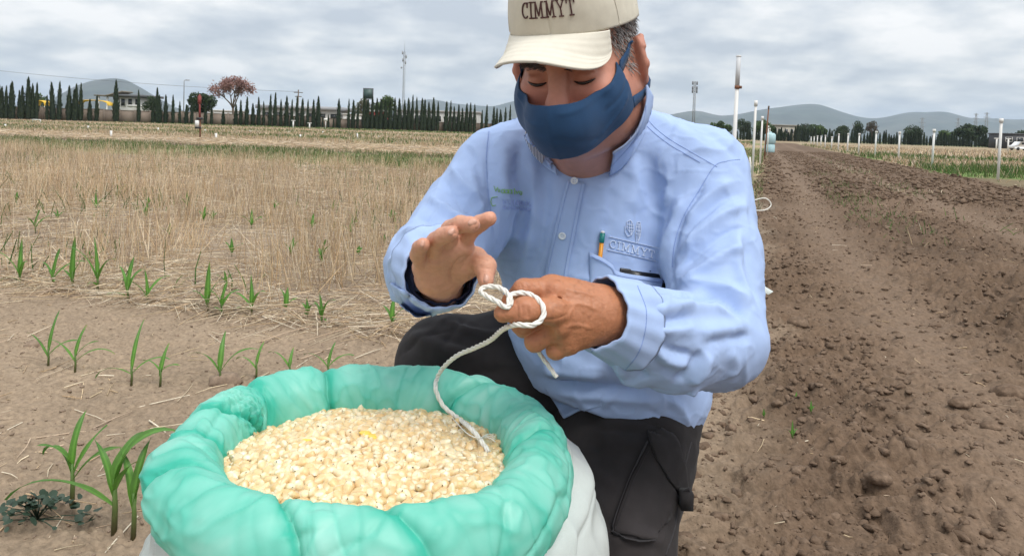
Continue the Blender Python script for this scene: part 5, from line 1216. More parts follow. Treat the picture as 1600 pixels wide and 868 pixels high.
# hands: joints given where they stand
def chainp(f, J, rads, k=0.004): f.chain([P(*j) for j in J], rads, k)
def right_hand():
    W = P(690, 446, 1.045); pts = np.array([P(640, 330, .90), P(800, 480, .90), P(640, 330, 1.2), P(800, 480, 1.2)])
    f = Field(pts.min(0)-.01, pts.max(0)+.01, .0013)
    E = P(672, 418, 1.19); f.chain([E, W, P(688, 432, 1.015)], [.036, .0285, .027], .01)
    M = {'p': P(663, 417, .985), 'r': P(680, 402, .975), 'm': P(700, 390, .972), 'i': P(722, 384, .978)}
    w2 = P(688, 434, 1.02)
    for k, r in (('p', .0165), ('r', .017), ('m', .017), ('i', .0165)): f.cone(w2, M[k], .022, r, .012)
    f.cone(M['p'], M['r'], .0115, .0120, .006); f.cone(M['r'], M['m'], .0120, .0120, .006); f.cone(M['m'], M['i'], .0120, .0115, .006)
    f.ell(P(726, 414, 1.0), (.022, .022, .019), .010); f.ell(P(672, 436, 1.0), (.020, .022, .020), .012)
    chainp(f, [(663, 417, .985), (653, 398, .958), (656, 387, .940), (661, 382, .926)], [.0120, .0106, .0102, .0088], .0015)
    chainp(f, [(680, 402, .975), (680, 376, .948), (692, 368, .928), (705, 364, .914)], [.0126, .0115, .0110, .0095], .0015)
    chainp(f, [(700, 390, .972), (703, 358, .950), (720, 350, .928), (738, 351, .912)], [.0128, .0119, .0114, .0100], .0015)
    chainp(f, [(722, 384, .978), (735, 360, .965), (750, 349, .950), (765, 341, .940)], [.0126, .0118, .0112, .0092], .0015)
    chainp(f, [(708, 432, 1.015), (742, 404, .990), (758, 416, .968), (759, 437, .955)], [.017, .0155, .0140, .0105], .006)
    # creases of the palm
    for L in ([(706, 441, .985), (704, 420, .965), (712, 404, .955), (730, 396, .955)], [(668, 412, .955), (684, 410, .955), (700, 402, .952), (716, 396, .955)]):
        f.chain([P(*q) for q in L], [.0014]*4, .004, op='sub')
    return f.mesh(1)
def left_hand():
    pts = np.array([P(760, 410, .88), P(1010, 580, .88), P(760, 410, 1.14), P(1010, 580, 1.14)])
    f = Field(pts.min(0)-.01, pts.max(0)+.01, .0013)
    f.chain([P(1050, 525, 1.10), P(965, 497, 1.03), P(930, 490, 1.0)], [.044, .041, .038], .01)
    M = {'i': (862, 452, .985), 'm': (862, 482, .970), 'r': (872, 512, .968), 'p': (888, 535, .975)}
    w = P(935, 490, 1.005)
    for k, r in (('i', .0205), ('m', .020), ('r', .0185), ('p', .0165)): f.cone(w, P(*M[k]), .030, r, .016)
    f.ell(P(895, 485, .985), (.036, .026, .038), .02)
    chainp(f, [M['i'], (818, 452, .966), (800, 470, .985), (789, 486, .985)], [.0165, .0140, .0125, .0105], .004)
    chainp(f, [M['m'], (815, 506, .968), (818, 512, 1.0), (835, 498, 1.015)], [.0165, .0140, .0125, .0105], .004)
    chainp(f, [M['r'], (836, 533, .968), (840, 530, 1.0), (855, 515, 1.012)], [.0160, .0135, .012, .010], .004)
    chainp(f, [M['p'], (868, 547, .975), (866, 541, 1.0), (875, 528, 1.012)], [.0145, .0120, .0105, .009], .004)
    chainp(f, [(905, 500, .985), (862, 486, .945), (822, 484, .928), (786, 489, .928)], [.019, .0165, .0160, .0118], .007)
    for q in ((868, 452, .966), (866, 482, .950), (876, 513, .950)): f.ell(P(*q), (.010, .008, .010), .008)
    # tendon furrows, knuckle and thumb creases
    for L in ([(872, 466, .957), (915, 480, .968)], [(876, 497, .953), (918, 492, .968)], [(834, 444, .948), (838, 462, .949)], [(840, 442, .950), (845, 462, .949)], [(818, 472, .911), (820, 494, .910)], [(824, 471, .911), (826, 495, .910)], [(842, 470, .925), (838, 505, .925)]):
        f.chain([P(*q) for q in L], [.0012]*len(L), .004, op='sub')
    return f.mesh(1)
RV, RF = right_hand(); LV, LF_ = left_hand()
hb1, hb2 = bvh_of((RV, RF)), bvh_of((LV, LF_))
LV = sculpt(LV, LF_, hb2, [([(935, 462), (905, 456), (878, 450)], .0013, .0032), ([(938, 485), (905, 474), (872, 478)], .0012, .003), ([(930, 515), (905, 508), (880, 510)], .0012, .003), ([(905, 470), (890, 490), (885, 515)], .0008, .0026),
    ([(812, 440), (816, 452), (812, 462)], -.0012, .0016, True), ([(820, 438), (826, 452), (822, 464)], -.0010, .0016, True), ([(830, 438), (836, 450)], -.0008, .0016, True), ([(842, 438), (850, 452)], -.0008, .0018, True),
    ([(808, 476), (810, 500)], -.0011, .0016, True), ([(815, 474), (817, 500)], -.0012, .0016, True), ([(823, 474), (826, 499)], -.0011, .0016, True), ([(850, 470), (846, 500)], -.0012, .002, True), ([(860, 466), (858, 500)], -.0008, .002, True), ([(842, 500), (870, 498), (888, 490)], -.0015, .0025, True),
    ([(808, 516), (822, 524)], -.0010, .0016, True), ([(835, 545), (850, 540)], -.0010, .0016, True), ([(888, 450), (884, 462), (890, 474)], -.0007, .0016, True), ([(920, 440), (926, 480), (920, 530)], -.0008, .002, True), ([(910, 445), (914, 480)], -.0006, .0018, True)])
RV = sculpt(RV, RF, hb1, [([(652, 392), (666, 396)], -.0010, .0015, True), ([(676, 378), (692, 384)], -.0010, .0015, True), ([(684, 372), (698, 378)], -.0008, .0015, True), ([(706, 362), (722, 368)], -.0010, .0015, True), ([(714, 356), (730, 364)], -.0008, .0015, True), ([(742, 356), (752, 362)], -.0010, .0015, True),
    ([(742, 405), (752, 404), (766, 408)], -.0012, .0016, True), ([(748, 418), (768, 420)], -.0010, .0015, True), ([(660, 428), (680, 424), (700, 418)], -.0008, .0018, True), ([(706, 441), (706, 424), (714, 408), (730, 398)], -.0022, .0024, True), ([(668, 446), (690, 450), (708, 444)], -.0009, .0016, True), ([(715, 425), (728, 412), (742, 410)], -.0007, .0016, True)])
for V_, sd in ((RV, 411), (LV, 412)): V_ += vnormals(V_, RF if sd == 411 else LF_)*(0.00045*fbm(V_*150, 2, sd)+.00035*np.clip(1-np.abs(vnoise(V_*260, sd+5))*4, 0, 1)*-1)[:, None]
def skin_noise(V, base, seed): return base*(1+0.10*fbm(V*70, 3, seed)+0.05*fbm(V*220, 2, seed+1))[:, None]
rn = vnormals(RV, RF)
toward = (rn @ (RN @ np.array([0, 0, 1.0])))
rc = skin_noise(RV, np.array([0.56, 0.285, 0.185])*np.ones((len(RV), 1)), 311)
tipw = np.zeros(len(RV))
for q in ((661, 382, .926), (705, 364, .914), (738, 351, .912), (765, 341, .940), (759, 437, .955)): tipw += np.exp(-(np.linalg.norm(RV-P(*q), axis=1)/.012)**2)
rc = rc*(1-.45*np.clip(tipw, 0, 1))[:, None] + np.array([.62, .27, .185])*.45*np.clip(tipw, 0, 1)[:, None]
ln_ = vnormals(LV, LF_)
lc = skin_noise(LV, np.array([0.43, 0.178, 0.088])*np.ones((len(LV), 1)), 315)
sp = fbm(LV*160, 2, 318); lc = lc*(1-0.22*np.clip(sp-.28, 0, .5)*2)[:, None]
kn = np.zeros(len(LV))
for q in ((818, 452, .955), (815, 506, .955), (836, 533, .957), (862, 452, .966), (818, 484, .915)): kn += np.exp(-(np.linalg.norm(LV-P(*q), axis=1)/.014)**2)
lc = lc*(1-.35*np.clip(kn, 0, 1))[:, None]+np.array([.50, .205, .12])*.35*np.clip(kn, 0, 1)[:, None]
def core():
    f = Field((-.35, .95, .35), (.5, 1.75, 1.0), .010)
    f.ell(P(915, 340, 1.45), (.17, .10, .19), .03); f.ell(P(945, 520, 1.45), (.16, .12, .15), .05)
    for a, b, c in (((1085, 272, 1.40), (1118, 528, 1.19), (1045, 525, 1.10)), ((785, 272, 1.41), (676, 418, 1.22), (680, 424, 1.15))): f.chain([P(915, 270, 1.44), P(*a), P(*b), P(*c)], [.07, .055, .042, .036], .03)
    return f.mesh(1)
CV, CF = core()
skin = mat('skin', vcol=True, rough=0.52, var=0.06, scale=110, bump=0.22, bscale=420, bdist=0.0012, spec=0.45, sss=0.07)
bv = np.concatenate([HW, RV, LV, CV]); n1, n2, n3 = len(HW), len(HW)+len(RV), len(HW)+len(RV)+len(LV)
link('body', make_mesh('body', bv-np.array(man.location), np.concatenate([HF, RF+n1, LF_+n2, CF+n3]), skin, np.concatenate([HCOL, rc, lc, np.tile([.35, .18, .12], (len(CV), 1))]), smooth=True), man)
MO = np.array(man.location)
HEAD_BVH = bvh_of((HW, HF)); HLOC_BVH = bvh_of((HV, HF)); HAND_BVH = bvh_of((RV, RF), (LV, LF_))
def part(name, V, F_, m, parent=man, col=None, smooth=True): return link(name, make_mesh(name, np.asarray(V)-MO, F_, m, col, smooth=smooth), parent)

nail_mat = mat('fingernail', (0.56, 0.31, 0.225), rough=0.33, var=0.05, scale=80)
for px, py, dx, dy, s in ((660, 380, .2, -1, .85), (706, 361, .5, -.6, 1.0), (738, 347, .8, -.4, 1.05), (759, 434, .1, 1, 1.1)):
    h = hit(HAND_BVH, px, py)
    if h is None: continue
    c, nn = h; u = RN @ np.array([dx, -dy, 0]); u = u-nn*(u@nn); u /= np.linalg.norm(u); w = np.cross(nn, u)
    a = np.linspace(0, 2*math.pi, 15)[:-1]; V = [c+nn*.0011]
    for rr, hh in ((.55, .0009), (1, .0002), (1.0, -.002)): V += [c+u*math.sin(q)*.0055*s*rr+w*math.cos(q)*.0042*s*rr+nn*(hh-.0016*(math.cos(q)*rr)**2) for q in a]
    k = np.arange(14); k2 = (k+1) % 14
    part('fingernail', V, [np.concatenate([np.stack([1+r*14+k, 1+r*14+14+k, 1+r*14+14+k2, 1+r*14+k2], 1) for r in (0, 1)]), np.stack([0*k, 1+k, 1+k2], 1)], nail_mat)

# eyes: dark tubes in the lid slits, iris and lashes with their shade coloured in
dark = mat('eye', (0.022, 0.014, 0.012), rough=0.25, var=0.1, scale=60)
for s in (-1, 1):
    pts = [to_w((s*.0190, -.0866, -.0048)), to_w((s*.026, -.0903, -.0068)), to_w((s*.034, -.0906, -.0071)), to_w((s*.042, -.0870, -.0058)), to_w((s*.0475, -.0828, -.0040))]
    m = MB().tube(spline(pts, 14), [.0006+.0019*abs(math.sin(math.pi*q/13))**.7 for q in range(14)], 7); part('eye', np.concatenate(m.V), [np.concatenate(m.F[4]), np.concatenate(m.F[3])], dark)
hair_mat = mat('hair', vcol=True, rough=0.55, var=0.1, scale=50, spec=0.4)
def strands(roots, dirs, L, r, col, bend):
    V, F_, C = stalks(roots, dirs, L, r, bend, col); return V, F_, C
# eyebrows
for s in (-1, 1):
    n = 170; t = rng.uniform(0, 1, n); x = s*(.012+.040*t); z = .0190+.0055*np.sin(t*2.6)-.005*t+rng.normal(0, .0024, n); R0, D0 = [], []
    for a, b in zip(x, z):
        loc, nn, _, _ = HLOC_BVH.ray_cast(Vector((a, -.2, b)), Vector((0, 1, 0)))
        if loc is None: continue
        R0.append(to_w(np.array(loc))); D0.append(HM @ (np.array([s*1.0, .35, -.15])+np.array(nn)*.35+rng.normal(0, .25, 3)))
    R0, D0 = np.array(R0), np.array(D0); n = len(R0)
    V, F_, C = strands(R0, D0, rng.uniform(.006, .010, n), np.full(n, .00055), np.array([.07, .055, .048])*rng.uniform(.6, 2.2, (n, 1)), np.zeros((n, 3)))
    part('eyebrow', V, F_, hair_mat, col=C)
# short grey hair below the cap
R0, D0 = [], []
Nn = vnormals(HV, HF); cand = np.where((np.abs(HV[:, 0]) > .045) | (HV[:, 1] > .05))[0]
v = HV[cand]; up = sstep(-.03, .0, v[:, 2]+np.where(v[:, 1] > .03, .035, 0)) * (v[:, 2] < .085)
front = np.where(v[:, 1] < .0, v[:, 1] > -.042+.35*np.clip(.03-v[:, 2], 0, .1)*1.2, True); notear = ~((np.abs(v[:, 0]) > .0795) & (v[:, 2] < .032) & (v[:, 1] > -.006) & (v[:, 1] < .048))
keep = cand[(up > .5) & front & notear & (HV[cand][:, 2] < .09)]
pick = rng.choice(keep, 9000); jit = rng.normal(0, .0012, (9000, 3))
for i in range(9000):
    q = HV[pick[i]]+jit[i]; s = np.sign(q[0]); R0.append(q); D0.append(np.array([0, .55, -.75])+Nn[pick[i]]*.45+rng.normal(0, .22, 3))
R0 = to_w(np.array(R0)-.0008*Nn[pick]); D0 = np.array(D0) @ HM.T
g = rng.uniform(0, 1, (9000, 1)); colr = np.where(g < .56, np.array([[.55, .54, .53]]), np.where(g < .85, np.array([[.20, .19, .185]]), np.array([[.045, .042, .04]])))*rng.uniform(.8, 1.15, (9000, 1))
V, F_, C = strands(R0, D0, rng.uniform(.007, .015, 9000), np.full(9000, .0005), colr, (np.tile([0, 0, -.003], (9000, 1))))
part('hair', V, F_, hair_mat, col=C)

# ---- cap
cap_mat = mat('beige cotton twill', (0.62, 0.575, 0.47), rough=0.9, var=0.05, scale=60, bump=0.35, bscale=1500, bdist=0.0006)
def crown_pt(th, t, off=0.0):
    """th: 0 is the front, positive towards his left; t: 0 band .. 1 button"""
    th = np.asarray(th, float); t = np.asarray(t, float)
    zb = .049+.011*np.cos(th); a, b = .0875+off, .1085+off
    rr = np.cos(np.clip(t, 0, 1)*math.pi/2)**0.62; zt = .168+off
    seam = np.exp(-(np.angle(np.exp(1j*(th*3)))/3/.022)**2)*.0016*(t > .0)
    q = 1-.03*np.exp(-((t-.1)/.2)**2)*0
    sup = (np.abs(np.cos(th))**2.25+np.abs(np.sin(th))**2.25)**(-1/2.25)
    x = np.sin(th)*(a-seam)*rr*sup; y = .012-np.cos(th)*(b-seam)*rr*sup; z = zb+(zt-zb)*np.sin(t*math.pi/2)**1.15
    fl = .004*np.cos(th)*np.exp(-((t-.45)/.3)**2)
    return np.stack([x, y-fl*2, z], -1)
nt, nz = 240, 40; T, U = np.meshgrid(np.linspace(-math.pi, math.pi, nt, endpoint=False), np.linspace(0, 1, nz), indexing='ij'); t_, u_ = T.ravel(), U.ravel()
V = crown_pt(t_, u_); nzv = 0.0013*fbm(V*38, 3, 331)+0.0011*fbm(V*16, 2, 332); V = V+nzv[:, None]*np.stack([np.sin(t_), -np.cos(t_), .5+0*t_], 1)
i = np.arange(nt)[:, None]*nz; i2 = (np.arange(nt)[:, None]+1) % nt*nz; j = np.arange(nz-1)[None]; Fq = np.stack([i+j, i2+j, i2+j+1, i+j+1], -1).reshape(-1, 4)
Vi = crown_pt(np.linspace(-math.pi, math.pi, nt, endpoint=False), np.zeros(nt), -.003); V0 = len(V); k = np.arange(nt); k2 = (k+1) % nt
Vi2 = crown_pt(np.linspace(-math.pi, math.pi, nt, endpoint=False), np.full(nt, .35), -.004)
cap = part('cap', to_w(np.concatenate([V, Vi, Vi2])), np.concatenate([Fq, np.stack([k*nz, V0+k, V0+k2, k2*nz], 1), np.stack([V0+k, V0+nt+k, V0+nt+k2, V0+k2], 1)]), cap_mat)
def brim():
    nu, nv = 90, 26; Vt = []
    for a in np.linspace(-1, 1, nu):
        th = math.radians(-10)+a*math.radians(59); B = crown_pt(th, 0.03, .001)
        L = .055*(1-abs(a)**2.6)**0.62+.001
        for v_ in np.linspace(0, 1, nv):
            d = np.array([math.sin(th)*.36-.10, -1, 0]); d /= np.linalg.norm(d)
            q = B+d*L*v_; arch = -.038*(abs(q[0]*.985+(q[1]+.1)*-.17+.017)/.085)**2.2*min(1, v_*1.6+.15) ; q = q+np.array([0, 0, -.20*L*v_-.10*L*v_*v_+arch]); Vt.append(q)
    Vt = np.array(Vt).reshape(nu, nv, 3); n = np.cross(np.gradient(Vt, axis=1), np.gradient(Vt, axis=0)); n /= np.linalg.norm(n, axis=2)[:, :, None]+1e-9
    if n[45, 12, 2] < 0: n = -n
    st = np.zeros((nu, nv))
    for k in (5, 9, 13, 17, 21): st[:, k] = -.0005
    return shell(Vt+n*st[:, :, None], n, .0034), Vt
(bV, bF), BT = brim()
part('brim', to_w(bV), bF, mat('pale brim twill', (0.70, 0.66, 0.56), rough=0.9, var=0.04, scale=60, bump=0.35, bscale=1500, bdist=0.0006), cap)
bt = MB().lathe((0, 0, 0), [(.0005, .0065), (.005, .005), (.0075, .001), (.0075, -.003)], 14); part('cap_button', to_w(np.concatenate(bt.V)+crown_pt(0, 1.0)), np.concatenate(bt.F[4]), cap_mat, cap)
# lettering built from strokes: slab letters on a unit height
def arc(cx, cy, rx, ry, a0, a1, n=10): return [(cx+rx*math.cos(math.radians(a)), cy+ry*math.sin(math.radians(a))) for a in np.linspace(a0, a1, n)]
LET = {'C': (.86, [arc(.47, .5, .42, .48, 52, 308, 16), [(.74, .70), (.76, .98)]]),
       'I': (.42, [[(.21, 0), (.21, 1)], [(.02, 0), (.40, 0)], [(.02, 1), (.40, 1)]]),
       'M': (1.12, [[(.16, 0), (.20, 1), (.56, .12), (.92, 1), (.96, 0)], [(0, 0), (.32, 0)], [(.80, 0), (1.12, 0)], [(.04, 1), (.22, 1)], [(.90, 1), (1.08, 1)]]),
       'Y': (.94, [[(.12, 1), (.47, .48), (.82, 1)], [(.47, .48), (.47, 0)], [(.28, 0), (.66, 0)], [(0, 1), (.26, 1)], [(.68, 1), (.94, 1)]]),
       'T': (.86, [[(.43, 0), (.43, 1)], [(.04, .78), (.04, 1), (.82, 1), (.82, .78)], [(.24, 0), (.62, 0)]])}
def strokes_of(text, gap=.16):
    x, out = 0, []
    for c in text:
        w, S = LET[c]; out += [[(x+a, b) for a, b in s] for s in S]; x += w+gap
    return out, x-gap
def ribbons(lines, place, wide, step=.06):
    """flat raised strips along 2D strokes; place(uv) gives (points, normals)"""
    Vs, Fs, off = [], [], 0
    for L in lines:
        L = np.asarray(L, float); ln = np.linalg.norm(np.diff(L, axis=0), axis=1).sum(); Q = resample(L, max(3, int(ln/step)+2)) if ln > 0 else L
        p, n = place(Q); t = np.gradient(p, axis=0); t /= np.linalg.norm(t, axis=1)[:, None]+1e-12; b = np.cross(n, t); b /= np.linalg.norm(b, axis=1)[:, None]+1e-12
        p = p.copy(); p[0] -= t[0]*wide*.4; p[-1] += t[-1]*wide*.4
        m = len(p); Vs.append(np.stack([p-b*wide/2-n*.0005, p-b*wide*.4+n*.0009, p+b*wide*.4+n*.0009, p+b*wide/2-n*.0005], 1).reshape(-1, 3))
        Fs.append(np.array([[q*4+k, q*4+k+1, q*4+k+5, q*4+k+4] for q in range(m-1) for k in range(3)]+[[0, 1, 2, 3], [(m-1)*4+3, (m-1)*4+2, (m-1)*4+1, (m-1)*4]])+off); off += 4*m
    return np.concatenate(Vs), np.concatenate(Fs)
brown_thread = mat('dark brown thread', (0.075, 0.028, 0.026), rough=.8, var=.15, scale=300)
def on_cap(th0, t0, hgt):
    def f(Q):
        sc = hgt; th = th0+Q[:, 0]*sc/.112; t = t0+Q[:, 1]*sc/.125
        p = crown_pt(th, t, .0); e = 1e-3; a = crown_pt(th+e, t)-p; b = crown_pt(th, t+e)-p; n = np.cross(a, b); n /= np.linalg.norm(n, axis=1)[:, None]
        n = np.where((n[:, 1:2] > 0), -n, n); nw = n @ HM.T; return to_w(p)+nw*.0006, nw
    return f
S, wd = strokes_of('CIMMYT'); hgt = .0160
CAPT = (-wd*hgt/.112/2-.02, .185)
V, F_ = ribbons(S, on_cap(CAPT[0], CAPT[1], hgt), .0021); part('lettering', V, F_, brown_thread, cap)
em = [arc(.25, 1.0, .22, .7, 200, 300, 8), arc(.85, 1.0, .3, .75, 240, 340, 8), arc(.9, .9, .14, .3, 180, 360, 8), [(.55, .15), (.45, .8), (.35, 1.3)], [(.62, .15), (.72, .8), (.9, 1.4)], arc(.2, 1.1, .1, .4, 200, 350, 8)]
V, F_ = ribbons([[(a, b) for a, b in L] for L in em], on_cap(-.10, CAPT[1]+.145, .018), .0020); part('emblem', V, F_, brown_thread, cap)

for q in range(6):
    V, F_ = ribbons([[(q*math.pi/3, .03), (q*math.pi/3, .25), (q*math.pi/3, .5), (q*math.pi/3, .75), (q*math.pi/3, .97)]], lambda Q: (lambda pq: (to_w(pq), (pq-np.array([0, .012, .04]))/np.linalg.norm(pq-np.array([0, .012, .04]), axis=1)[:, None] @ HM.T))(crown_pt(Q[:, 0], Q[:, 1])), .0016, .03); part('panel_seam', V, F_, cap_mat, cap)
# ---- face mask: a fitted shell over nose, cheeks and chin with loops round the ears
mask_mat = mat('blue mask fabric', (0.007, 0.046, 0.122), rough=0.85, var=0.06, scale=80, bump=0.3, bscale=1100, bdist=0.0006, sheen=0.08)
mf = Field((-.115, -.16, -.21), (.115, .10, .06), .0030)
mf.ell((0, -.028, -.035), (.0715, .071, .090)); mf.ell((0, -.055, -.084), (.046, .042, .034), .035)
for s in (-1, 1): mf.ell((s*.046, -.046, -.045), (.034, .040, .040), .03); mf.ell((s*.053, -.012, -.085), (.034, .046, .038), .03)
mf.ell((0, -.078, -.052), (.045, .036, .046), .03); mf.chain([(0, -.100, -.004), (0, -.115, -.034), (0, -.112, -.055), (0, -.092, -.085)], [.011, .019, .024, .026], .045)
MV, MF = mf.mesh(3); MASK_BVH = bvh_of((MV, MF))
def mask_r(th, z):
    d = Vector((math.sin(th), -math.cos(th), 0)); o = Vector((0, -.02, z)); best = .05
    loc, nn, _, _ = MASK_BVH.ray_cast(o+d*.3, -d)
    if loc is not None: best = (Vector(loc)-o).length
    loc, nn, _, _ = HLOC_BVH.ray_cast(o+d*.3, -d)
    if loc is not None and abs(math.degrees(th)) < 88: best = max(best, (Vector(loc)-o).length+.0005)
    return best
def ztop(a): return np.interp(abs(a), [0, 6, 14, 24, 38, 52, 64, 76, 90], [-.017, -.017, -.019, -.020, -.018, -.012, -.003, .009, .030])
def zbot(a): return np.interp(abs(a), [0, 12, 26, 40, 55, 70, 80, 90], [-.099, -.098, -.094, -.087, -.076, -.061, -.048, -.038])
A = np.concatenate([np.linspace(-72, 72, 97)]); nv = 40; Vm = np.zeros((nv, len(A), 3))
for j, a in enumerate(A):
    for i in range(nv):
        z = ztop(a)+(zbot(a)-ztop(a))*i/(nv-1); th = math.radians(a); r = mask_r(th, z)+.0026; Vm[i, j] = (math.sin(th)*r, -.02-math.cos(th)*r, z)
for _ in range(3): Vm[1:-1, 1:-1] = Vm[1:-1, 1:-1]*.4+.15*(Vm[:-2, 1:-1]+Vm[2:, 1:-1]+Vm[1:-1, :-2]+Vm[1:-1, 2:])
seam = np.exp(-(A/1.2)**2)*.0013; out = Vm-np.array([0, -.02, -.06]); out[:, :, 2] *= .3; out /= np.linalg.norm(out, axis=2)[:, :, None]
fold = np.zeros((nv, len(A))); AA, ZZ = np.meshgrid(A, np.linspace(0, 1, nv))
for a0, z0, a1, z1, am in ((8, .12, 50, .05, .0016), (20, .95, 62, .55, .0018), (-10, .3, -45, .12, .0015), (4, .55, 30, .85, -.0012), (40, .4, 70, .35, -.0014)):
    Lp = np.stack([np.linspace(a0, a1, 12)/60, np.linspace(z0, z1, 12)], 1); dd = np.min(np.hypot(AA[..., None]/60-Lp[:, 0], ZZ[..., None]-Lp[:, 1]), axis=-1); fold += am*np.exp(-(dd/.055)**2)
Vm = Vm+out*(fold+seam[None, :]*1.0)[:, :, None]
sv, sf = shell(Vm, out, .0022); mask = part('face_mask', to_w(sv), sf, mask_mat)
for s in (-1, 1):
    top_, bot_ = Vm[0, -1 if s > 0 else 0], Vm[-1, -1 if s > 0 else 0]; mid_ = Vm[nv//2, -1 if s > 0 else 0]
    ear = np.array([s*.0905, .030, .024]); ear2 = np.array([s*.083, .040, -.020])
    up_a = spline([Vm[4, -1 if s > 0 else 0], np.array([s*.0835, -.020, .010]), np.array([s*.0835, -.010, .016]), np.array([s*.0835, -.002, .021])], 26)
    lo_a = spline([Vm[-5, -1 if s > 0 else 0], np.array([s*.0830, .000, -.052]), np.array([s*.083, .014, -.042]), np.array([s*.081, .024, -.034])], 18)
    for L, w0, w1 in ((up_a, .0095, .0020), (lo_a, .0080, .0030)):
        n = len(L); wv = np.linspace(w0, w1, n); 
        Lh = L.copy()
        for q in range(n):
            loc, nn, _, dd = HLOC_BVH.find_nearest(Vector(L[q]))
            if q > 0 and dd is not None and q < n-1: Lh[q] = np.array(loc)+np.array([s*.0042, -.0006, 0])
        Lh[1:-1] = .5*Lh[1:-1]+.25*(Lh[:-2]+Lh[2:])
        t = np.gradient(Lh, axis=0); t /= np.linalg.norm(t, axis=1)[:, None]; nrm = np.tile([s*1.0, -.25, 0], (n, 1)); b = np.cross(nrm, t); b /= np.linalg.norm(b, axis=1)[:, None]
        G_ = np.stack([Lh-b*wv[:, None], Lh+b*wv[:, None]*0, Lh+b*wv[:, None]], 0); nn_ = np.stack([np.cross(t, b)]*3, 0); nn_ = nn_*np.sign((nn_ @ np.array([s, 0, 0])))[:, :, None]
        v_, f_ = shell(G_+nn_*.0006, nn_, .0018); part('ear_loop', to_w(v_), f_, mask_mat, mask)
# ---- trousers
tr_mat = mat('charcoal work cotton', (0.022, 0.0195, 0.020), rough=0.9, var=0.22, scale=14, bump=0.35, bscale=900, bdist=0.0006, sheen=0.05, hue=(0.036, 0.031, 0.031), spec=0.2, crease=(9, 0.7, 0.012))
tf = Field((-.30, .95, -.02), (.42, 1.95, .74), .0058)
HR, KR, AR = P(905, 585, 1.52), P(694, 568, 1.43), np.array([-.10, 1.55, .10])
HL, KL, AL = P(1004, 615, 1.47), np.array([.155, 1.10, .085]), np.array([.27, 1.62, .10])
tf.chain([HR, (HR+KR)/2+[0, 0, .01], KR], [.115, .105, .088], .03); tf.chain([KR, (KR+AR)/2, AR], [.085, .078, .062], .03)
tf.chain([HL, P(976, 710, 1.37), P(962, 840, 1.26), KL], [.125, .122, .096, .085], .03); tf.chain([KL, (KL+AL)/2, AL], [.078, .07, .058], .02)
tf.ell(P(985, 590, 1.60), (.17, .15, .13), .06)
TV, TF = tf.mesh(2); TB = bvh_of((TV, TF))
TRS = [([(640, 520), (690, 545), (760, 560)], .009, .012), ([(650, 560), (710, 585), (790, 580)], -.005, .010, True), ([(700, 500), (740, 520), (800, 525)], .005, .010), ([(620, 545), (650, 600), (700, 640)], .004, .012),
    ([(735, 490), (700, 530), (690, 560)], -.004, .008, True), ([(930, 660), (960, 690), (1040, 690)], .004, .014), ([(960, 640), (1020, 660), (1070, 690)], -.005, .010, True), ([(1075, 690), (1050, 740), (1040, 790)], .005, .010),
    ([(950, 850), (990, 835), (1040, 850)], .006, .010), ([(940, 800), (960, 830), (985, 850)], -.005, .008, True), ([(1050, 800), (1030, 830), (1020, 866)], -.006, .009, True), ([(900, 680), (930, 760), (940, 840)], .005, .016), ([(900, 650), (940, 668), (1000, 672), (1050, 690)], -.004, .008, True), ([(890, 720), (930, 735), (965, 760)], .004, .01), ([(1030, 850), (1045, 800), (1062, 760)], .005, .008), ([(620, 560), (660, 530), (720, 510)], -.004, .008, True)]
TV = sculpt(TV, TF, TB, [(q[0], q[1]*1.4)+tuple(q[2:]) for q in TRS])
TV = TV + vnormals(TV, TF)*(0.0028*fbm(TV*17, 3, 341)+0.0018*np.clip(1-np.abs(fbm(TV*np.array([11, 11, 26]), 2, 342))*4, 0, 1))[:, None]
trousers = part('trousers', TV, TF, tr_mat); TB = bvh_of((TV, TF))
seam_mat = mat('trouser seam', (0.034, 0.031, 0.033), rough=.9, var=.2, scale=200)
def cloth_patch(name, bvh, A, B, n, m, off, thick, mt, parent, puff=None):
    V, N_ = ruled(bvh, A, B, n, m, off)
    if puff is not None:
        aa, bb = np.meshgrid(np.linspace(0, 1, m), np.linspace(0, 1, n), indexing='ij'); V = V+N_*puff(aa, bb)[:, :, None]
    N_ = np.array([N_[min(max(a, 0), m-1)] for a in range(m)])
    v, f = shell(V, N_, thick); return part(name, v, f, mt, parent)
def seam_line(name, bvh, pts, wide, off, mt, parent, n=40, dash=None):
    Q = spline(pts, n) if len(pts) > 2 else resample(pts, n); V, Nn_ = [], []
    for q in Q:
        h = hit(bvh, *q)
        if h is not None: V.append(h[0]); Nn_.append(h[1] if h[1] @ ray(*q) < 0 else -h[1])
    V, Nn_ = np.array(V), np.array(Nn_); 
    V[1:-1] = .5*V[1:-1]+.25*(V[:-2]+V[2:]); Nn_[1:-1] = .5*Nn_[1:-1]+.25*(Nn_[:-2]+Nn_[2:])
    t = np.gradient(V, axis=0); t /= np.linalg.norm(t, axis=1)[:, None]+1e-12; b = np.cross(Nn_, t); b /= np.linalg.norm(b, axis=1)[:, None]
    segs = [(0, len(V))] if not dash else [(i, min(i+dash[0]+1, len(V))) for i in range(0, len(V)-1, dash[0]+dash[1])]
    Vs, Fs, off_ = [], [], 0
    for a, c in segs:
        if c-a < 2: continue
        p, nn, bb = V[a:c]+Nn_[a:c]*off, Nn_[a:c], b[a:c]; m = c-a
        Vs.append(np.stack([p-bb*wide/2-nn*off*1.5, p-bb*wide*.3, p+bb*wide*.3, p+bb*wide/2-nn*off*1.5], 1).reshape(-1, 3)); Fs.append(np.array([[q*4+k, q*4+k+1, q*4+k+5, q*4+k+4] for q in range(m-1) for k in range(3)])+off_); off_ += 4*m
    return part(name, np.concatenate(Vs), np.concatenate(Fs), mt, parent)
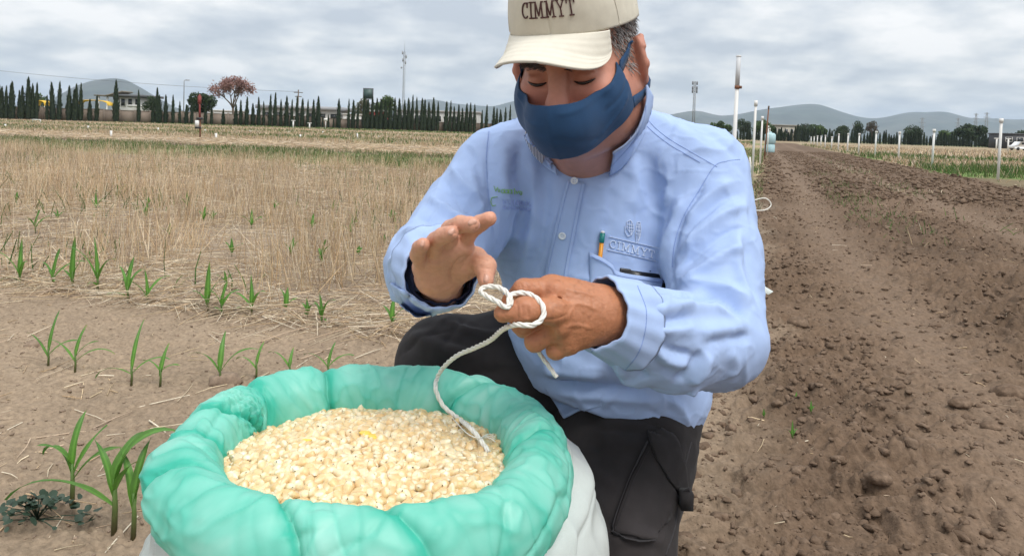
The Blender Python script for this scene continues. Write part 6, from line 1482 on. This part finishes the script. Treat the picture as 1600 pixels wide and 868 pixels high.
pocket = cloth_patch('cargo_pocket', TB, [(1012, 690), (984, 750), (966, 800), (958, 832)], [(1058, 778), (1052, 790), (1040, 815), (1022, 842)], 26, 18, .0055, .006, tr_mat, trousers)
cloth_patch('pocket_flap', TB, [(1010, 678), (1022, 715), (1045, 752), (1064, 784)], [(1030, 672), (1055, 690), (1066, 730), (1069, 776)], 22, 12, .0095, .004, tr_mat, trousers)
seam_line('seam', TB, [(1010, 690), (982, 750), (964, 800), (956, 834)], .0022, .0075, seam_mat, pocket)
seam_line('seam', TB, [(1016, 693), (989, 752), (971, 802), (963, 828)], .0016, .0070, seam_mat, pocket, 220, (2, 1))
seam_line('seam', TB, [(958, 833), (990, 841), (1020, 842)], .0022, .0075, seam_mat, pocket)
seam_line('seam', TB, [(1080, 690), (1062, 760), (1055, 820), (1040, 866)], .0030, .0016, seam_mat, trousers)
h = hit(TB, 1058, 776)
q = (h[0] if h else P(1066, 775, 1.3))
m = MB().box(q+RN @ np.array([.012, .002, .012]), (.010, .012, .014)).tube([q+RN @ np.array([.004, .012, .012]), q+RN @ np.array([.016, .020, .014]), q+RN @ np.array([.020, .006, .014])], .003, 6)
part('pocket_tab', np.concatenate(m.V), [np.concatenate(m.F[4]), np.concatenate(m.F[3])], tr_mat, pocket, smooth=False)
boot_mat = mat('boot leather', (0.03, 0.026, 0.024), rough=0.6, var=0.2, scale=20)
for a, toe in ((AR, (-.02, -.22, 0)), (AL, (.02, .14, 0))):
    f = Field(a-[.16, .34, .16], a+[.16, .30, .10], .006); toe = np.array(toe); f.chain([a+[0, 0, -.01], a+[0, .02, -.045], a+toe*.5+[0, 0, -.055], a+toe+[0, 0, -.062]], [.062, .05, .045, .04], .02); f.halfspace(a+[0, 0, -.098], (0, 0, -1)); v, f2 = f.mesh(1); part('boot', v, f2, boot_mat)

# ---- shirt
shirt_mat = mat('pale blue oxford cloth', (0.37, 0.485, 0.735), rough=0.88, var=0.045, scale=25, bump=0.35, bscale=1500, bdist=0.0006, sheen=0.05, spec=0.2, crease=(7, 0.6, 0.012))
sf_ = Field((-.30, .90, .30), (.52, 1.80, 1.08), .0038)
sf_.ell(P(918, 345, 1.43), (.198, .140, .20)); sf_.ell(P(925, 262, 1.47), (.195, .125, .125), .05); sf_.ell(P(938, 505, 1.42), (.180, .158, .165), .06); sf_.ell(P(968, 600, 1.46), (.178, .172, .125), .05)
SL, SR = (1094, 270, 1.37), (778, 268, 1.385)
sf_.cone(P(958, 222, 1.41), P(*SL), .082, .083, .03); sf_.cone(P(862, 226, 1.41), P(*SR), .074, .080, .03)
tor = Field((-.30, .90, .30), (.52, 1.80, 1.08), .007); tor.a[:] = np.float32(.5)
tor.ell(P(918, 345, 1.43), (.198, .140, .20)); tor.ell(P(925, 262, 1.47), (.195, .125, .125), .05); tor.ell(P(938, 505, 1.42), (.180, .158, .165), .06); tor.ell(P(968, 600, 1.46), (.178, .172, .125), .05)
tor.cone(P(958, 222, 1.41), P(*SL), .082, .083, .03); tor.cone(P(862, 226, 1.41), P(*SR), .074, .080, .03)
TORM = tor.mesh(2); TOR = bvh_of(TORM)
sf_.chain([P(*SL), P(1112, 400, 1.28), P(1120, 528, 1.175)], [.085, .083, .077], .022)
sf_.chain([P(1120, 528, 1.175), P(1050, 533, 1.095), P(990, 512, 1.05)], [.077, .072, .062], .016)
sf_.ell(P(1055, 565, 1.10), (.052, .05, .036), .02); sf_.ell(P(1000, 560, 1.06), (.032, .032, .040), .015); sf_.ell(P(1150, 525, 1.19), (.032, .04, .05), .02)
sf_.chain([P(*SR), P(722, 348, 1.31), P(674, 415, 1.205)], [.082, .080, .074], .020); sf_.chain([P(674, 415, 1.205), P(680, 424, 1.10)], [.074, .062], .012)
sf_.ell(P(648, 440, 1.17), (.036, .05, .045), .015)
# open neck
sf_.cone(P(899, 272, 1.268), P(908, 205, 1.225), .003, .036, .006, op='sub')
hp = P(885, 640, 1.28); hq = P(1080, 676, 1.36); hb_ = P(1000, 600, 1.70); nrm_ = np.cross(hq-hp, hb_-hp); nrm_ = nrm_ if nrm_[2] < 0 else -nrm_
sf_.halfspace(hp, nrm_, .004)
SV, SF = sf_.mesh(2); SB = bvh_of((SV, SF))
c, r_ = .0075, .009
ST = [  # armholes
    ([(1118, 262), (1090, 300), (1064, 342), (1050, 382), (1046, 420), (1056, 458)], -.010, .008, True), ([(1080, 300), (1052, 345), (1036, 390), (1034, 430)], .006, .014),
    ([(768, 196), (763, 240), (765, 290), (770, 335), (775, 365)], -.009, .008, True), ([(782, 205), (780, 260), (785, 320)], .004, .012),
    # left sleeve (picture right): folds fanning from the armpit
    ([(1058, 400), (1085, 370), (1130, 335), (1170, 318)], .009, .010), ([(1056, 420), (1090, 395), (1135, 362), (1172, 352)], -.008, .009, True), ([(1060, 440), (1100, 418), (1140, 392), (1165, 388)], .009, .010),
    ([(1066, 350), (1090, 320), (1125, 292), (1150, 282)], .007, .010), ([(1062, 375), (1090, 342), (1128, 312), (1160, 300)], -.006, .008, True), ([(1155, 355), (1150, 392), (1160, 430), (1178, 480)], .007, .011), ([(1165, 370), (1168, 420), (1182, 470)], -.004, .010),
    ([(1048, 452), (1080, 462), (1115, 458), (1145, 470), (1172, 500)], -.013, .010, True), ([(1060, 440), (1100, 445), (1140, 452), (1175, 480)], .009, .012), ([(1010, 458), (1060, 478), (1110, 480), (1150, 498)], .008, .012),
    ([(1098, 536), (1130, 531), (1176, 522)], -.006, .007, True), ([(1092, 520), (1130, 515), (1170, 505)], .006, .012), ([(1010, 497), (1045, 500), (1082, 492)], -.008, .008, True), ([(1012, 480), (1048, 486), (1085, 478)], .007, .010), ([(1020, 515), (1055, 515), (1090, 510)], .006, .010),
    ([(1022, 530), (1050, 548), (1088, 556)], -.007, .008, True), ([(1026, 552), (1052, 568), (1085, 572)], .006, .010), ([(1098, 545), (1082, 572), (1052, 602)], -.009, .008, True), ([(1110, 550), (1100, 580), (1080, 606)], .007, .010), ([(964, 560), (978, 592), (1000, 612)], .007, .009), ([(975, 548), (990, 575), (1015, 596)], -.006, .008, True), ([(1140, 545), (1150, 570), (1140, 592)], .005, .012), ([(1005, 520), (1012, 545), (1030, 570), (1060, 590)], -.005, .008, True),
    # right sleeve (picture left)
    ([(700, 250), (722, 285), (750, 318)], .008, .010), ([(690, 275), (712, 308), (748, 340)], -.007, .008, True), ([(668, 300), (700, 330), (745, 352)], .007, .010), ([(640, 335), (680, 345), (730, 358)], -.007, .008, True), ([(625, 360), (665, 362), (710, 372)], .008, .009), ([(612, 385), (645, 378), (690, 385)], -.008, .008, True),
    ([(606, 412), (630, 402), (650, 396)], .007, .008), ([(618, 432), (626, 455), (640, 485)], -.006, .007, True), ([(608, 420), (612, 450), (625, 478)], .005, .008), ([(735, 262), (745, 300), (758, 340)], .006, .010), ([(720, 225), (742, 250), (756, 290)], -.005, .009, True),
    # chest and belly
    ([(800, 205), (792, 240), (790, 290), (798, 345)], .006, .013), ([(815, 215), (812, 260), (818, 320), (806, 380)], -.005, .010), ([(832, 225), (832, 280), (836, 340), (822, 400), (798, 440)], .006, .014), ([(850, 260), (850, 320), (842, 380), (815, 440)], -.006, .011), ([(790, 360), (815, 372), (845, 372)], .004, .014),
    ([(985, 240), (990, 290), (985, 335)], .005, .014), ([(1010, 235), (1018, 290), (1012, 340)], -.004, .011), ([(1035, 235), (1045, 280), (1036, 330)], .005, .012), ([(960, 290), (955, 330), (940, 365)], -.003, .012), ([(820, 450), (800, 480), (792, 520)], .004, .014),
    ([(846, 592), (890, 600), (940, 606), (1000, 610), (1060, 614)], -.014, .009, True), ([(840, 575), (890, 584), (950, 590)], .008, .014), ([(850, 610), (900, 616), (960, 622), (1050, 630)], .006, .011), ([(1040, 620), (1065, 640), (1078, 668)], .006, .009), ([(1060, 618), (1085, 634), (1092, 655)], -.007, .008, True), ([(1080, 612), (1100, 620), (1108, 635)], .006, .008), ([(810, 530), (840, 560), (850, 590)], -.004, .010), ([(870, 560), (920, 575), (960, 572)], .004, .014), ([(1010, 640), (1040, 655), (1060, 675)], -.005, .008, True),
    # yoke and shoulders
    ([(1005, 168), (1040, 190), (1080, 215), (1118, 245)], .004, .016), ([(1100, 200), (1130, 225), (1156, 250)], -.003, .010), ([(760, 190), (780, 185), (806, 180)], -.003, .008, True)]
SV = sculpt(SV, SF, SB, [(s_[0], s_[1]*1.3)+tuple(s_[2:]) for s_ in ST])
SV = relax(SV, SF, .25)
SN = vnormals(SV, SF)
def near_(pts, r): return np.clip(np.max([np.exp(-(np.linalg.norm(SV-q, axis=1)/r)**2) for q in pts], axis=0), 0, 1)
calm = 1-.85*near_([hit(SB, *q)[0] for q in ((965, 385), (985, 360), (1010, 395), (785, 305), (800, 322), (825, 325), (895, 300), (885, 350), (872, 400), (940, 410), (1000, 425))], .026)
SV = SV + SN*calm[:, None]*(0.0022*fbm(SV*13, 3, 351)+0.0016*fbm(SV*30, 2, 352)+0.0032*np.clip(1-np.abs(fbm(SV*np.array([12, 12, 8])+.25*vnoise(SV*9, 354)[:, None], 2, 353))*4.5, 0, 1)**2+0.0013*np.clip(1-np.abs(fbm(SV*np.array([20, 20, 30]), 2, 355))*5, 0, 1)**2-.0016)[:, None]
shirt = part('shirt', SV, SF, shirt_mat); SB = bvh_of((SV, SF)); SHB = bvh_of(TORM, (HW, HF))
st_mat = mat('blue stitching', (0.26, 0.36, 0.66), rough=.9, var=.15, scale=300)
def cuff(c, axis, r0, r1, L, name='cuff', squash=.9, seed=1, mt=None, up=(0, 0, 1)):
    """open band round the wrist: end at c, running back along axis"""
    axis = np.asarray(axis, float); axis /= np.linalg.norm(axis); u = np.cross(axis, up); u /= np.linalg.norm(u); w = np.cross(u, axis)
    n, m = 72, 16; a = np.linspace(0, 2*math.pi, n, endpoint=False); V = []
    prof = [(t, r0+(r1-r0)*t, 0) for t in np.linspace(0, 1, m)]; inner = [(t, r0+(r1-r0)*t-.0030, 0) for t in np.linspace(.7, .0, 8)]
    for t, r, _ in prof+inner:
        nz = .0024*np.sin(a*3+seed+t*2)+.0012*np.sin(a*7+seed*2+t*4)+.0010*np.sin(a*15+seed); bev = -.0012 if t < .001 else 0
        rr = r+nz+bev; p = c+axis*(L*t+.004*np.sin(a*2+seed))[:, None] if np.ndim(L*t+.004*np.sin(a*2+seed)) else c
        V.append(p+np.outer(np.cos(a)*rr*squash, u)+np.outer(np.sin(a)*rr, w))
    V = np.concatenate(V); k = np.arange(n); k2 = (k+1) % n; M = m+8
    Fq = np.concatenate([np.stack([i*n+k, i*n+k2, (i+1)*n+k2, (i+1)*n+k], 1) for i in range(M-1)]+[np.stack([(M-1)*n+k, (M-1)*n+k2, k2, k], 1)])
    o = part(name, V, Fq, mt or shirt_mat, shirt); return V, Fq
axL = P(1040, 528, 1.09)-P(945, 492, 1.005)
cv, cf = cuff(P(936, 490, .995), axL, .0515, .0620, .070, seed=2, squash=.95)
CBL = bvh_of((cv, cf))
for pts in ([(928, 428), (947, 470), (942, 520), (924, 550)], [(996, 446), (1010, 490), (1000, 545), (972, 584)]):
    seam_line('seam', CBL, pts, .0014, .0009, st_mat, shirt, 220, (2, 1))
axR = P(672, 410, 1.19)-P(690, 428, 1.03)
cv, cf = cuff(P(690, 425, 1.008), axR, .0530, .0640, .075, seed=4, squash=1.0); CBR = bvh_of((cv, cf))
cuff(P(691, 430, 1.018), axR, .0430, .0460, .05, 'inner_band', 1.0, 3, mat('navy undersleeve', (0.010, 0.012, 0.035), rough=.9, var=.1, scale=90))  # dark navy band set inside the cuff opening
# loose cuff tail hanging below the wrist
V, N_ = ruled(bvh_of((SV, SF), (cv, cf)), [(612, 440), (630, 452), (655, 468), (690, 478), (722, 466)], [(628, 478), (640, 488), (652, 496), (676, 490), (706, 478)], 30, 10, .004)
v, f = shell(V, N_, .003); part('cuff_tail', v, f, shirt_mat, shirt)
# placket, buttons, seams
placket = cloth_patch('placket', TOR, [(886, 282), (876, 320), (866, 362), (855, 410), (848, 455), (842, 500)], [(914, 286), (907, 320), (899, 362), (890, 410), (884, 455), (878, 500)], 50, 8, .0030, .003, shirt_mat, shirt)
seam_line('seam', TOR, [(909, 288), (902, 320), (894, 362), (885, 410), (879, 455)], .0011, .0040, st_mat, shirt, 220, (2, 1)); seam_line('seam', TOR, [(890, 286), (881, 320), (871, 362), (860, 410), (853, 455)], .0011, .0040, st_mat, shirt, 220, (2, 1))
for pts in ([(1003, 176), (1024, 200), (1050, 220), (1074, 234), (1098, 248), (1121, 261)], [(1156, 249), (1135, 252), (1116, 260), (1092, 298), (1068, 338), (1054, 380), (1050, 418)], [(757, 196), (775, 190), (806, 186)], [(764, 205), (760, 245), (762, 292), (768, 336)], [(1000, 186), (1020, 206), (1046, 226), (1070, 240), (1094, 254)]):
    seam_line('seam', SB, pts, .0016, .0009, st_mat, shirt, 220, (2, 1))
but_mat = mat('pearl button', (0.72, 0.76, 0.78), rough=.25, var=.08, scale=80)
def button(px, py, r, lift=.003, bvh=None):
    h = hit(bvh or SB, px, py)
    if h is None: return
    cc, nn = h; nn = nn if nn @ ray(px, py) < 0 else -nn; cc = cc+nn*lift; q = Vector(nn).to_track_quat('Z', 'Y').to_matrix(); Rm = np.array(q)
    m = MB().lathe((0, 0, 0), [(.0002, .0008), (r*.5, .0006), (r*.62, .0014), (r*.85, .0017), (r, .0010), (r, -.0012)], 22)
    b = part('button', np.concatenate(m.V) @ Rm.T+cc, np.concatenate(m.F[4]), but_mat, shirt)
    m = MB()
    for x in (-1, 1):
        for y in (-1, 1): m.lathe((x*r*.24, y*r*.24, .0008), [(.0002, .0003), (r*.11, .0002), (r*.11, -.0004)], 8)
    part('thread_hole', np.concatenate(m.V) @ Rm.T+cc, np.concatenate(m.F[4]), st_mat, b)
button(897, 283, .0066, .006); button(879, 368, .0066, .005, TOR)
# collar: stand and two leaves
def leafc(A, B, off0, off1, n=34, m=16):
    V, N_ = ruled(SHB, A, B, n, m, 0.0); ramp_ = np.linspace(off0, off1, m)[:, None, None]
    for _ in range(4): V[1:-1, 1:-1] = .4*V[1:-1, 1:-1]+.15*(V[:-2, 1:-1]+V[2:, 1:-1]+V[1:-1, :-2]+V[1:-1, 2:])
    V = V+N_*ramp_; v, f = shell(V, N_, .0028); part('collar', v, f, shirt_mat, shirt); return bvh_of((v, f))
CBV = leafc([(1000, 134), (999, 162), (988, 196), (972, 216), (953, 229)], [(1016, 162), (1012, 194), (999, 226), (977, 254), (947, 274)], .0125, .0115)
seam_line('seam', CBV, [(1010, 165), (1004, 192), (990, 220), (968, 246), (949, 266)], .0012, .0008, st_mat, shirt, 220, (2, 1))
button(953, 258, .0058, .002, CBV)
CBV2 = leafc([(832, 200), (838, 216), (852, 236), (868, 252)], [(826, 206), (828, 222), (842, 252), (872, 276)], .0125, .0105, 24, 10)
stripe = mat('striped collar lining', (0.62, 0.66, 0.72), rough=.9, var=.05, scale=60)
N, L = stripe.node_tree.nodes, stripe.node_tree.links; co = N.new('ShaderNodeTexCoord'); wv = N.new('ShaderNodeTexWave'); wv.inputs['Scale'].default_value = 120; wv.bands_direction = 'X'; L.new(co.outputs['Object'], wv.inputs[0]); rp = N.new('ShaderNodeValToRGB'); rp.color_ramp.elements[0].position = .42; rp.color_ramp.elements[0].color = (.05, .07, .16, 1); rp.color_ramp.elements[1].position = .55; rp.color_ramp.elements[1].color = (.62, .66, .72, 1); L.new(wv.outputs[0], rp.inputs[0]); L.new(rp.outputs[0], N['Principled BSDF'].inputs['Base Color'])
V, N_ = ruled(TOR, [(823, 204), (829, 216), (839, 229), (851, 244)], [(818, 222), (825, 237), (835, 249), (847, 258)], 16, 10, .0200); v, f = shell(V, N_, .002); part('collar_lining', v, f, stripe, shirt)
# shirt front corner below the fold
V, N_ = ruled(bvh_of((SV, SF), (TV, TF)), [(846, 600), (872, 606), (905, 610), (940, 614)], [(884, 654), (893, 650), (908, 642), (940, 634)], 24, 14, .0); V = V+N_*np.linspace(-.001, .005, 14)[:, None, None]*np.clip(np.linspace(1.6, 0, 24), 0, 1)[None, :, None]; v, f = shell(V, N_, .003); part('shirt_tail', v, f, shirt_mat, shirt)
# chest pocket, phone, pencil, embroidery
pk = cloth_patch('chest_pocket', TOR, [(921, 393), (940, 402), (956, 414), (962, 424), (1000, 432), (1042, 437)], [(922, 500), (945, 505), (970, 505), (985, 500), (1010, 492), (1046, 476)], 30, 12, .0030, .003, shirt_mat, shirt, lambda a, b: .0085*np.clip(np.sin(math.pi*np.clip(b*1.02, 0, 1)), 0, 1)**.45*(1-.6*a))
seam_line('seam', TOR, [(922, 399), (940, 408), (954, 419), (962, 430), (1000, 438), (1040, 443)], .0012, .0118, st_mat, shirt, 220, (2, 1))
def on_shirt(px, py, off):
    h = hit(SB if py < 430 else TOR, px, py); nn = h[1] if h[1] @ ray(px, py) < 0 else -h[1]; return h[0]+nn*off, nn
a, na = on_shirt(960, 424, .0035); b, nb2 = on_shirt(1037, 434, .0035); nn = (na+nb2)/2; nn /= np.linalg.norm(nn); u = (b-a)/np.linalg.norm(b-a); w = (a+b)/2-on_shirt(998, 500, .0035)[0]; w -= u*(w@u); w /= np.linalg.norm(w); nn = np.cross(u, w); Lh = np.linalg.norm(b-a)/2
bm = bmesh.new(); bmesh.ops.create_cube(bm, size=1)
for v in bm.verts: v.co = (v.co.x*2*Lh, v.co.y*.145, v.co.z*.0095)
bmesh.ops.bevel(bm, geom=[e for e in bm.edges if abs(e.verts[0].co.z-e.verts[1].co.z) > .005], offset=.010, segments=5, affect='EDGES'); bmesh.ops.bevel(bm, geom=[e for e in bm.edges if abs(e.verts[0].co.z-e.verts[1].co.z) < .001], offset=.003, segments=3, affect='EDGES')
me = bpy.data.meshes.new('phone'); bm.to_mesh(me); bm.free(); me.polygons.foreach_set('use_smooth', [True]*len(me.polygons))
phone_mat = mat('black phone', (0.012, 0.012, 0.013), rough=.35, var=.1, scale=30); me.materials.append(phone_mat)
c0 = (a+b)/2-w*.0655; ph = thing('phone', 'black phone with rounded corners sticking out of the chest pocket', 'phone', c0); Rm = Matrix((tuple(u), tuple(w), tuple(nn))).transposed(); ph.rotation_euler = Rm.to_euler(); link('phone_case', me, ph)
m = MB().box((0.006, .0735, 0.001), (.014, .0012, .0016)); m.build('speaker_slot', mat('slot', (0.05, 0.05, 0.05), rough=.4, var=.1, scale=50), ph)
a, na = on_shirt(940.5, 362, .0050); b, nb2 = on_shirt(937, 404, .0042); d = a-b; d /= np.linalg.norm(d); L_ = np.linalg.norm(a-b)
pn = thing('pencil', 'orange pencil with a teal end standing in the chest pocket', 'pencil', b, rot=Vector(d).to_track_quat('Z', 'Y').to_euler())
MB().tube([(0, 0, -.07), (0, 0, L_*.60)], .0040, 6).build('shaft', mat('orange lacquer', (0.75, 0.30, 0.012), rough=.35, var=.05, scale=50), pn)
MB().tube([(0, 0, L_*.60), (0, 0, L_*.63), (0, 0, L_*.64), (0, 0, L_*.96)], [.0042, .0042, .0045, .0045], 14).build('end_band', mat('teal band', (0.010, 0.19, 0.17), rough=.35, var=.1, scale=90), pn, True)
MB().tube([(0, 0, L_*.96), (0, 0, L_*1.02), (0, 0, L_*1.04)], [.0036, .0036, .002], 12).build('tip', mat('pale tip', (0.75, 0.74, 0.72), rough=.6, var=.05, scale=50), pn, True)
thread = mat('pale embroidery', (0.60, 0.68, 0.84), rough=.7, var=.12, scale=400)
def on_px(o, ex, ey):
    o, ex, ey = map(np.asarray, (o, ex, ey))
    def f(Q):
        p, n = [], []
        for q in Q:
            x = o+ex*q[0]+ey*q[1]; a, nn = on_shirt(x[0], x[1], .0011); p.append(a); n.append(nn)
        return np.array(p), np.array(n)
    return f
S, wd = strokes_of('CIMMYT', .22)
V, F_ = ribbons(S, on_px((952, 386), (70/wd, 17.5/wd), (1.6, -11.5)), .0015, .05); part('pocket_lettering', V, F_, thread, shirt)
V, F_ = ribbons([[(0, 0), (1, 0)], [(0, 1), (1, 1)]], on_px((949, 390), (79, 18.5), (3, -20.5)), .0010, .02); part('pocket_rule', V, F_, thread, shirt)
ear1 = [[(-.0, 0), (-.32, .4), (-.3, .85), (-.05, 1.0), (.12, .75), (.15, .3), (0, 0)], [(-.12, .15), (-.15, .9)], [(0, .12), (0, .9)], [(-.28, .45), (.14, .45)], [(-.28, .65), (.14, .65)], [(-.2, .25), (.12, .25)], [(.05, 0), (-.25, -.2), (-.45, .1), (-.42, .5)]]
ear2 = [[(.35, -.45), (.30, .2), (.42, .95), (.62, 1.0), (.68, .5), (.60, -.1), (.45, -.45)], [(.45, -.3), (.50, .9)], [(.55, -.1), (.58, .9)], [(.36, .1), (.66, .1)], [(.36, .35), (.67, .35)], [(.4, .6), (.67, .6)], [(.42, .8), (.64, .8)]]
V, F_ = ribbons(ear1+ear2, on_px((986, 366), (22, 4), (0, -22)), .0011, .05); part('pocket_emblem', V, F_, thread, shirt)
green_thread = mat('green embroidery', (0.26, 0.50, 0.16), rough=.7, var=.15, scale=400)
scr = [[(0, 1), (.15, .2), (.3, .9), (.42, .1), (.5, .6)]]+[arc(.75+.32*i, .35, .13, .32, 30, 330, 8) for i in range(3)]+[[(.88+.32*i, .7), (.90+.32*i, .05)] for i in range(3)]+[[(1.75, .9), (1.8, .05)], [(1.9, .55), (2.0, .1), (2.15, .6)], arc(2.35, .3, .12, .3, 0, 360, 9)]
V, F_ = ribbons(scr, on_px((772, 301), (17.5, 1.4), (.3, -9.5)), .0010, .12); part('chest_script', V, F_, green_thread, shirt)
V, F_ = ribbons([[(0, 0), (-.3, .5), (-.1, 1), (.8, 1.1)], [(0, 0), (.5, .1)]], on_px((769.5, 322), (9, 0), (0, -13)), .0012, .12); part('chest_script', V, F_, green_thread, shirt)
pale = mat('faint embroidery', (0.36, 0.46, 0.78), rough=.7, var=.12, scale=400)
rows = []
for r0, hh, n_ in ((0, 1, 11), (-1.25, .75, 14)):
    for i_ in range(n_): x = i_/n_; rows += [[(x, r0), (x, r0+hh)], [(x, r0+hh*(.5 if i_ % 3 else 1)), (x+.5/n_, r0+hh*(.5 if i_ % 2 else 0))]]
V, F_ = ribbons(rows, on_px((786, 318), (46, 3.4), (0, -6.5)), .0009, .25); part('chest_small_text', V, F_, pale, shirt)

# ---- string from the sack to the hands
def twine(name, pts, r, label, seed=0, strandn=3):
    n = 240; C_ = spline(pts, n); t, U_, W_ = frames(C_); L_ = np.linalg.norm(np.diff(C_, axis=0), axis=1).sum(); ph_ = np.linspace(0, 2*math.pi*L_/(r*11), n); m = MB()
    for k in range(strandn):
        a = ph_+2*math.pi*k/strandn; m.tube(C_+(np.cos(a)[:, None]*U_+np.sin(a)[:, None]*W_)*r*.52, r*.60, 7)
    return m
g0 = G(764, 706, HEAP_Z(0.0, 1.0)+.006); z_ = HEAP_Z(g0[0], g0[1]); g0 = G(764, 706, z_+.004)
def L3(px, py, lift=.006, d=None):
    if d is not None: return P(px, py, d)
    h = hit(LINER_BVH, px, py); return h[0]-ray(px, py)/np.linalg.norm(ray(px, py))*lift if h else P(px, py, 1.1)
path = [g0, G(750, 686, z_+.014), G(735, 668, z_+.022), L3(715, 652, .012), L3(693, 634, .010), L3(681, 608, .008), L3(684, 588, .010)]
dl = float(-(RN.T @ (path[-1]-CAMP))[2])
hand_d = .903
for px, py, f_ in ((696, 570, .1), (716, 554, .22), (742, 543, .36), (766, 531, .52), (786, 514, .75), (806, 507, .95)): path.append(P(px, py, dl+(hand_d-dl)*f_))
path += [P(830, 508, .905), P(845, 500, .912), P(850, 486, .918), P(843, 470, .925), P(826, 459, .932), P(806, 458, .935), P(795, 465, .925), P(796, 476, .918), P(790, 480, .915), P(777, 471, .918), P(760, 462, .93), P(751, 455, .94), P(758, 448, .945), P(776, 448, .94), P(790, 455, .932), P(798, 466, .922), P(797, 477, .918)]
st = thing('string', 'white twisted string running from the maize up to the man\'s fingers', 'string', g0)
m = twine('string', path, .0033, ''); o = link('rope', make_mesh('rope', np.concatenate(m.V)-g0, [np.concatenate(m.F[4]), np.concatenate(m.F[3])], tw, smooth=True), st)
m = twine('tail', [P(822, 505, .975), P(830, 530, .985), P(846, 556, .99), P(858, 572, .985), P(870, 589, .98)], .0028, ''); link('loose_end', make_mesh('loose_end', np.concatenate(m.V)-g0, [np.concatenate(m.F[4]), np.concatenate(m.F[3])], tw, smooth=True), st)
m = MB()
for k in range(3): m.tube(spline([L3(705, 650, .010), G(728, 675, z_+.012+.003*k), G(748, 684, z_+.010+.004*k), G(764, 683-3*k, z_+.012), G(774, 690-4*k, z_+.008)], 20), .0008, 5)
link('fray', make_mesh('fray', np.concatenate(m.V)-g0, [np.concatenate(m.F[4]), np.concatenate(m.F[3])], tw, smooth=True), st)
